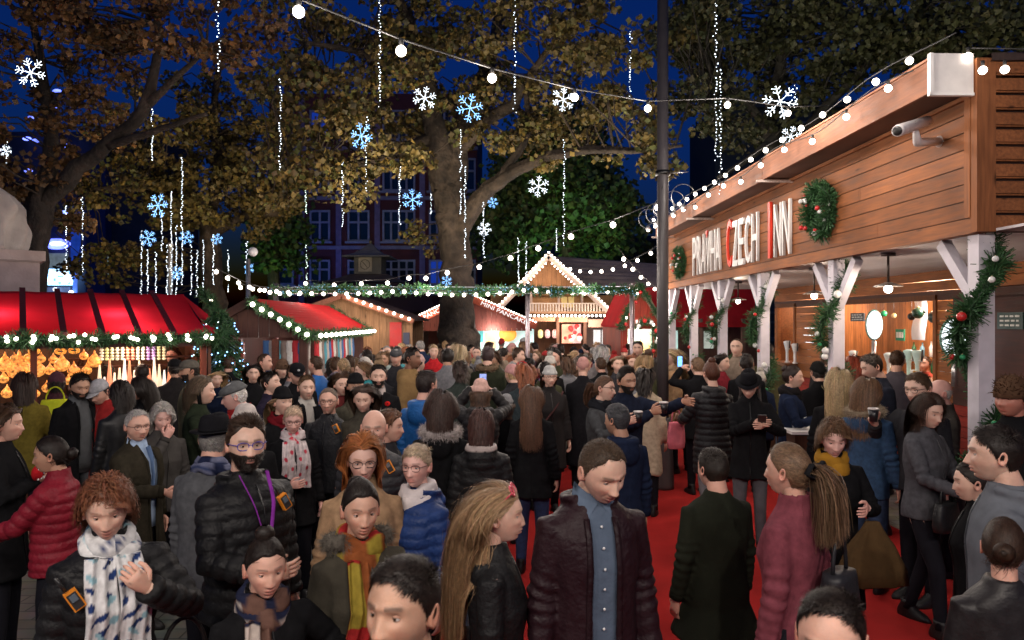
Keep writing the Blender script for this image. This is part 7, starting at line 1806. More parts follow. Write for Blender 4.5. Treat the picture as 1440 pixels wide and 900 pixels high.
m_ = MB(); aa = np.linspace(0, 2*PI, 25); m_.tube(np.stack([-0.1+0.2*np.cos(aa), np.full(25, -0.05), zc+0.2*np.sin(aa)], 1), 0.012, 5, caps=False, col=(0.05, 0.05, 0.05)); m_.bar((-0.1, -0.055, zc), (-0.22, -0.055, zc+0.12), 0.02, 0.02, up=(0, 1, 0), col=(0.03, 0.03, 0.03)); m_.bar((-0.1, -0.055, zc), (0.0, -0.055, zc-0.14), 0.02, 0.02, up=(0, 1, 0), col=(0.03, 0.03, 0.03)); m_.build('clock_hands', PAINT, fo)
# blue-lit building on the left
lb = np.array([-27.0, 44, 0]); lbr = empty('blue_lit_building', lb, 'dark building with blue light signs and a bright screen at the far left', 'building')
m_ = MB(); m_.box((-1.5, 3, 7), (13, 5.8, 14), col=(0.05, 0.055, 0.09)); m_.box((1.6, -0.3, 6), (1.2, 0.7, 12), col=(0.02, 0.05, 0.2)); m_.build('wall', STONE, lbr, smooth=False)
def lbx(mb, x0, x1, y0, y1, yy, col, dd=0.12): mb.box((((x0+x1)/2-720)*0.0435-lb[0], yy, H-((y0+y1)/2-YH)*0.0435), ((x1-x0)*0.0435, dd, (y1-y0)*0.0435), col=col)
m_ = MB(); lbx(m_, 64, 103, 378, 401, -0.5, (0.35, 0.65, 1.0)); so_ = m_.build('screen', SCRN, lbr, smooth=False)
m_ = MB()
for k in range(26): x = ERS.uniform(66, 98); y = ERS.uniform(380, 397); lbx(m_, x, x+ERS.uniform(2, 7), y, y+ERS.uniform(1, 5), -0.58-0.002*k, [(1, 1, 1), (0.9, 0.95, 1), (0.1, 0.3, 0.9)][k % 3], 0.02)
m_.build('screen_picture', SCRN, so_, smooth=False)
m_ = MB(); c_ = at(80, 343, 43.4)-lb; m_.ball(c_, (0.85, 0.15, 0.34), 16, 10, col=(0.12, 0.16, 1.0)); m_.ball(c_+np.array([0.1, -0.1, 0]), (0.5, 0.12, 0.14), 12, 8, col=(0.5, 0.6, 1.0)); m_.build('oval_light_sign', SCRN, lbr)
m_ = MB(); m_.ball(at(92, 299, 43.4)-lb, (0.55, 0.12, 0.14), 12, 8, col=(0.25, 0.35, 1.0)); m_.build('upper_light_sign', SCRN, lbr)
m_ = MB(); lbx(m_, 103, 108, 380, 412, -0.5, (0.1, 0.25, 1.0)); lbx(m_, 104, 116, 290, 378, -0.75, (0.01, 0.04, 0.3)); lbx(m_, 62, 98, 404, 412, -0.5, (0.1, 0.15, 0.3)); lbx(m_, 120, 150, 360, 390, -0.35, (0.16, 0.20, 0.20)); lbx(m_, 62, 95, 356, 376, -0.4, (0.12, 0.15, 0.16)); m_.build('lit_facade_panel', GLOW, lbr, smooth=False)
for x, y in ((78, 407), (100, 411), (45, 165), (75, 150), (38, 195), (50, 198), (95, 205), (40, 240), (80, 128)):
    m_ = MB(); m_.ball(at(x, y, 43.2)-lb, (0.28 if y < 300 else 0.16, 0.08, 0.12), 8, 6, col=(0.15, 0.2, 1.0) if y < 300 else (1, 1, 1)); m_.build('facade_light', SCRN, lbr)
# dark buildings closing the view
for i, (x0, x1, z1, y_, c, lab) in enumerate(((3.5, 13, 9.0, 58, (0.035, 0.055, 0.10), 'dim blue office block seen in the gap left of the tall pole'), (12, 34, 15.0, 42, (0.05, 0.065, 0.07), 'dark teal building behind the trees over the inn roof'))):
    r_ = empty('background_building', ((x0+x1)/2, y_, 0), lab, 'building'); m_ = MB(); m_.box((0, 3, z1/2), (x1-x0, 6, z1), col=c); m_.box((0, -0.05, z1), (x1-x0+0.3, 0.5, 0.4), col=np.array(c)*1.3); m_.build('wall', STONE, r_, smooth=False)
    nx, nz_ = int((x1-x0)/2), int(z1/2.8)
    for a_ in range(nx):
        for b_ in range(nz_):
            fm, gm = MB(), MB(); windows(fm, gm, -(x1-x0)/2+1.1+a_*2.0, 2.0+b_*2.8, 1.0, 1.5, 2, -0.06, frc=np.array(c)*2.0); fo = fm.build('window', STONE, r_, smooth=False)
            gm.build('pane', GLASSD if ERS.uniform() > 0.15 else mat('lit_teal_glass', base=(0.1, 0.2, 0.2), vcol=False, noise=0.5, emit=(0.25, 0.5, 0.55), estr=0.35), fo, smooth=False)
# slim white lamp post by the second stall
lp_ = at(349, 452, 15)*np.array([1, 1, 0]); lpo = empty('globe_lamp_post', lp_, 'slim pale lamp post with a dim globe above the clothes stall', 'lamp post'); m_ = MB(); m_.tube([(0, 0, 0), (0, 0, 3.55)], 0.045, 10, col=(0.5, 0.5, 0.5)); m_.build('post', METAL, lpo); m_ = MB(); m_.ball((0.1, 0, 3.7), 0.10, 14, 10, col=(0.6, 0.6, 0.6)); m_.build('globe', PLASTIC, lpo)
lp_ = at(240, 452, 17)*np.array([1, 1, 0]); lpo = empty('flag_pole', lp_, 'slim pale pole above the red lantern stall roof', 'pole'); m_ = MB(); m_.tube([(0, 0, 0), (0, 0, 4.0)], 0.05, 10, col=(0.5, 0.5, 0.5)); m_.build('shaft', METAL, lpo); m_ = MB(); m_.ball((0, 0, 4.05), 0.07, 10, 8, col=(0.5, 0.5, 0.5)); m_.build('finial', METAL, lpo)

# ---------------------------------------------------------------- lamps at the festoon bulbs and an added, unseen fill string behind the camera
def L_(loc, e, r=0.05, c=(1, 0.88, 0.78)): return lamp('POINT', loc, e*LK, c, r)
for q in A[1:8]: L_(np.array(q)-np.array([0, 0, 0.14]), 13)
for q in B[2::3]: L_(np.array(q)-np.array([0, 0, 0.16]), 26, 0.06)
for s in np.arange(-0.2, 9.6, 1.6): L_(IP(s, -1.1, 4.25), 20, 0.08)
for px, py, d in ((330, 385, 13.5), (420, 400, 14), (520, 400, 14.2), (620, 402, 14.2), (700, 402, 14.2), (820, 400, 14.4)): L_(at(px, py, d)-np.array([0, 0.2, 0.15]), 20, 0.06)
bp = []
for k, (x, z) in enumerate(((-4.5, 4.6), (-2.6, 4.4), (-0.8, 4.3), (1.2, 4.3), (3.0, 4.5))):
    bp.append((x, -0.9-0.1*k, z+0.25)); 
festoon([(x, y, z+0.1) for x, y, z in bp]+[(4, -1.4, 4.9)], bp, 'added festoon string of bulbs behind the viewer, front fill for the crowd', r=0.035)
for q in bp: L_(np.array(q)-np.array([0, 0, 0.15]), 185, 0.09, (1, 0.88, 0.77))  # added front fill at the unseen bulbs, brightening the near crowd
# added spotlights without fixtures, brightening the tree crowns and big trunk
for p, to, e, c, an in (((-3.0, 15.5, 3.6), (-2, 20, 8.5), 850, (1, 0.80, 0.52), 110), ((2.2, 15.5, 3.6), (1, 20, 9), 600, (1, 0.82, 0.56), 105), ((-7.5, 15, 3.4), (-8.5, 20.5, 7), 800, (1, 0.76, 0.45), 105), ((-5.5, 10, 3.6), (-9, 14.5, 7.5), 150, (1, 0.7, 0.42), 110),
                    ((5.5, 11.5, 4.7), (6, 16, 8), 130, (0.95, 0.95, 0.7), 120), ((3.0, 29, 3.5), (2, 34, 8), 520, (0.5, 1.0, 0.45), 90), ((-10.3, 28, 2.5), (-11, 32, 6), 170, (0.4, 1.0, 0.4), 80), ((-1.0, 16.5, 3.3), (-1.5, 20, 4.8), 110, (1, 0.80, 0.62), 80)):
    lamp('SPOT', p, e*TK, c, 0.15, to=to, angle=an)

L_(at(905, 425, 15.2), 40, 0.1); L_(at(860, 345, 20), 90, 0.2); L_(at(770, 420, 19), 60, 0.2)  # added fill lamps brightening the red hut, chalet roof and chalet front
for px, py, d in ((560, 420, 11), (700, 410, 10.5), (830, 400, 9.5), (620, 380, 8.0), (770, 360, 7.5), (430, 400, 9.0), (880, 380, 8), (300, 380, 7.0), (480, 330, 6), (640, 300, 5.5)): L_(at(px, py, d), 16, 0.15)  # added fill lamps over the crowd, with no bulbs at them
# ---------------------------------------------------------------- the crowd
BLK = (0.009, 0.009, 0.010); NVY = (0.012, 0.018, 0.040); DGR = (0.030, 0.030, 0.034); GRY = (0.14, 0.14, 0.15)
FAIR = (0.64, 0.41, 0.315); PINK = (0.61, 0.355, 0.27); TAN = (0.45, 0.255, 0.17); BRN = (0.22, 0.11, 0.07); OLD = (0.66, 0.39, 0.33)
DK = (0.014, 0.009, 0.007); BR = (0.055, 0.028, 0.015); LB = (0.14, 0.080, 0.042); BLD = (0.38, 0.25, 0.13); GING = (0.36, 0.12, 0.035); WHT = (0.52, 0.49, 0.46); GH = (0.20, 0.19, 0.18); AUB = (0.20, 0.065, 0.028)
def pat_spots(P, C, i):     # white scarf with dark blue and teal leaf shapes
    n = np.sin(P[..., 0]*70+2.0*np.sin(P[..., 1]*31))*np.sin(P[..., 1]*52+P[..., 0]*30)
    n2 = np.sin(P[..., 0]*55+1.9+2*np.sin(P[..., 1]*24+1))*np.sin(P[..., 1]*43+2.3)
    C = np.where((n > 0.62)[..., None], np.array([0.02, 0.04, 0.13]), C); return np.where((n2 > 0.72)[..., None], np.array([0.25, 0.42, 0.48]), C)
def pat_check(a, b, fx=34, fy=40):
    def f(P, C, i):
        u, v = np.sin(P[..., 0]*fx+i), np.sin(P[..., 1]*fy)
        C = np.where((u > 0.25)[..., None], np.array(a), C); return np.where(((v > 0.55) & (u < 0.6))[..., None], np.array(b), C)
    return f
CAST = {}
def C(key, px, top, d, *a, **k):
    f = 1.05 if d < 3.4 else (1.08 if d < 4.9 else 1.14)
    if d > 10: f = 1.0
    lim = 1.56 if (len(a) > 2 and a[2] == 'm') else 1.50
    while f > 1.0 and H-(top-YH)*d*f/1000 < lim: f -= 0.01
    if 'lod' not in k: k['lod'] = 0 if d < 4.0 else (1 if d < 7.0 else 2)
    CAST[key] = person(px, top, d*f, *a, **k); return CAST[key]
# --- nearest people
C('scarfw', 150, 667, 2.55, 10, 'woman with curly auburn hair and a white and blue patterned scarf over a black puffer', 'f', FAIR, ('curly', (0.17, 0.062, 0.030), 0.11), ('puffer', BLK, 0.80), head=(12, 14, 3), arms=(((0.08, 0.25, 1.34), (1, -0.2, -1)), 'down'), scarf=('tails', (0.62, 0.62, 0.62), pat_spots, 0.52), curl=(1.0, 0.6), hdir=(((0.6, 0.15, 0.7), (0.3, -0.9, 0.2)), None), age=0.5)
C('redjw', 72, 612, 3.9, -112, 'woman in a dark red padded jacket with black hair in a low bun, facing left', 'f', TAN, ('bun', DK), ('puffer', (0.20, 0.010, 0.022), 0.86), arms=(((0.10, 0.42, 1.12), (0.7, -0.4, -1)), 'down'), collar=True, head=(-8, 5, 0))
C('suitm', 193, 575, 4.7, 48, 'grey-haired man in glasses with a dark olive overcoat, blue shirt and tie', 'm', PINK, ('short', (0.40, 0.38, 0.36)), ('coat', (0.030, 0.026, 0.018), 0.5), age=0.8, glasses=(0.05, 0.03, 0.03), opened=(0.055, 0.02), inner=(0.30, 0.40, 0.55), fat=0.5, lod=0, head=(25, 4, 0), arms=('down', ((0.10, 0.35, 1.15), (0.8, -0.2, -1))))
C('handmouth', 228, 567, 4.95, 20, 'white-haired older woman holding her hand to her mouth', 'f', OLD, ('bob', (0.45, 0.42, 0.38), 0.12, 0.05), ('plain', (0.07, 0.065, 0.06), 0.8), age=1.0, head=(10, 10, 0), arms=('down', ((0.03, 0.19, 1.47), (0.7, 0.1, -1))), hdir=(None, ((-0.45, -0.1, 0.8), (-0.2, -0.9, 0.2))), lod=0, curl=(0.5, 0.8))
C('fedoram', 302, 574, 3.7, 150, 'man in a black fedora and grey tweed jacket seen from behind', 'm', PINK, ('short', GH), ('blazer', (0.085, 0.088, 0.095), 0.74), hat=('fedora', (0.010, 0.010, 0.012)), scarf=('wrap', (0.03, 0.045, 0.11), pat_check((0.015, 0.02, 0.05), (0.12, 0.13, 0.2))), fat=0.6)
C('beardm', 346, 577, 3.2, 30, 'bearded man in blue-framed glasses and a black padded jacket with a purple lanyard', 'm', FAIR, ('quiff', (0.035, 0.018, 0.010)), ('puffer', (0.010, 0.010, 0.011), 0.84), beard=('full', (0.018, 0.010, 0.007), 0.012), glasses=(0.015, 0.03, 0.35), hood=0.030, head=(18, 0, 0), arms=('down', 'front'), fat=0.2)
C('bunface', 373, 735, 2.35, 18, 'young woman with dark hair in a tight topknot and a brown checked scarf', 'f', PINK, ('topbun', DK), ('coat', BLK, 0.6), head=(5, 6, 0), scarf=('tail', (0.42, 0.36, 0.32), pat_check((0.12, 0.065, 0.05), (0.015, 0.018, 0.04)), 0.4), arms=(((0.22, 0.20, 1.25), (1, -0.3, -1)), 'down'), nose=0.9)
C('parkaw', 507, 668, 2.65, 25, 'dark-haired woman in a fur-hooded olive parka with a mustard and rust scarf', 'f', (0.52, 0.30, 0.215), ('updo', DK), ('parka', (0.045, 0.040, 0.030), 0.75), fur=(0.13, 0.115, 0.095), hood=0.03, head=(14, 4, 0), scarf=('tail', (0.25, 0.19, 0.03), pat_check((0.20, 0.06, 0.02), (0.28, 0.02, 0.02), 22, 18), 0.35))
C('youngm', 567, 779, 1.58, -10, 'young man with thick black hair cut off by the bottom of the picture', 'm', (0.50, 0.29, 0.20), ('short', DK), ('plain', DGR, 0.8), hood=0.03, head=(24, -4, 0))
C('ginger', 510, 612, 3.35, 4, 'woman with wavy ginger hair and dark glasses wearing a camel coat', 'f', (0.60, 0.37, 0.30), ('long', GING, 0.27, 0.13), ('coat', (0.30, 0.19, 0.11), 0.6), glasses=(0.01, 0.01, 0.01), head=(0, 6, 0), lips=(0.45, 0.10, 0.09))
C('bluejw', 586, 622, 3.4, -48, 'short-haired blonde woman in glasses and a blue padded jacket with teal lining', 'f', OLD, ('short', (0.42, 0.32, 0.22)), ('puffer', (0.012, 0.035, 0.135), 0.80), glasses=(0.06, 0.03, 0.03), age=0.7, hood=0.03, head=(-25, 0, 0), scarf=('wrap', (0.55, 0.50, 0.50)), zipc=(0.02, 0.35, 0.38))
C('baldm', 526, 577, 4.15, -6, 'bald man with a ruddy face and dark quilted jacket behind the ginger-haired woman', 'm', PINK, ('bald', GH), ('puffer', DGR, 0.8), lod=0, fat=0.5, head=(0, 4, 0), age=0.5)
C('bobback', 549, 577, 4.7, 70, 'person with a smooth chestnut bob beside the bald man', 'f', PINK, ('bob', (0.11, 0.045, 0.022), 0.14, 0.02), ('plain', DGR, 0.8))
C('blondeold', 412, 570, 4.95, 8, 'older woman with short blonde hair, dark glasses and a pale pink flowered scarf', 'f', OLD, ('short', (0.50, 0.36, 0.25)), ('coat', BLK, 0.7), glasses=(0.03, 0.01, 0.01), age=1.0, scarf=('tails', (0.55, 0.48, 0.48), lambda P, C_, i: np.where((np.sin(P[..., 0]*60)*np.sin(P[..., 1]*45) > 0.7)[..., None], np.array([0.5, 0.05, 0.08]), C_), 0.4), lod=0, head=(6, 12, 0), arms=('down', 'front'), fat=0.4)
C('blackjm', 462, 545, 5.4, -25, 'man with short greying hair and thin glasses in a black waterproof jacket', 'm', PINK, ('crop', (0.14, 0.10, 0.075)), ('plain', (0.016, 0.017, 0.020), 0.8), glasses=(0.02, 0.02, 0.02), fabric='nylon', age=0.5, head=(-15, 2, 0), arms=('down', 'front'), lod=0)
C('longblonde', 703, 682, 2.65, 84, 'woman in profile with very long straight blonde hair and pink sunglasses on her head', 'f', FAIR, ('long', (0.40, 0.25, 0.135), 0.62, 0.03, 0.15), ('plain', BLK, 0.8), fabric='nylon', head=(0, 0, 0), slim=0.88)
C('shirtm', 846, 616, 2.65, 22, 'man with cropped brown hair looking down, open burgundy jacket over a blue-grey shirt', 'm', FAIR, ('crop', (0.055, 0.034, 0.020)), ('coat', (0.017, 0.006, 0.009), 0.62), head=(-14, 24, 4), slim=0.98, opened=(0.052, 0.062), inner=(0.085, 0.115, 0.165), fabric='nylon', hood=0.028)
C('greyback', 868, 566, 4.75, -148, 'man with curly grey-black hair in a navy hooded coat seen from behind', 'm', TAN, ('short', (0.055, 0.055, 0.06)), ('coat', NVY, 0.45, 0.07), slim=1.02, hood=True, lod=0, head=(-22, 0, 0))
C('oliveback', 1003, 628, 3.55, -146, 'man with dark hair in a black olive waxed jacket seen from behind', 'm', PINK, ('short', (0.022, 0.016, 0.012)), ('plain', (0.016, 0.018, 0.012), 0.66, 0.07), head=(-4, 0, 0), fabric='cotton', slim=1.05, arms=('down', 'down'), fat=0.3)
C('pinkcoat', 1108, 622, 3.0, -118, 'woman in a dusty pink coat with a wavy brown ponytail tied by a black bow', 'f', PINK, ('pony', (0.16, 0.095, 0.055), 0.34), ('coat', (0.17, 0.045, 0.060), 0.45), head=(-4, 0, 0), slim=0.90, arms=('down', 'pocket'))
C('recede', 1168, 826, 1.6, -28, 'man with a receding black hairline at the bottom right edge of the picture', 'm', PINK, ('short', DK), ('plain', BLK, 0.8), head=(-20, 6, 0), age=0.6)
C('curlyw', 1172, 588, 4.05, 30, 'smiling woman with a curly brown bob, black coat and mustard neck scarf', 'f', OLD, ('curly', (0.14, 0.075, 0.038), 0.12), ('coat', BLK, 0.5), scarf=('wrap', (0.32, 0.16, 0.02)), age=0.7, head=(18, 14, 0), lod=0, arms=(((0.07, 0.27, 1.22), (0.8, -0.4, -1)), 'down'))
C('tweedw', 1306, 555, 4.75, 62, 'tall slim woman in a grey wool jacket and black trousers by the nearest inn post', 'f', FAIR, ('long', (0.045, 0.024, 0.016), 0.26, 0.06), ('blazer', (0.070, 0.070, 0.078), 0.84), head=(15, 12, 0), arms=(((0.12, 0.34, 1.10), (0.8, -0.5, -1)), ((0.10, 0.34, 1.08), (0.8, -0.5, -1))), legs=dict(stride=0.35, w=0.88), lod=0)
C('hoodiem', 1400, 595, 2.95, -84, 'young man in profile with short black hair and a grey hooded sweatshirt', 'm', FAIR, ('short', DK), ('plain', (0.115, 0.125, 0.145), 0.8), hood=True, head=(-4, 2, 0), nose=1.1)
C('girlhid', 1368, 648, 3.45, -80, 'dark-haired young woman half hidden behind the man in the grey hooded sweatshirt', 'f', FAIR, ('pony', DK, 0.3), ('coat', BLK, 0.6), head=(0, 6, 0))
C('bagw', 1412, 728, 2.6, -150, 'woman with a dark brown bun and black leather coat at the lower right corner', 'f', PINK, ('bun', (0.035, 0.018, 0.011)), ('plain', (0.015, 0.013, 0.014), 0.75), fabric='leather', head=(30, 10, 0))
C('polkaw', 8, 570, 4.3, 70, 'dark-haired person at the left edge wearing black with a red and white spotted bow', 'f', PINK, ('bob', BR, 0.2), ('coat', BLK, 0.6), arms=('down', 'chest'))
C('whitehat', 345, 566, 4.35, 10, 'person in a cream woollen hat just behind the bearded man', 'f', OLD, ('bob', LB, 0.15), ('coat', BLK, 0.6), hat=('beanie', (0.48, 0.43, 0.40)))
# --- middle distance, left
C('yellow1', 35, 524, 6.2, 155, 'woman with a dark bob and an olive mustard coat facing the lantern stall', 'f', PINK, ('bob', (0.030, 0.015, 0.010), 0.17, 0.02), ('coat', (0.15, 0.115, 0.022), 0.7), head=(-20, 0, 0), arms=('down', 'front'))
C('hivis', 80, 521, 7.6, 170, 'person in a maroon hooded coat with a yellow bag in front of the lanterns', 'f', TAN, ('bob', DK, 0.1), ('coat', (0.06, 0.025, 0.035), 0.6), hat=('hoodup', (0.07, 0.028, 0.04)))
C('beardstall', 112, 524, 5.9, 32, 'bearded dark-haired man in a black coat over a grey jumper by the lantern stall', 'm', TAN, ('short', DK), ('coat', BLK, 0.6), beard=('b', DK, 0.006), opened=(0.06, 0.085), inner=(0.085, 0.09, 0.095), pants=(0.10, 0.105, 0.115), head=(12, 16, 0), arms=('down', 'down'))
C('greycap', 140, 532, 6.0, -40, 'boy in a light grey cap with a red top looking down', 'm', PINK, ('short', DK), ('coat', (0.25, 0.02, 0.02), 0.7), hat=('cap', (0.30, 0.30, 0.32)), head=(0, 24, 0))
C('leatherw', 170, 536, 5.7, -160, 'dark-haired person in a black leather jacket beside the boy in the grey cap', 'f', PINK, ('bob', DK, 0.12), ('plain', (0.012, 0.012, 0.013), 0.8), fabric='leather', arms=('down', 'front'))
C('stallb1', 150, 512, 8.3, 175, 'person with curly dark hair facing the candles of the lantern stall', 'f', TAN, ('curly', DK, 0.1), ('coat', DGR, 0.6))
C('stallb2', 118, 505, 8.9, 165, 'brown-haired person right against the lantern stall counter', 'f', TAN, ('bob', BR, 0.12), ('coat', (0.04, 0.03, 0.03), 0.6))
C('stallb3', 200, 511, 8.2, 170, 'dark-haired man leaning over the lantern stall counter', 'm', TAN, ('short', DK), ('coat', BLK, 0.6))
C('blackhw', 197, 530, 6.3, -120, 'woman with long black hair in a black coat left of the grey-haired pair', 'f', TAN, ('long', DK, 0.3), ('coat', BLK, 0.6))
C('blackcap', 246, 503, 7.9, -160, 'man in a black cap and dark coat at the end of the lantern stall', 'm', TAN, ('short', DK), ('coat', (0.022, 0.02, 0.02), 0.6), hat=('cap', (0.012, 0.012, 0.013)))
C('vendor', 243, 487, 10.6, -25, 'stallholder with tousled brown hair behind the counter of the lantern stall', 'm', PINK, ('curly', BR, 0.06), ('plain', DGR, 0.7))
C('khakicap', 266, 504, 7.1, -75, 'man in a khaki cap and faded olive jacket facing left', 'm', TAN, ('crop', DK), ('plain', (0.07, 0.075, 0.05), 0.7), hat=('cap', (0.10, 0.09, 0.075)), beard=('s', DK, 0.005))
C('headband', 284, 528, 5.4, 78, 'woman with straight light brown hair, a dark headband and a dark green coat', 'f', FAIR, ('long', (0.14, 0.10, 0.065), 0.17, 0.02), ('coat', (0.022, 0.030, 0.018), 0.6), hat=('headband', (0.01, 0.01, 0.01)), arms=('down', 'chest'))
C('flatcap', 330, 535, 5.3, -92, 'old man in a grey tweed flat cap with a red scarf and dark coat', 'm', OLD, ('short', WHT), ('coat', NVY, 0.5), hat=('flatcap', (0.105, 0.108, 0.11)), scarf=('wrap', (0.30, 0.02, 0.02)), age=1.0, head=(0, 12, 0))
C('blackhat', 397, 542, 5.3, 30, 'woman in a black bowler hat with wavy fair hair and a wine red scarf', 'f', FAIR, ('long', (0.26, 0.17, 0.09), 0.26, 0.2), ('coat', BLK, 0.6), hat=('beanie', (0.010, 0.010, 0.011)), scarf=('wrap', (0.14, 0.01, 0.015)), lips=(0.4, 0.06, 0.05))
C('trimback', 322, 500, 8.8, 150, 'man with trimmed brown hair and black coat beside the blue-lit fir tree', 'm', PINK, ('crop', BR), ('coat', BLK, 0.6))
C('darkw2', 356, 512, 7.9, 5, 'long-haired brunette facing us under the clothes stall window', 'f', FAIR, ('long', DK, 0.25), ('coat', BLK, 0.6))
C('tallm2', 372, 497, 8.7, 65, 'balding man in a pale coat looking right at the clothes stall', 'm', PINK, ('crop', BR), ('coat', (0.10, 0.09, 0.085), 0.6), age=0.7)
C('lookup', 381, 522, 6.5, 58, 'dark-haired man gazing up to the right behind the woman in the black hat', 'm', FAIR, ('short', DK), ('coat', (0.02, 0.016, 0.03), 0.6), head=(0, -10, 0))
C('furhat', 397, 503, 8.4, 12, 'woman in a brown fur hat by the clothes stall opening', 'f', FAIR, ('bob', BR, 0.15), ('coat', BLK, 0.6), hat=('furhat', (0.10, 0.06, 0.04)))
C('turq', 403, 485, 11.3, 160, 'stall customer in a turquoise hat and jacket inside the clothes stall', 'f', TAN, ('bob', DK, 0.1), ('coat', (0.03, 0.20, 0.30), 0.7), hat=('beanie', (0.02, 0.12, 0.17)))
C('logocap', 418, 509, 7.1, 8, 'man in a black baseball cap with a white badge, head bowed', 'm', PINK, ('crop', DK), ('coat', BLK, 0.6), hat=('cap', (0.010, 0.010, 0.012), (0.6, 0.6, 0.6)), head=(0, 14, 0))
C('sandym', 431, 527, 6.1, 20, 'young man with side-parted sandy hair and a dark open coat', 'm', FAIR, ('short', LB), ('coat', BLK, 0.6), opened=(0.05, 0.04), inner=(0.35, 0.33, 0.30), head=(8, 0, 0))
C('bluejm', 444, 500, 8.3, -125, 'man with shaved brown hair in a bright blue jacket seen from behind', 'm', PINK, ('crop', BR), ('plain', (0.015, 0.10, 0.33), 0.75), fabric='nylon')
C('rucks', 470, 503, 9.4, 160, 'person with black hair in a grey and teal jacket past the blue jacket', 'f', TAN, ('bob', DK, 0.15), ('puffer', (0.06, 0.10, 0.12), 0.7))
C('furcoat', 483, 503, 8.2, -150, 'woman with a tangled blonde bun in a cream teddy coat', 'f', FAIR, ('bun', (0.26, 0.17, 0.09)), ('coat', (0.38, 0.29, 0.24), 0.6))
C('wavyw', 481, 524, 6.4, 12, 'woman with shoulder-length wavy brown hair left of the woman in the black beret', 'f', FAIR, ('long', BR, 0.28, 0.15), ('coat', (0.10, 0.02, 0.02), 0.6))
C('beretw', 500, 523, 6.2, 5, 'smiling woman in a black knitted beret', 'f', TAN, ('long', DK, 0.25), ('coat', (0.06, 0.055, 0.04), 0.6), hat=('beanie', (0.01, 0.01, 0.011)))
C('longbr', 511, 541, 5.35, -12, 'woman with long straight dark brown hair in front of the woman in the beret', 'f', FAIR, ('long', (0.045, 0.024, 0.016), 0.40, 0.04), ('coat', (0.05, 0.045, 0.035), 0.6), head=(-4, 8, 0))
C('tealsc', 510, 508, 7.8, -80, 'light brown haired woman with a teal scarf', 'f', FAIR, ('bob', LB, 0.14), ('coat', DGR, 0.6), scarf=('wrap', (0.03, 0.22, 0.25)))
C('pomhat', 533, 498, 8.0, 170, 'person in a brown fur bobble hat', 'f', FAIR, ('bob', BR, 0.1), ('coat', DGR, 0.6), hat=('bobble', (0.22, 0.15, 0.09), (0.24, 0.16, 0.10)))
C('poppym', 532, 512, 6.6, 2, 'tall bearded man in a black coat with a red poppy badge', 'm', FAIR, ('short', DK), ('coat', BLK, 0.5), beard=('b', DK, 0.008), opened=(0.035, 0.02), inner=(0.35, 0.30, 0.28))
C('fcap2', 557, 489, 10.5, -5, 'man in a dark grey flat cap far back near the tan hut', 'm', PINK, ('crop', GH), ('coat', DGR, 0.6), hat=('flatcap', (0.07, 0.07, 0.075)))
C('tanparka', 580, 488, 7.9, 62, 'man with black hair in a long mustard tan parka', 'm', BRN, ('short', DK), ('parka', (0.20, 0.125, 0.055), 0.5), hood=True)
C('pinkbea', 588, 497, 8.9, 120, 'person in a pale pink knitted hat next to the tan parka', 'f', FAIR, ('bob', BR, 0.1), ('coat', (0.04, 0.03, 0.03), 0.6), hat=('beanie', (0.50, 0.33, 0.31)))
C('bluehm', 600, 519, 5.5, 148, 'dark-haired bearded man in a bright blue hooded jacket seen from behind', 'm', PINK, ('short', (0.02, 0.012, 0.010)), ('plain', (0.012, 0.085, 0.27), 0.72), hood=True, fabric='nylon', beard=('s', DK, 0.006), head=(12, 0, 0))
C('furwhite', 620, 553, 4.75, 176, 'woman with curly dark brown hair over a white fur hood', 'f', FAIR, ('long', (0.045, 0.024, 0.018), 0.24, 0.22), ('coat', BLK, 0.6), fur=(0.46, 0.41, 0.39), hood=0.03, lod=0)
C('childb', 677, 575, 4.6, 178, 'young girl with dark reddish hair in a black padded coat and blue jeans', 'f', FAIR, ('long', (0.050, 0.020, 0.015), 0.13, 0.03), ('puffer', (0.013, 0.013, 0.014), 0.60), hood=0.045, pants=(0.11, 0.16, 0.22), patt=lambda V, C_, s: np.where(((V[:, 2] > 1.475) & (V[:, 1] < 0.02))[:, None], np.array([0.36, 0.30, 0.28]), C_))
C('pinkbean', 676, 531, 5.75, 176, 'person in a pink ribbed beanie holding up a phone, seen from behind', 'f', FAIR, ('bob', BR, 0.08), ('puffer', (0.014, 0.013, 0.014), 0.7), hat=('beanie', (0.52, 0.33, 0.28)), hood=True, arms=(((0.10, 0.30, 1.66), (1, 0, -1)), ((0.08, 0.30, 1.64), (1, 0, -1))))
C('greybea', 712, 553, 6.6, 170, 'child in a grey knitted hat looking at a glowing phone', 'f', FAIR, ('bob', BR, 0.1), ('coat', BLK, 0.7), hat=('beanie', (0.20, 0.20, 0.205)), arms=('down', 'phone'))
C('furcollar', 686, 487, 8.9, 172, 'broad man in a dark green coat with a tan fur collar seen from behind', 'm', FAIR, ('short', (0.05, 0.03, 0.03)), ('coat', (0.022, 0.026, 0.016), 0.5, 0.05), fur=(0.20, 0.14, 0.09), fat=0.6)
C('greenback', 647, 506, 7.6, -170, 'dark-haired woman in a grey-green coat seen from behind near the trunk', 'f', FAIR, ('curly', (0.03, 0.018, 0.014), 0.12), ('coat', (0.030, 0.038, 0.034), 0.6))
C('longback', 748, 542, 5.6, 177, 'woman with very long straight brown hair in a short black coat and blue jeans', 'f', FAIR, ('long', (0.11, 0.055, 0.032), 0.44, 0.03), ('coat', BLK, 0.72), pants=(0.035, 0.06, 0.14), legs=dict(stride=0.1), lod=0)
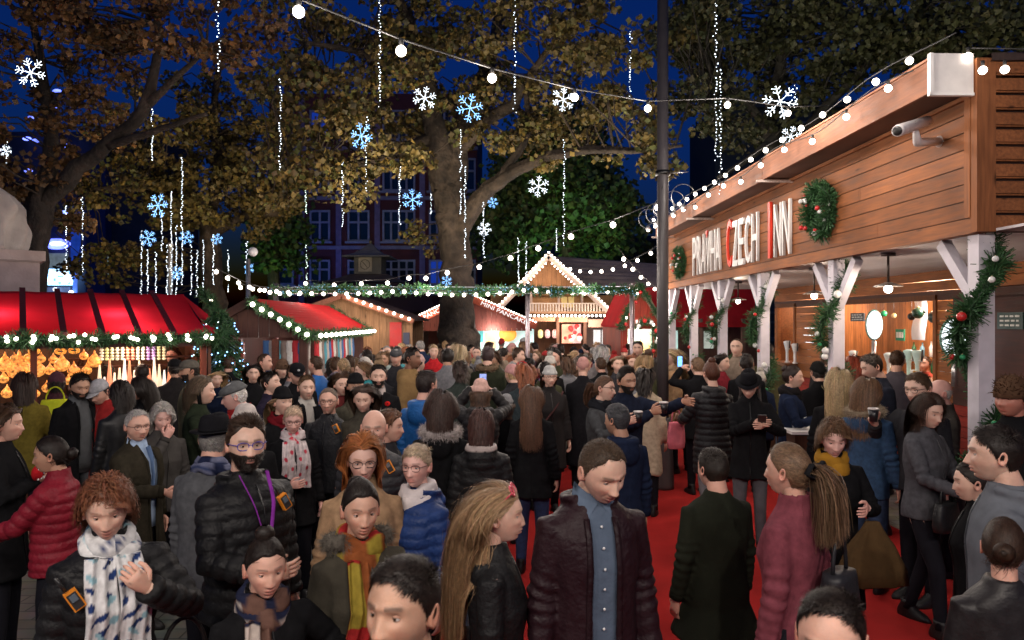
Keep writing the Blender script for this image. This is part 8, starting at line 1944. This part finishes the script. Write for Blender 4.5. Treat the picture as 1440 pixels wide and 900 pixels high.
C('glassbea', 773, 513, 7.2, 14, 'woman in a pale grey beanie and round glasses with a maroon shoulder bag', 'f', FAIR, ('bob', BR, 0.1), ('parka', (0.018, 0.016, 0.016), 0.55), hat=('beanie', (0.36, 0.36, 0.35)), glasses=(0.1, 0.05, 0.03), legs=dict(stride=0.3), lod=1)
C('greyscm', 729, 488, 9.8, 62, 'young man with short brown hair and a light grey scarf facing right', 'm', FAIR, ('short', BR), ('coat', BLK, 0.6), scarf=('wrap', (0.25, 0.25, 0.25)))
C('auburnb', 738, 510, 7.4, -172, 'woman with auburn hair in a dark blue-grey coat seen from behind', 'f', FAIR, ('bob', AUB, 0.22), ('coat', (0.03, 0.04, 0.045), 0.6))
C('longcoat', 820, 501, 8.2, 176, 'man in a pink knitted hat and a long black overcoat seen from behind', 'm', FAIR, ('bald', BR), ('coat', (0.012, 0.012, 0.014), 0.35, 0.05), hat=('beanie', (0.38, 0.20, 0.18)), fat=0.2)
C('selfw', 850, 528, 5.85, 58, 'smiling brunette in glasses posing cheek to cheek with the bearded man', 'f', FAIR, ('pony', (0.10, 0.05, 0.028), 0.2), ('coat', (0.050, 0.052, 0.055), 0.7), glasses=(0.02, 0.02, 0.02), scarf=('wrap', (0.012, 0.013, 0.016)), arms=('down', ((0.12, 0.34, 1.36), (0.8, -0.3, -1))), head=(-10, 0, -8), lod=0, hdir=(None, ((-0.25, 0.9, 0.35), (-1, 0.0, 0.25))))
C('selfm', 881, 512, 6.0, 42, 'bearded young man in a navy jumper holding a cup, one arm stretched out', 'm', TAN, ('quiff', DK), ('sweater', (0.014, 0.018, 0.034), 0.84), beard=('b', DK, 0.008), arms=(((0.25, 0.50, 1.46), (0.5, 0.2, -1)), ((-0.02, 0.33, 1.36), (0.8, -0.3, -1))), head=(8, 6, 6), lod=0, curl=(0.3, 0.9), hdir=(None, ((-0.25, 0.9, 0.35), (-1, 0.0, 0.25))))
C('camelw', 942, 490, 9.2, -62, 'long-haired blonde woman in a camel coat beside the tall pole', 'f', FAIR, ('long', (0.44, 0.32, 0.18), 0.36, 0.04), ('coat', (0.36, 0.22, 0.12), 0.6), scarf=('wrap', (0.35, 0.24, 0.15)))
C('furback', 908, 517, 7.2, 170, 'dark-haired woman in a cream shearling coat behind the bearded man', 'f', FAIR, ('bob', DK, 0.2), ('coat', (0.42, 0.34, 0.24), 0.5))
C('puffbun', 1000, 500, 6.6, -152, 'woman with an auburn topknot in a long black quilted coat with a pink bag', 'f', FAIR, ('topbun', (0.09, 0.032, 0.018)), ('puffer', (0.012, 0.012, 0.014), 0.62), hood=True, pants=(0.16, 0.16, 0.17), arms=(((0.16, 0.36, 1.12), (0.7, -0.6, -0.6)), 'down'), lod=0, legs=dict(stride=0.3))
C('hatphone', 1053, 517, 6.0, 2, 'woman in a wide black brimmed hat with long grey hair reading her phone', 'f', FAIR, ('long', (0.30, 0.27, 0.26), 0.36, 0.03), ('coat', (0.010, 0.010, 0.011), 0.72), hat=('fedora', (0.012, 0.012, 0.014)), head=(8, 24, 0), pants=(0.10, 0.10, 0.11), arms=(((0.12, 0.30, 1.27), (0.9, -0.3, -1)), ((-0.05, 0.31, 1.29), (0.9, -0.3, -1))), lod=0, legs=dict(w=0.9))
C('photog', 981, 502, 8.1, -150, 'fair-haired person photographing with a phone held high beside the topknot', 'm', FAIR, ('crop', (0.20, 0.12, 0.07)), ('coat', BLK, 0.7), arms=(((0.06, 0.32, 1.60), (1, 0, -1)), ((0.02, 0.30, 1.58), (1, 0, -1))))
C('dark3', 957, 492, 9.4, 175, 'woman with black wavy hair just right of the tall pole', 'f', TAN, ('bob', DK, 0.2), ('coat', BLK, 0.6))
C('smilew', 1016, 497, 8.8, 60, 'long-haired brunette in a red top talking by the inn posts', 'f', FAIR, ('long', DK, 0.35), ('coat', (0.18, 0.02, 0.03), 0.6))
C('beigem', 1036, 476, 10.8, -12, 'man with receding hair in a beige jacket among the inn garlands', 'm', FAIR, ('crop', BR), ('coat', (0.22, 0.17, 0.13), 0.6), age=0.6)
C('bback', 1050, 497, 8.2, 178, 'person with smooth black hair right behind the wide black hat', 'm', TAN, ('short', DK), ('coat', BLK, 0.6))
C('oliveb', 1080, 482, 9.8, -160, 'man in an olive green coat leaning at the third inn post', 'm', BRN, ('short', DK), ('coat', (0.075, 0.070, 0.035), 0.5), pants=(0.12, 0.17, 0.26))
C('navyw', 1115, 511, 6.7, 84, 'woman with a neat dark brown bob in a navy coat facing right', 'f', FAIR, ('updo', (0.025, 0.014, 0.011)), ('coat', NVY, 0.5), scarf=('wrap', (0.012, 0.011, 0.012)), arms=('down', 'cup'))
C('blondeb', 1180, 519, 5.6, 172, 'blonde woman in a black coat seen from behind at the small white table', 'f', FAIR, ('long', (0.42, 0.30, 0.16), 0.30, 0.10), ('coat', BLK, 0.6), lod=0)
C('denimw', 1220, 531, 5.2, 158, 'woman with long light brown hair in a denim jacket with a fur-trimmed hood', 'f', FAIR, ('long', (0.14, 0.075, 0.040), 0.34, 0.04), ('plain', (0.030, 0.065, 0.130), 0.78), fabric='denim', fur=(0.34, 0.27, 0.19), hood=0.03, pants=(0.03, 0.05, 0.1), lod=0)
C('redhair', 1202, 500, 7.4, -170, 'woman with dyed red hair near the bar counter', 'f', FAIR, ('long', (0.20, 0.03, 0.012), 0.2), ('coat', (0.35, 0.02, 0.03), 0.7))
C('navym', 1226, 497, 6.6, -62, 'man with dark hair in a navy jumper looking down to the left at the bar', 'm', FAIR, ('short', (0.020, 0.013, 0.010)), ('sweater', (0.012, 0.014, 0.022), 0.84), head=(0, 20, 0))
C('barback', 1262, 492, 8.0, 165, 'man with short brown hair and a grey shirt waiting at the bar', 'm', FAIR, ('crop', BR), ('plain', (0.07, 0.065, 0.08), 0.84))
C('glassm', 1291, 522, 4.95, -42, 'young man with thick brown hair and black glasses holding a dark cup', 'm', FAIR, ('short', (0.075, 0.042, 0.022)), ('plain', DGR, 0.84), glasses=(0.01, 0.01, 0.01), head=(-8, 8, 0), arms=('down', ((0.10, 0.34, 1.36), (0.9, -0.3, -1))), lod=0, hdir=(None, ((-0.2, 0.7, 0.7), (-1, 0.1, 0.1))), curl=(0.6, 1.0))
C('baldold', 1322, 534, 5.5, -72, 'bald elderly man with a pink face beside the red bar panel', 'm', (0.60, 0.33, 0.28), ('bald', WHT), ('coat', (0.05, 0.045, 0.04), 0.6), age=1.0)
C('rededge', 1422, 524, 4.4, -30, 'ruddy man in a brown fur cap behind the nearest garlanded post', 'm', (0.42, 0.18, 0.13), ('short', BR), ('coat', BLK, 0.6), hat=('furhat', (0.09, 0.05, 0.03)), fat=0.5)
C('barman', 1300, 500, 9.6, -20, 'bar worker in a striped red shirt behind the beer fonts', 'm', PINK, ('short', BR), ('plain', (0.35, 0.06, 0.04), 0.84))
C('kid1', 1165, 490, 8.8, 165, 'person with a tousled brown mop of hair by the second inn post', 'm', FAIR, ('curly', BR, 0.06), ('coat', DGR, 0.6))
C('kid2', 1150, 507, 7.6, -150, 'black-capped person holding a drink near the third inn post', 'm', FAIR, ('short', DK), ('coat', BLK, 0.6), hat=('beanie', (0.012, 0.012, 0.012)), arms=('down', 'cup'))
C('redcoatf', 610, 484, 12.5, 5, 'woman in a long bright red coat left of the big trunk', 'f', FAIR, ('bun', BLD), ('coat', (0.42, 0.02, 0.025), 0.5))
C('blondf', 645, 483, 10.5, 172, 'person in a pointed blonde fur hood in front of the big trunk', 'f', FAIR, ('long', (0.36, 0.27, 0.16), 0.25), ('coat', (0.10, 0.09, 0.07), 0.6))
C('greyhw', 846, 486, 9.9, 168, 'woman with grey hair in a pale grey hooded coat', 'f', OLD, ('bob', (0.30, 0.28, 0.27), 0.16), ('coat', (0.22, 0.20, 0.20), 0.5), hood=True)
C('farman', 897, 479, 12.5, -8, 'dark-haired man in a black jacket before the red hut counter', 'm', FAIR, ('short', DK), ('coat', BLK, 0.7))
C('brnw', 869, 500, 8.6, 12, 'woman with light brown hair half hidden behind the bearded man', 'f', FAIR, ('long', (0.15, 0.085, 0.045), 0.3), ('coat', DGR, 0.6))
C('redlip', 888, 498, 9.2, 20, 'woman with dark reddish hair between the bearded man and the blonde', 'f', FAIR, ('bob', AUB, 0.2), ('coat', DGR, 0.6))
C('goldb', 908, 498, 8.6, 160, 'woman with golden brown hair in an olive coat near the pole', 'f', FAIR, ('long', (0.24, 0.15, 0.07), 0.25), ('coat', (0.07, 0.07, 0.035), 0.6))
# --- the far crowd: each one different
frs = np.random.RandomState(5)
HC = [('black', DK), ('dark brown', BR), ('light brown', LB), ('blonde', BLD), ('grey', GH), ('auburn', AUB)]
CC = [('black', BLK), ('navy', NVY), ('charcoal', DGR), ('grey', GRY), ('olive', (0.05, 0.052, 0.028)), ('brown', (0.07, 0.04, 0.025)), ('beige', (0.24, 0.19, 0.14)), ('wine red', (0.13, 0.014, 0.02)), ('blue', (0.02, 0.06, 0.17)), ('dusty pink', (0.30, 0.17, 0.16))]
HATC = [('black', (0.012, 0.012, 0.013)), ('grey', (0.2, 0.2, 0.21)), ('cream', (0.45, 0.42, 0.38)), ('red', (0.3, 0.03, 0.03)), ('navy', NVY), ('pink', (0.42, 0.22, 0.21))]
used_xy = [(p.pos[0], p.pos[1]) for p in CAST.values()]
seenl = set()
def zone(px): return ('before the clothes stall' if px < 470 else 'before the tan hut' if px < 555 else 'left of the big trunk' if px < 625 else 'at the foot of the big trunk' if px < 675 else 'before the pancake hut' if px < 748 else 'before the chalet' if px < 830 else 'between chalet and red hut' if px < 880 else 'before the red hut' if px < 930 else 'under the inn garlands')
cnt = 0; tries = 0
while cnt < 118 and tries < 9000:
    tries += 1
    dd = frs.choice([frs.uniform(8.8, 13), frs.uniform(12, 16.5), frs.uniform(15, 19.5)], p=[0.40, 0.35, 0.25])
    px = frs.uniform(455, 935) if dd > 11 else frs.uniform(300, 1090)
    if dd > 13: px = frs.uniform(480, 925)
    x = (px-720)/1000*dd; 
    if x < -3.0 and dd > 10.3: continue
    if x > 3.1 and dd > 12: continue
    if abs(x+1.5) < 1.1 and dd > 18.5: continue
    if any((x-a)**2+(dd-b)**2 < 0.17 for a, b in used_xy): continue
    used_xy.append((x, dd))
    sex = 'm' if frs.uniform() < 0.5 else 'f'
    hgt = frs.normal(1.70, 0.06) if sex == 'm' else frs.normal(1.59, 0.055)
    top = YH+(H-hgt-0.02)*1000/dd
    hi, ci, ha = HC[frs.choice(6, p=[0.27, 0.27, 0.16, 0.12, 0.1, 0.08])], CC[frs.choice(10, p=[0.22, 0.12, 0.13, 0.13, 0.08, 0.08, 0.09, 0.06, 0.05, 0.04])], HATC[frs.randint(6)]
    away = frs.uniform() < 0.62
    face = frs.normal(180, 28) if away else frs.normal(0, 50)
    hk = None
    if frs.uniform() < 0.24: hk = ['beanie', 'beanie', 'bobble', 'cap', 'flatcap', 'hoodup'][frs.randint(6)]
    st = frs.choice(['short', 'crop', 'short', 'curly']) if sex == 'm' else frs.choice(['long', 'bob', 'bun', 'long', 'curly', 'pony'])
    hn = {'short': 'short', 'crop': 'cropped', 'curly': 'curly', 'long': 'long', 'bob': 'bobbed', 'bun': 'bunned', 'pony': 'ponytailed'}[st]
    who = 'man' if sex == 'm' else 'woman'
    kind = frs.choice(['coat', 'puffer', 'parka'])
    kn = {'coat': 'coat', 'puffer': 'padded jacket', 'parka': 'parka'}[kind]
    dist = 'far back' if dd > 14 else 'midway'
    view = 'seen from behind' if away else 'facing the camera'
    if hk: lab = f'{who} in a {ha[0]} {dict(beanie="knitted hat", bobble="bobble hat", cap="cap", flatcap="flat cap", hoodup="raised hood")[hk]} and {ci[0]} {kn} {zone(px)}, {view}'
    else: lab = f'{who} with {hn} {hi[0]} hair and {ci[0]} {kn} {zone(px)}, {view}'
    if len(lab.split()) > 16: lab = lab.replace(', '+view, ', from behind' if away else ', facing us')
    if len(lab.split()) > 16: lab = lab.rsplit(',', 1)[0]
    if len(lab.split()) > 16: continue
    if lab in seenl: continue
    seenl.add(lab)
    person(px, top, dd, face, lab, sex, [FAIR, PINK, TAN, BRN, OLD][frs.choice(5, p=[0.4, 0.25, 0.2, 0.05, 0.1])], (st, np.array(hi[1])*frs.uniform(0.8, 1.3)), (kind, np.array(ci[1])*frs.uniform(0.8, 1.3), frs.uniform(0.5, 0.82)),
           hat=(hk, ha[1]) if hk else None, scarf=('wrap', frs.uniform(0.02, 0.35, 3)) if frs.uniform() < 0.2 else None, head=(frs.uniform(-20, 20), frs.uniform(-3, 12), 0), lod=2,
           arms=('down', 'down') if away else (frs.choice(['down', 'front']), frs.choice(['down', 'pocket', 'front'])), group='people in the far crowd', hood=bool(frs.uniform() < 0.25), seed=cnt*17+3)
    cnt += 1

# ---------------------------------------------------------------- things held or worn loose
def held(nm, mb, m, key, local, lab, cat, group=None, smooth=True, rz=None):
    p = CAST[key]; o = mb.build(nm, m, None, smooth, loc=p.world(local), rz=p.rz if rz is None else rz); tag(o, lab, cat, group); return o
def radio(key, local, lab):
    r = CAST[key]; root = empty('walkie_talkie', r.world(local), lab, 'radio', 'orange walkie-talkies', rz=r.rz)
    m = MB(); m.box((0, 0, 0), (0.042, 0.024, 0.075), roty(0.5), col=(0.75, 0.25, 0.02)); m.box((0, 0.003, 0), (0.032, 0.026, 0.063), roty(0.5), col=(0.03, 0.03, 0.03)); m.build('body', PLASTIC, root, smooth=False)
    m = MB(); m.box((0.006, 0.018, 0.012), (0.022, 0.006, 0.026), roty(0.5), col=(0.10, 0.13, 0.16)); m.build('screen', PLASTIC, root, smooth=False)
    m = MB(); m.tube([(0.03, 0, 0.036), (0.06, 0, 0.09)], 0.006, 8, col=(0.02, 0.02, 0.02)); m.build('antenna', PLASTIC, root)
radio('beardm', (-0.09, 0.175, 1.37), 'orange and black walkie-talkie clipped to the chest of the bearded man')
radio('scarfw', (0.145, 0.155, 1.32), 'orange walkie-talkie on the coat of the woman in the white patterned scarf')
radio('baldm', (-0.11, 0.16, 1.40), 'orange walkie-talkie clipped to the jacket of the bald man')
radio('blackjm', (-0.14, 0.14, 1.40), 'orange walkie-talkie on the shoulder of the man in the black waterproof jacket')
# lanyard, poppy, bows
def strap(key, pts, r, col, lab, nm='lanyard', cat='lanyard', m=COTTON, flat=0.35):
    p = CAST[key]; P = np.array([p.TL(np.array(q, float)) for q in pts]); t = np.linspace(0, len(P)-1, len(P)*5); P = np.stack([np.interp(t, range(len(P)), P[:, k]) for k in range(3)], 1)
    for _ in range(2): P[1:-1] = (P[:-2]+2*P[1:-1]+P[2:])/4
    o0 = P[0].copy(); mb = MB(); mb.tube((P-o0)*p.sc, r, 8, col=col, flat=flat); o = mb.build(nm, m, None, loc=p.world(o0), rz=p.rz); tag(o, lab, cat); return o
strap('beardm', [(-0.07, 0.06, 1.50), (-0.05, 0.155, 1.38), (-0.02, 0.180, 1.25), (0.0, 0.185, 1.16), (0.02, 0.180, 1.25), (0.05, 0.155, 1.38), (0.07, 0.06, 1.50)], 0.009, (0.20, 0.03, 0.28), 'purple lanyard round the neck of the bearded man')
strap('suitm', [(0, 0.105, 1.47), (0.0, 0.135, 1.40), (0.003, 0.15, 1.25), (0, 0.15, 1.05)], 0.022, (0.10, 0.16, 0.28), 'blue-grey necktie of the grey-haired man', 'necktie', 'necktie', flat=0.3)
strap('glassbea', [(-0.17, 0.0, 1.46), (-0.05, 0.165, 1.30), (0.12, 0.175, 1.10), (0.24, 0.06, 0.98)], 0.012, (0.05, 0.02, 0.02), 'dark strap across the chest of the woman in the pale grey beanie', 'bag_strap', 'strap')
strap('bagw', [(0.13, 0.12, 1.25), (0.16, 0.03, 1.50), (0.15, -0.10, 1.40), (0.17, -0.17, 1.15), (0.2, -0.12, 0.95)], 0.014, (0.22, 0.09, 0.04), 'tan leather bag strap over the shoulder at the lower right corner', 'bag_strap', 'strap', LEATHER)
m = MB(); m.ball((0, 0, 0), (0.028, 0.008, 0.026), 12, 8, col=(0.55, 0.02, 0.02)); m.ball((0, 0.008, 0), 0.007, 8, 6, col=(0.01, 0.01, 0.01)); held('poppy_badge', m, COTTON, 'poppym', (-0.09, 0.13, 1.36), 'red poppy badge on the black coat of the tall bearded man', 'badge')
m = MB()
for sx in (-1, 1):
    m.ball((sx*0.055, 0, 0.005), (0.055, 0.03, 0.05), 12, 10, col=(0.45, 0.015, 0.02))
    for k in range(9): m.ball((sx*(0.02+0.03*(k % 3)), 0.026-0.006*(k % 3), -0.03+0.03*(k//3)), (0.009, 0.006, 0.009), 8, 6, col=(0.8, 0.8, 0.8))
m.ball((0, 0.01, 0), 0.022, 8, 6, col=(0.45, 0.015, 0.02)); held('spotted_bow', m, COTTON, 'polkaw', (0.03, 0.24, 1.30), 'red bow with white spots at the left picture edge', 'bow')
m = MB()
for sx in (-1, 1): m.tube([(0, 0, 0), (sx*0.05, -0.01, 0.035), (sx*0.085, -0.005, 0.0), (sx*0.05, -0.012, -0.025), (0, 0, 0)], 0.013, 8, col=(0.012, 0.012, 0.014), flat=0.5)
p = CAST['pinkcoat']; q = p.TH(np.array([0, -0.125, 0.015])); held('hair_bow', m, COTTON, 'pinkcoat', q, 'black bow tying the ponytail of the woman in the pink coat', 'bow')
# sunglasses on the blonde's head
p = CAST['longblonde']; m = MB(); a = np.linspace(0, 2*PI, 15); TQ = lambda v: (p.TH(np.array(v))-p.TH(np.array([0, 0.05, 0.11])))*p.sc
for sx in (-1, 1): m.tube(TQ(np.stack([sx*0.034+0.027*np.cos(a), 0.062+0*a-0.3*abs(0.02)+0.012*np.sin(a)*-1, 0.112+0.020*np.sin(a)], 1)), 0.0035, 6, col=(0.55, 0.06, 0.10)); m.tube(TQ([[sx*0.06, 0.055, 0.105], [sx*0.088, 0.02, 0.075], [sx*0.09, -0.03, 0.04]]), 0.003, 6, col=(0.55, 0.06, 0.10))
o = m.build('sunglasses', PLASTIC, None, loc=p.world(p.TH(np.array([0, 0.05, 0.11]))), rz=p.rz); tag(o, 'pink sunglasses pushed up on the long blonde hair', 'sunglasses')
# phones
def phone(key, local, lab, tilt, lit=True, scr=(0.25, 0.5, 0.9), yaw=0.0):
    p = CAST[key]; root = empty('smartphone', p.world(local), lab, 'phone', rz=p.rz+yaw); Rm = rotx(R(tilt))
    m = MB(); m.box((0, 0, 0), (0.074, 0.009, 0.150), Rm, col=(0.03, 0.03, 0.03)); m.build('case', PLASTIC, root, smooth=False)
    m = MB(); m.box(Rm@np.array([0, -0.0065, 0]), (0.066, 0.004, 0.138), Rm, col=scr); m.build('screen', SCREEN if lit else PLASTIC, root, smooth=False)
phone('pinkbean', (0.0, 0.36, 1.72), 'phone held up above the pink beanie', 0, scr=(0.10, 0.13, 0.28))
phone('greybea', (0.0, 0.42, 1.27), 'glowing phone in the hands of the child in the grey hat', -35, scr=(0.35, 0.65, 0.9), yaw=0.5)
phone('hatphone', (-0.09, 0.40, 1.33), 'pale phone read by the woman in the wide black hat', -50, scr=(0.25, 0.18, 0.18))
phone('photog', (-0.05, 0.40, 1.68), 'phone with a blue screen held high by the inn posts', 0, scr=(0.12, 0.30, 0.75))
# cups
def cup(key, local, lab, dark=True, s=1.0, cat='cup'):
    p = CAST[key]; root = empty('paper_cup', p.world(local), lab, 'cup', 'paper cups held in the crowd', rz=p.rz)
    m = MB(); m.lathe((0, 0, 0), [(0.028*s, -0.05*s), (0.040*s, 0.045*s)], 16, col=(0.015, 0.014, 0.016) if dark else (0.5, 0.45, 0.4)); m.build('wall', PLASTIC, root)
    m = MB(); m.lathe((0, 0, 0), [(0.042*s, 0.045*s), (0.043*s, 0.053*s), (0.036*s, 0.058*s), (0.034*s, 0.054*s), (0.002, 0.054*s)], 16, col=(0.55, 0.50, 0.48)); m.build('rim', PLASTIC, root)
def hw(key, sx, fwd=0.10, nn=0.035): h = CAST[key].hands[sx]; return h['W']+h['d']*fwd+unit(h['n'])*nn
cup('glassm', hw('glassm', 1), 'dark cup with a pale rim held by the young man in black glasses')
cup('selfw', hw('selfw', 1), 'dark cup held by the smiling brunette in glasses')
cup('selfm', hw('selfm', 1), 'dark cup held by the bearded young man')
cup('navyw', hw('navyw', 1), 'cup held by the woman in the navy coat')
cup('kid2', hw('kid2', 1), 'cup held by the black-capped person')
# bags
def bag(key, local, size, col, lab, nm='handbag', m_=LEATHER, handle=True, slump=0.15, folds=0.0):
    p = CAST[key]; root = empty(nm, p.world(local), lab, 'bag', rz=p.rz); w, dpt, h_ = size; m = MB(); a = np.arange(28)*2*PI/28; rg = []
    for z, k in (((-h_, 0.9), (-h_*0.97, 1.1), (-h_*0.75, 1.05), (-h_*0.4, 0.75), (-h_*0.12, 0.34), (0, 0.22)) if folds else ((-h_, 0.75), (-h_*0.97, 0.95), (-h_*0.75, 1.05), (-h_*0.4, 1.0), (-h_*0.08, 0.86), (0, 0.8))):
        f = 1+folds*np.sin(a*9+z*6); cx = np.sign(np.cos(a))*np.abs(np.cos(a))**0.6; sy = np.sign(np.sin(a))*np.abs(np.sin(a))**0.6
        rg.append(np.stack([w/2*k*f*cx, dpt/2*k*f*sy, np.full(28, z)], -1))
    m.rings(rg, col=col); m.build('bag_body', m_, root)
    if handle:
        m = MB(); t = np.linspace(0, PI, 12); m.tube(np.stack([w*0.28*np.cos(t), 0*t, 0.16*np.sin(t)-0.01], 1), 0.009, 8, col=np.array(col)*0.7); m.build('handle', m_, root)
    return root
p = CAST['curlyw']; bag('curlyw', (-0.05, 0.36, 1.16), (0.34, 0.16, 0.36), (0.085, 0.050, 0.022), 'brown pleated bag held by the curly-haired woman', folds=0.10, m_=COTTON, handle=False)
bag('glassbea', (0.27, 0.08, 1.0), (0.26, 0.10, 0.17), (0.14, 0.02, 0.035), 'maroon shoulder bag at the hip of the woman in the pale beanie', handle=False)
bag('puffbun', (-0.18, 0.46, 1.08), (0.20, 0.07, 0.30), (0.62, 0.16, 0.20), 'pink paper carrier bag hanging from the arm in the black quilted coat', 'carrier_bag', COTTON)
bag('hivis', (0.02, -0.20, 1.42), (0.34, 0.12, 0.42), (0.55, 0.60, 0.03), 'bright yellow-green backpack in front of the lantern stall', 'backpack', COTTON, handle=True)
bag('camelw', (-0.1, 0.26, 1.0), (0.28, 0.12, 0.42), (0.55, 0.50, 0.44), 'cream tote bag beside the blonde woman in the camel coat', 'tote_bag', COTTON)
bag('pinkcoat', (0.03, -0.20, 1.22), (0.22, 0.12, 0.32), (0.018, 0.018, 0.022), 'small black backpack on the woman in the pink coat', 'backpack', LEATHER)
bag('tweedw', (0.12, 0.22, 1.0), (0.26, 0.09, 0.20), (0.012, 0.012, 0.013), 'black bag with a gold chain carried by the tall woman in grey')
bag('scarfw', (-0.27, 0.05, 0.95), (0.30, 0.12, 0.28), (0.02, 0.018, 0.018), 'black shoulder bag at the hip of the woman in the white scarf')
flush_garments()
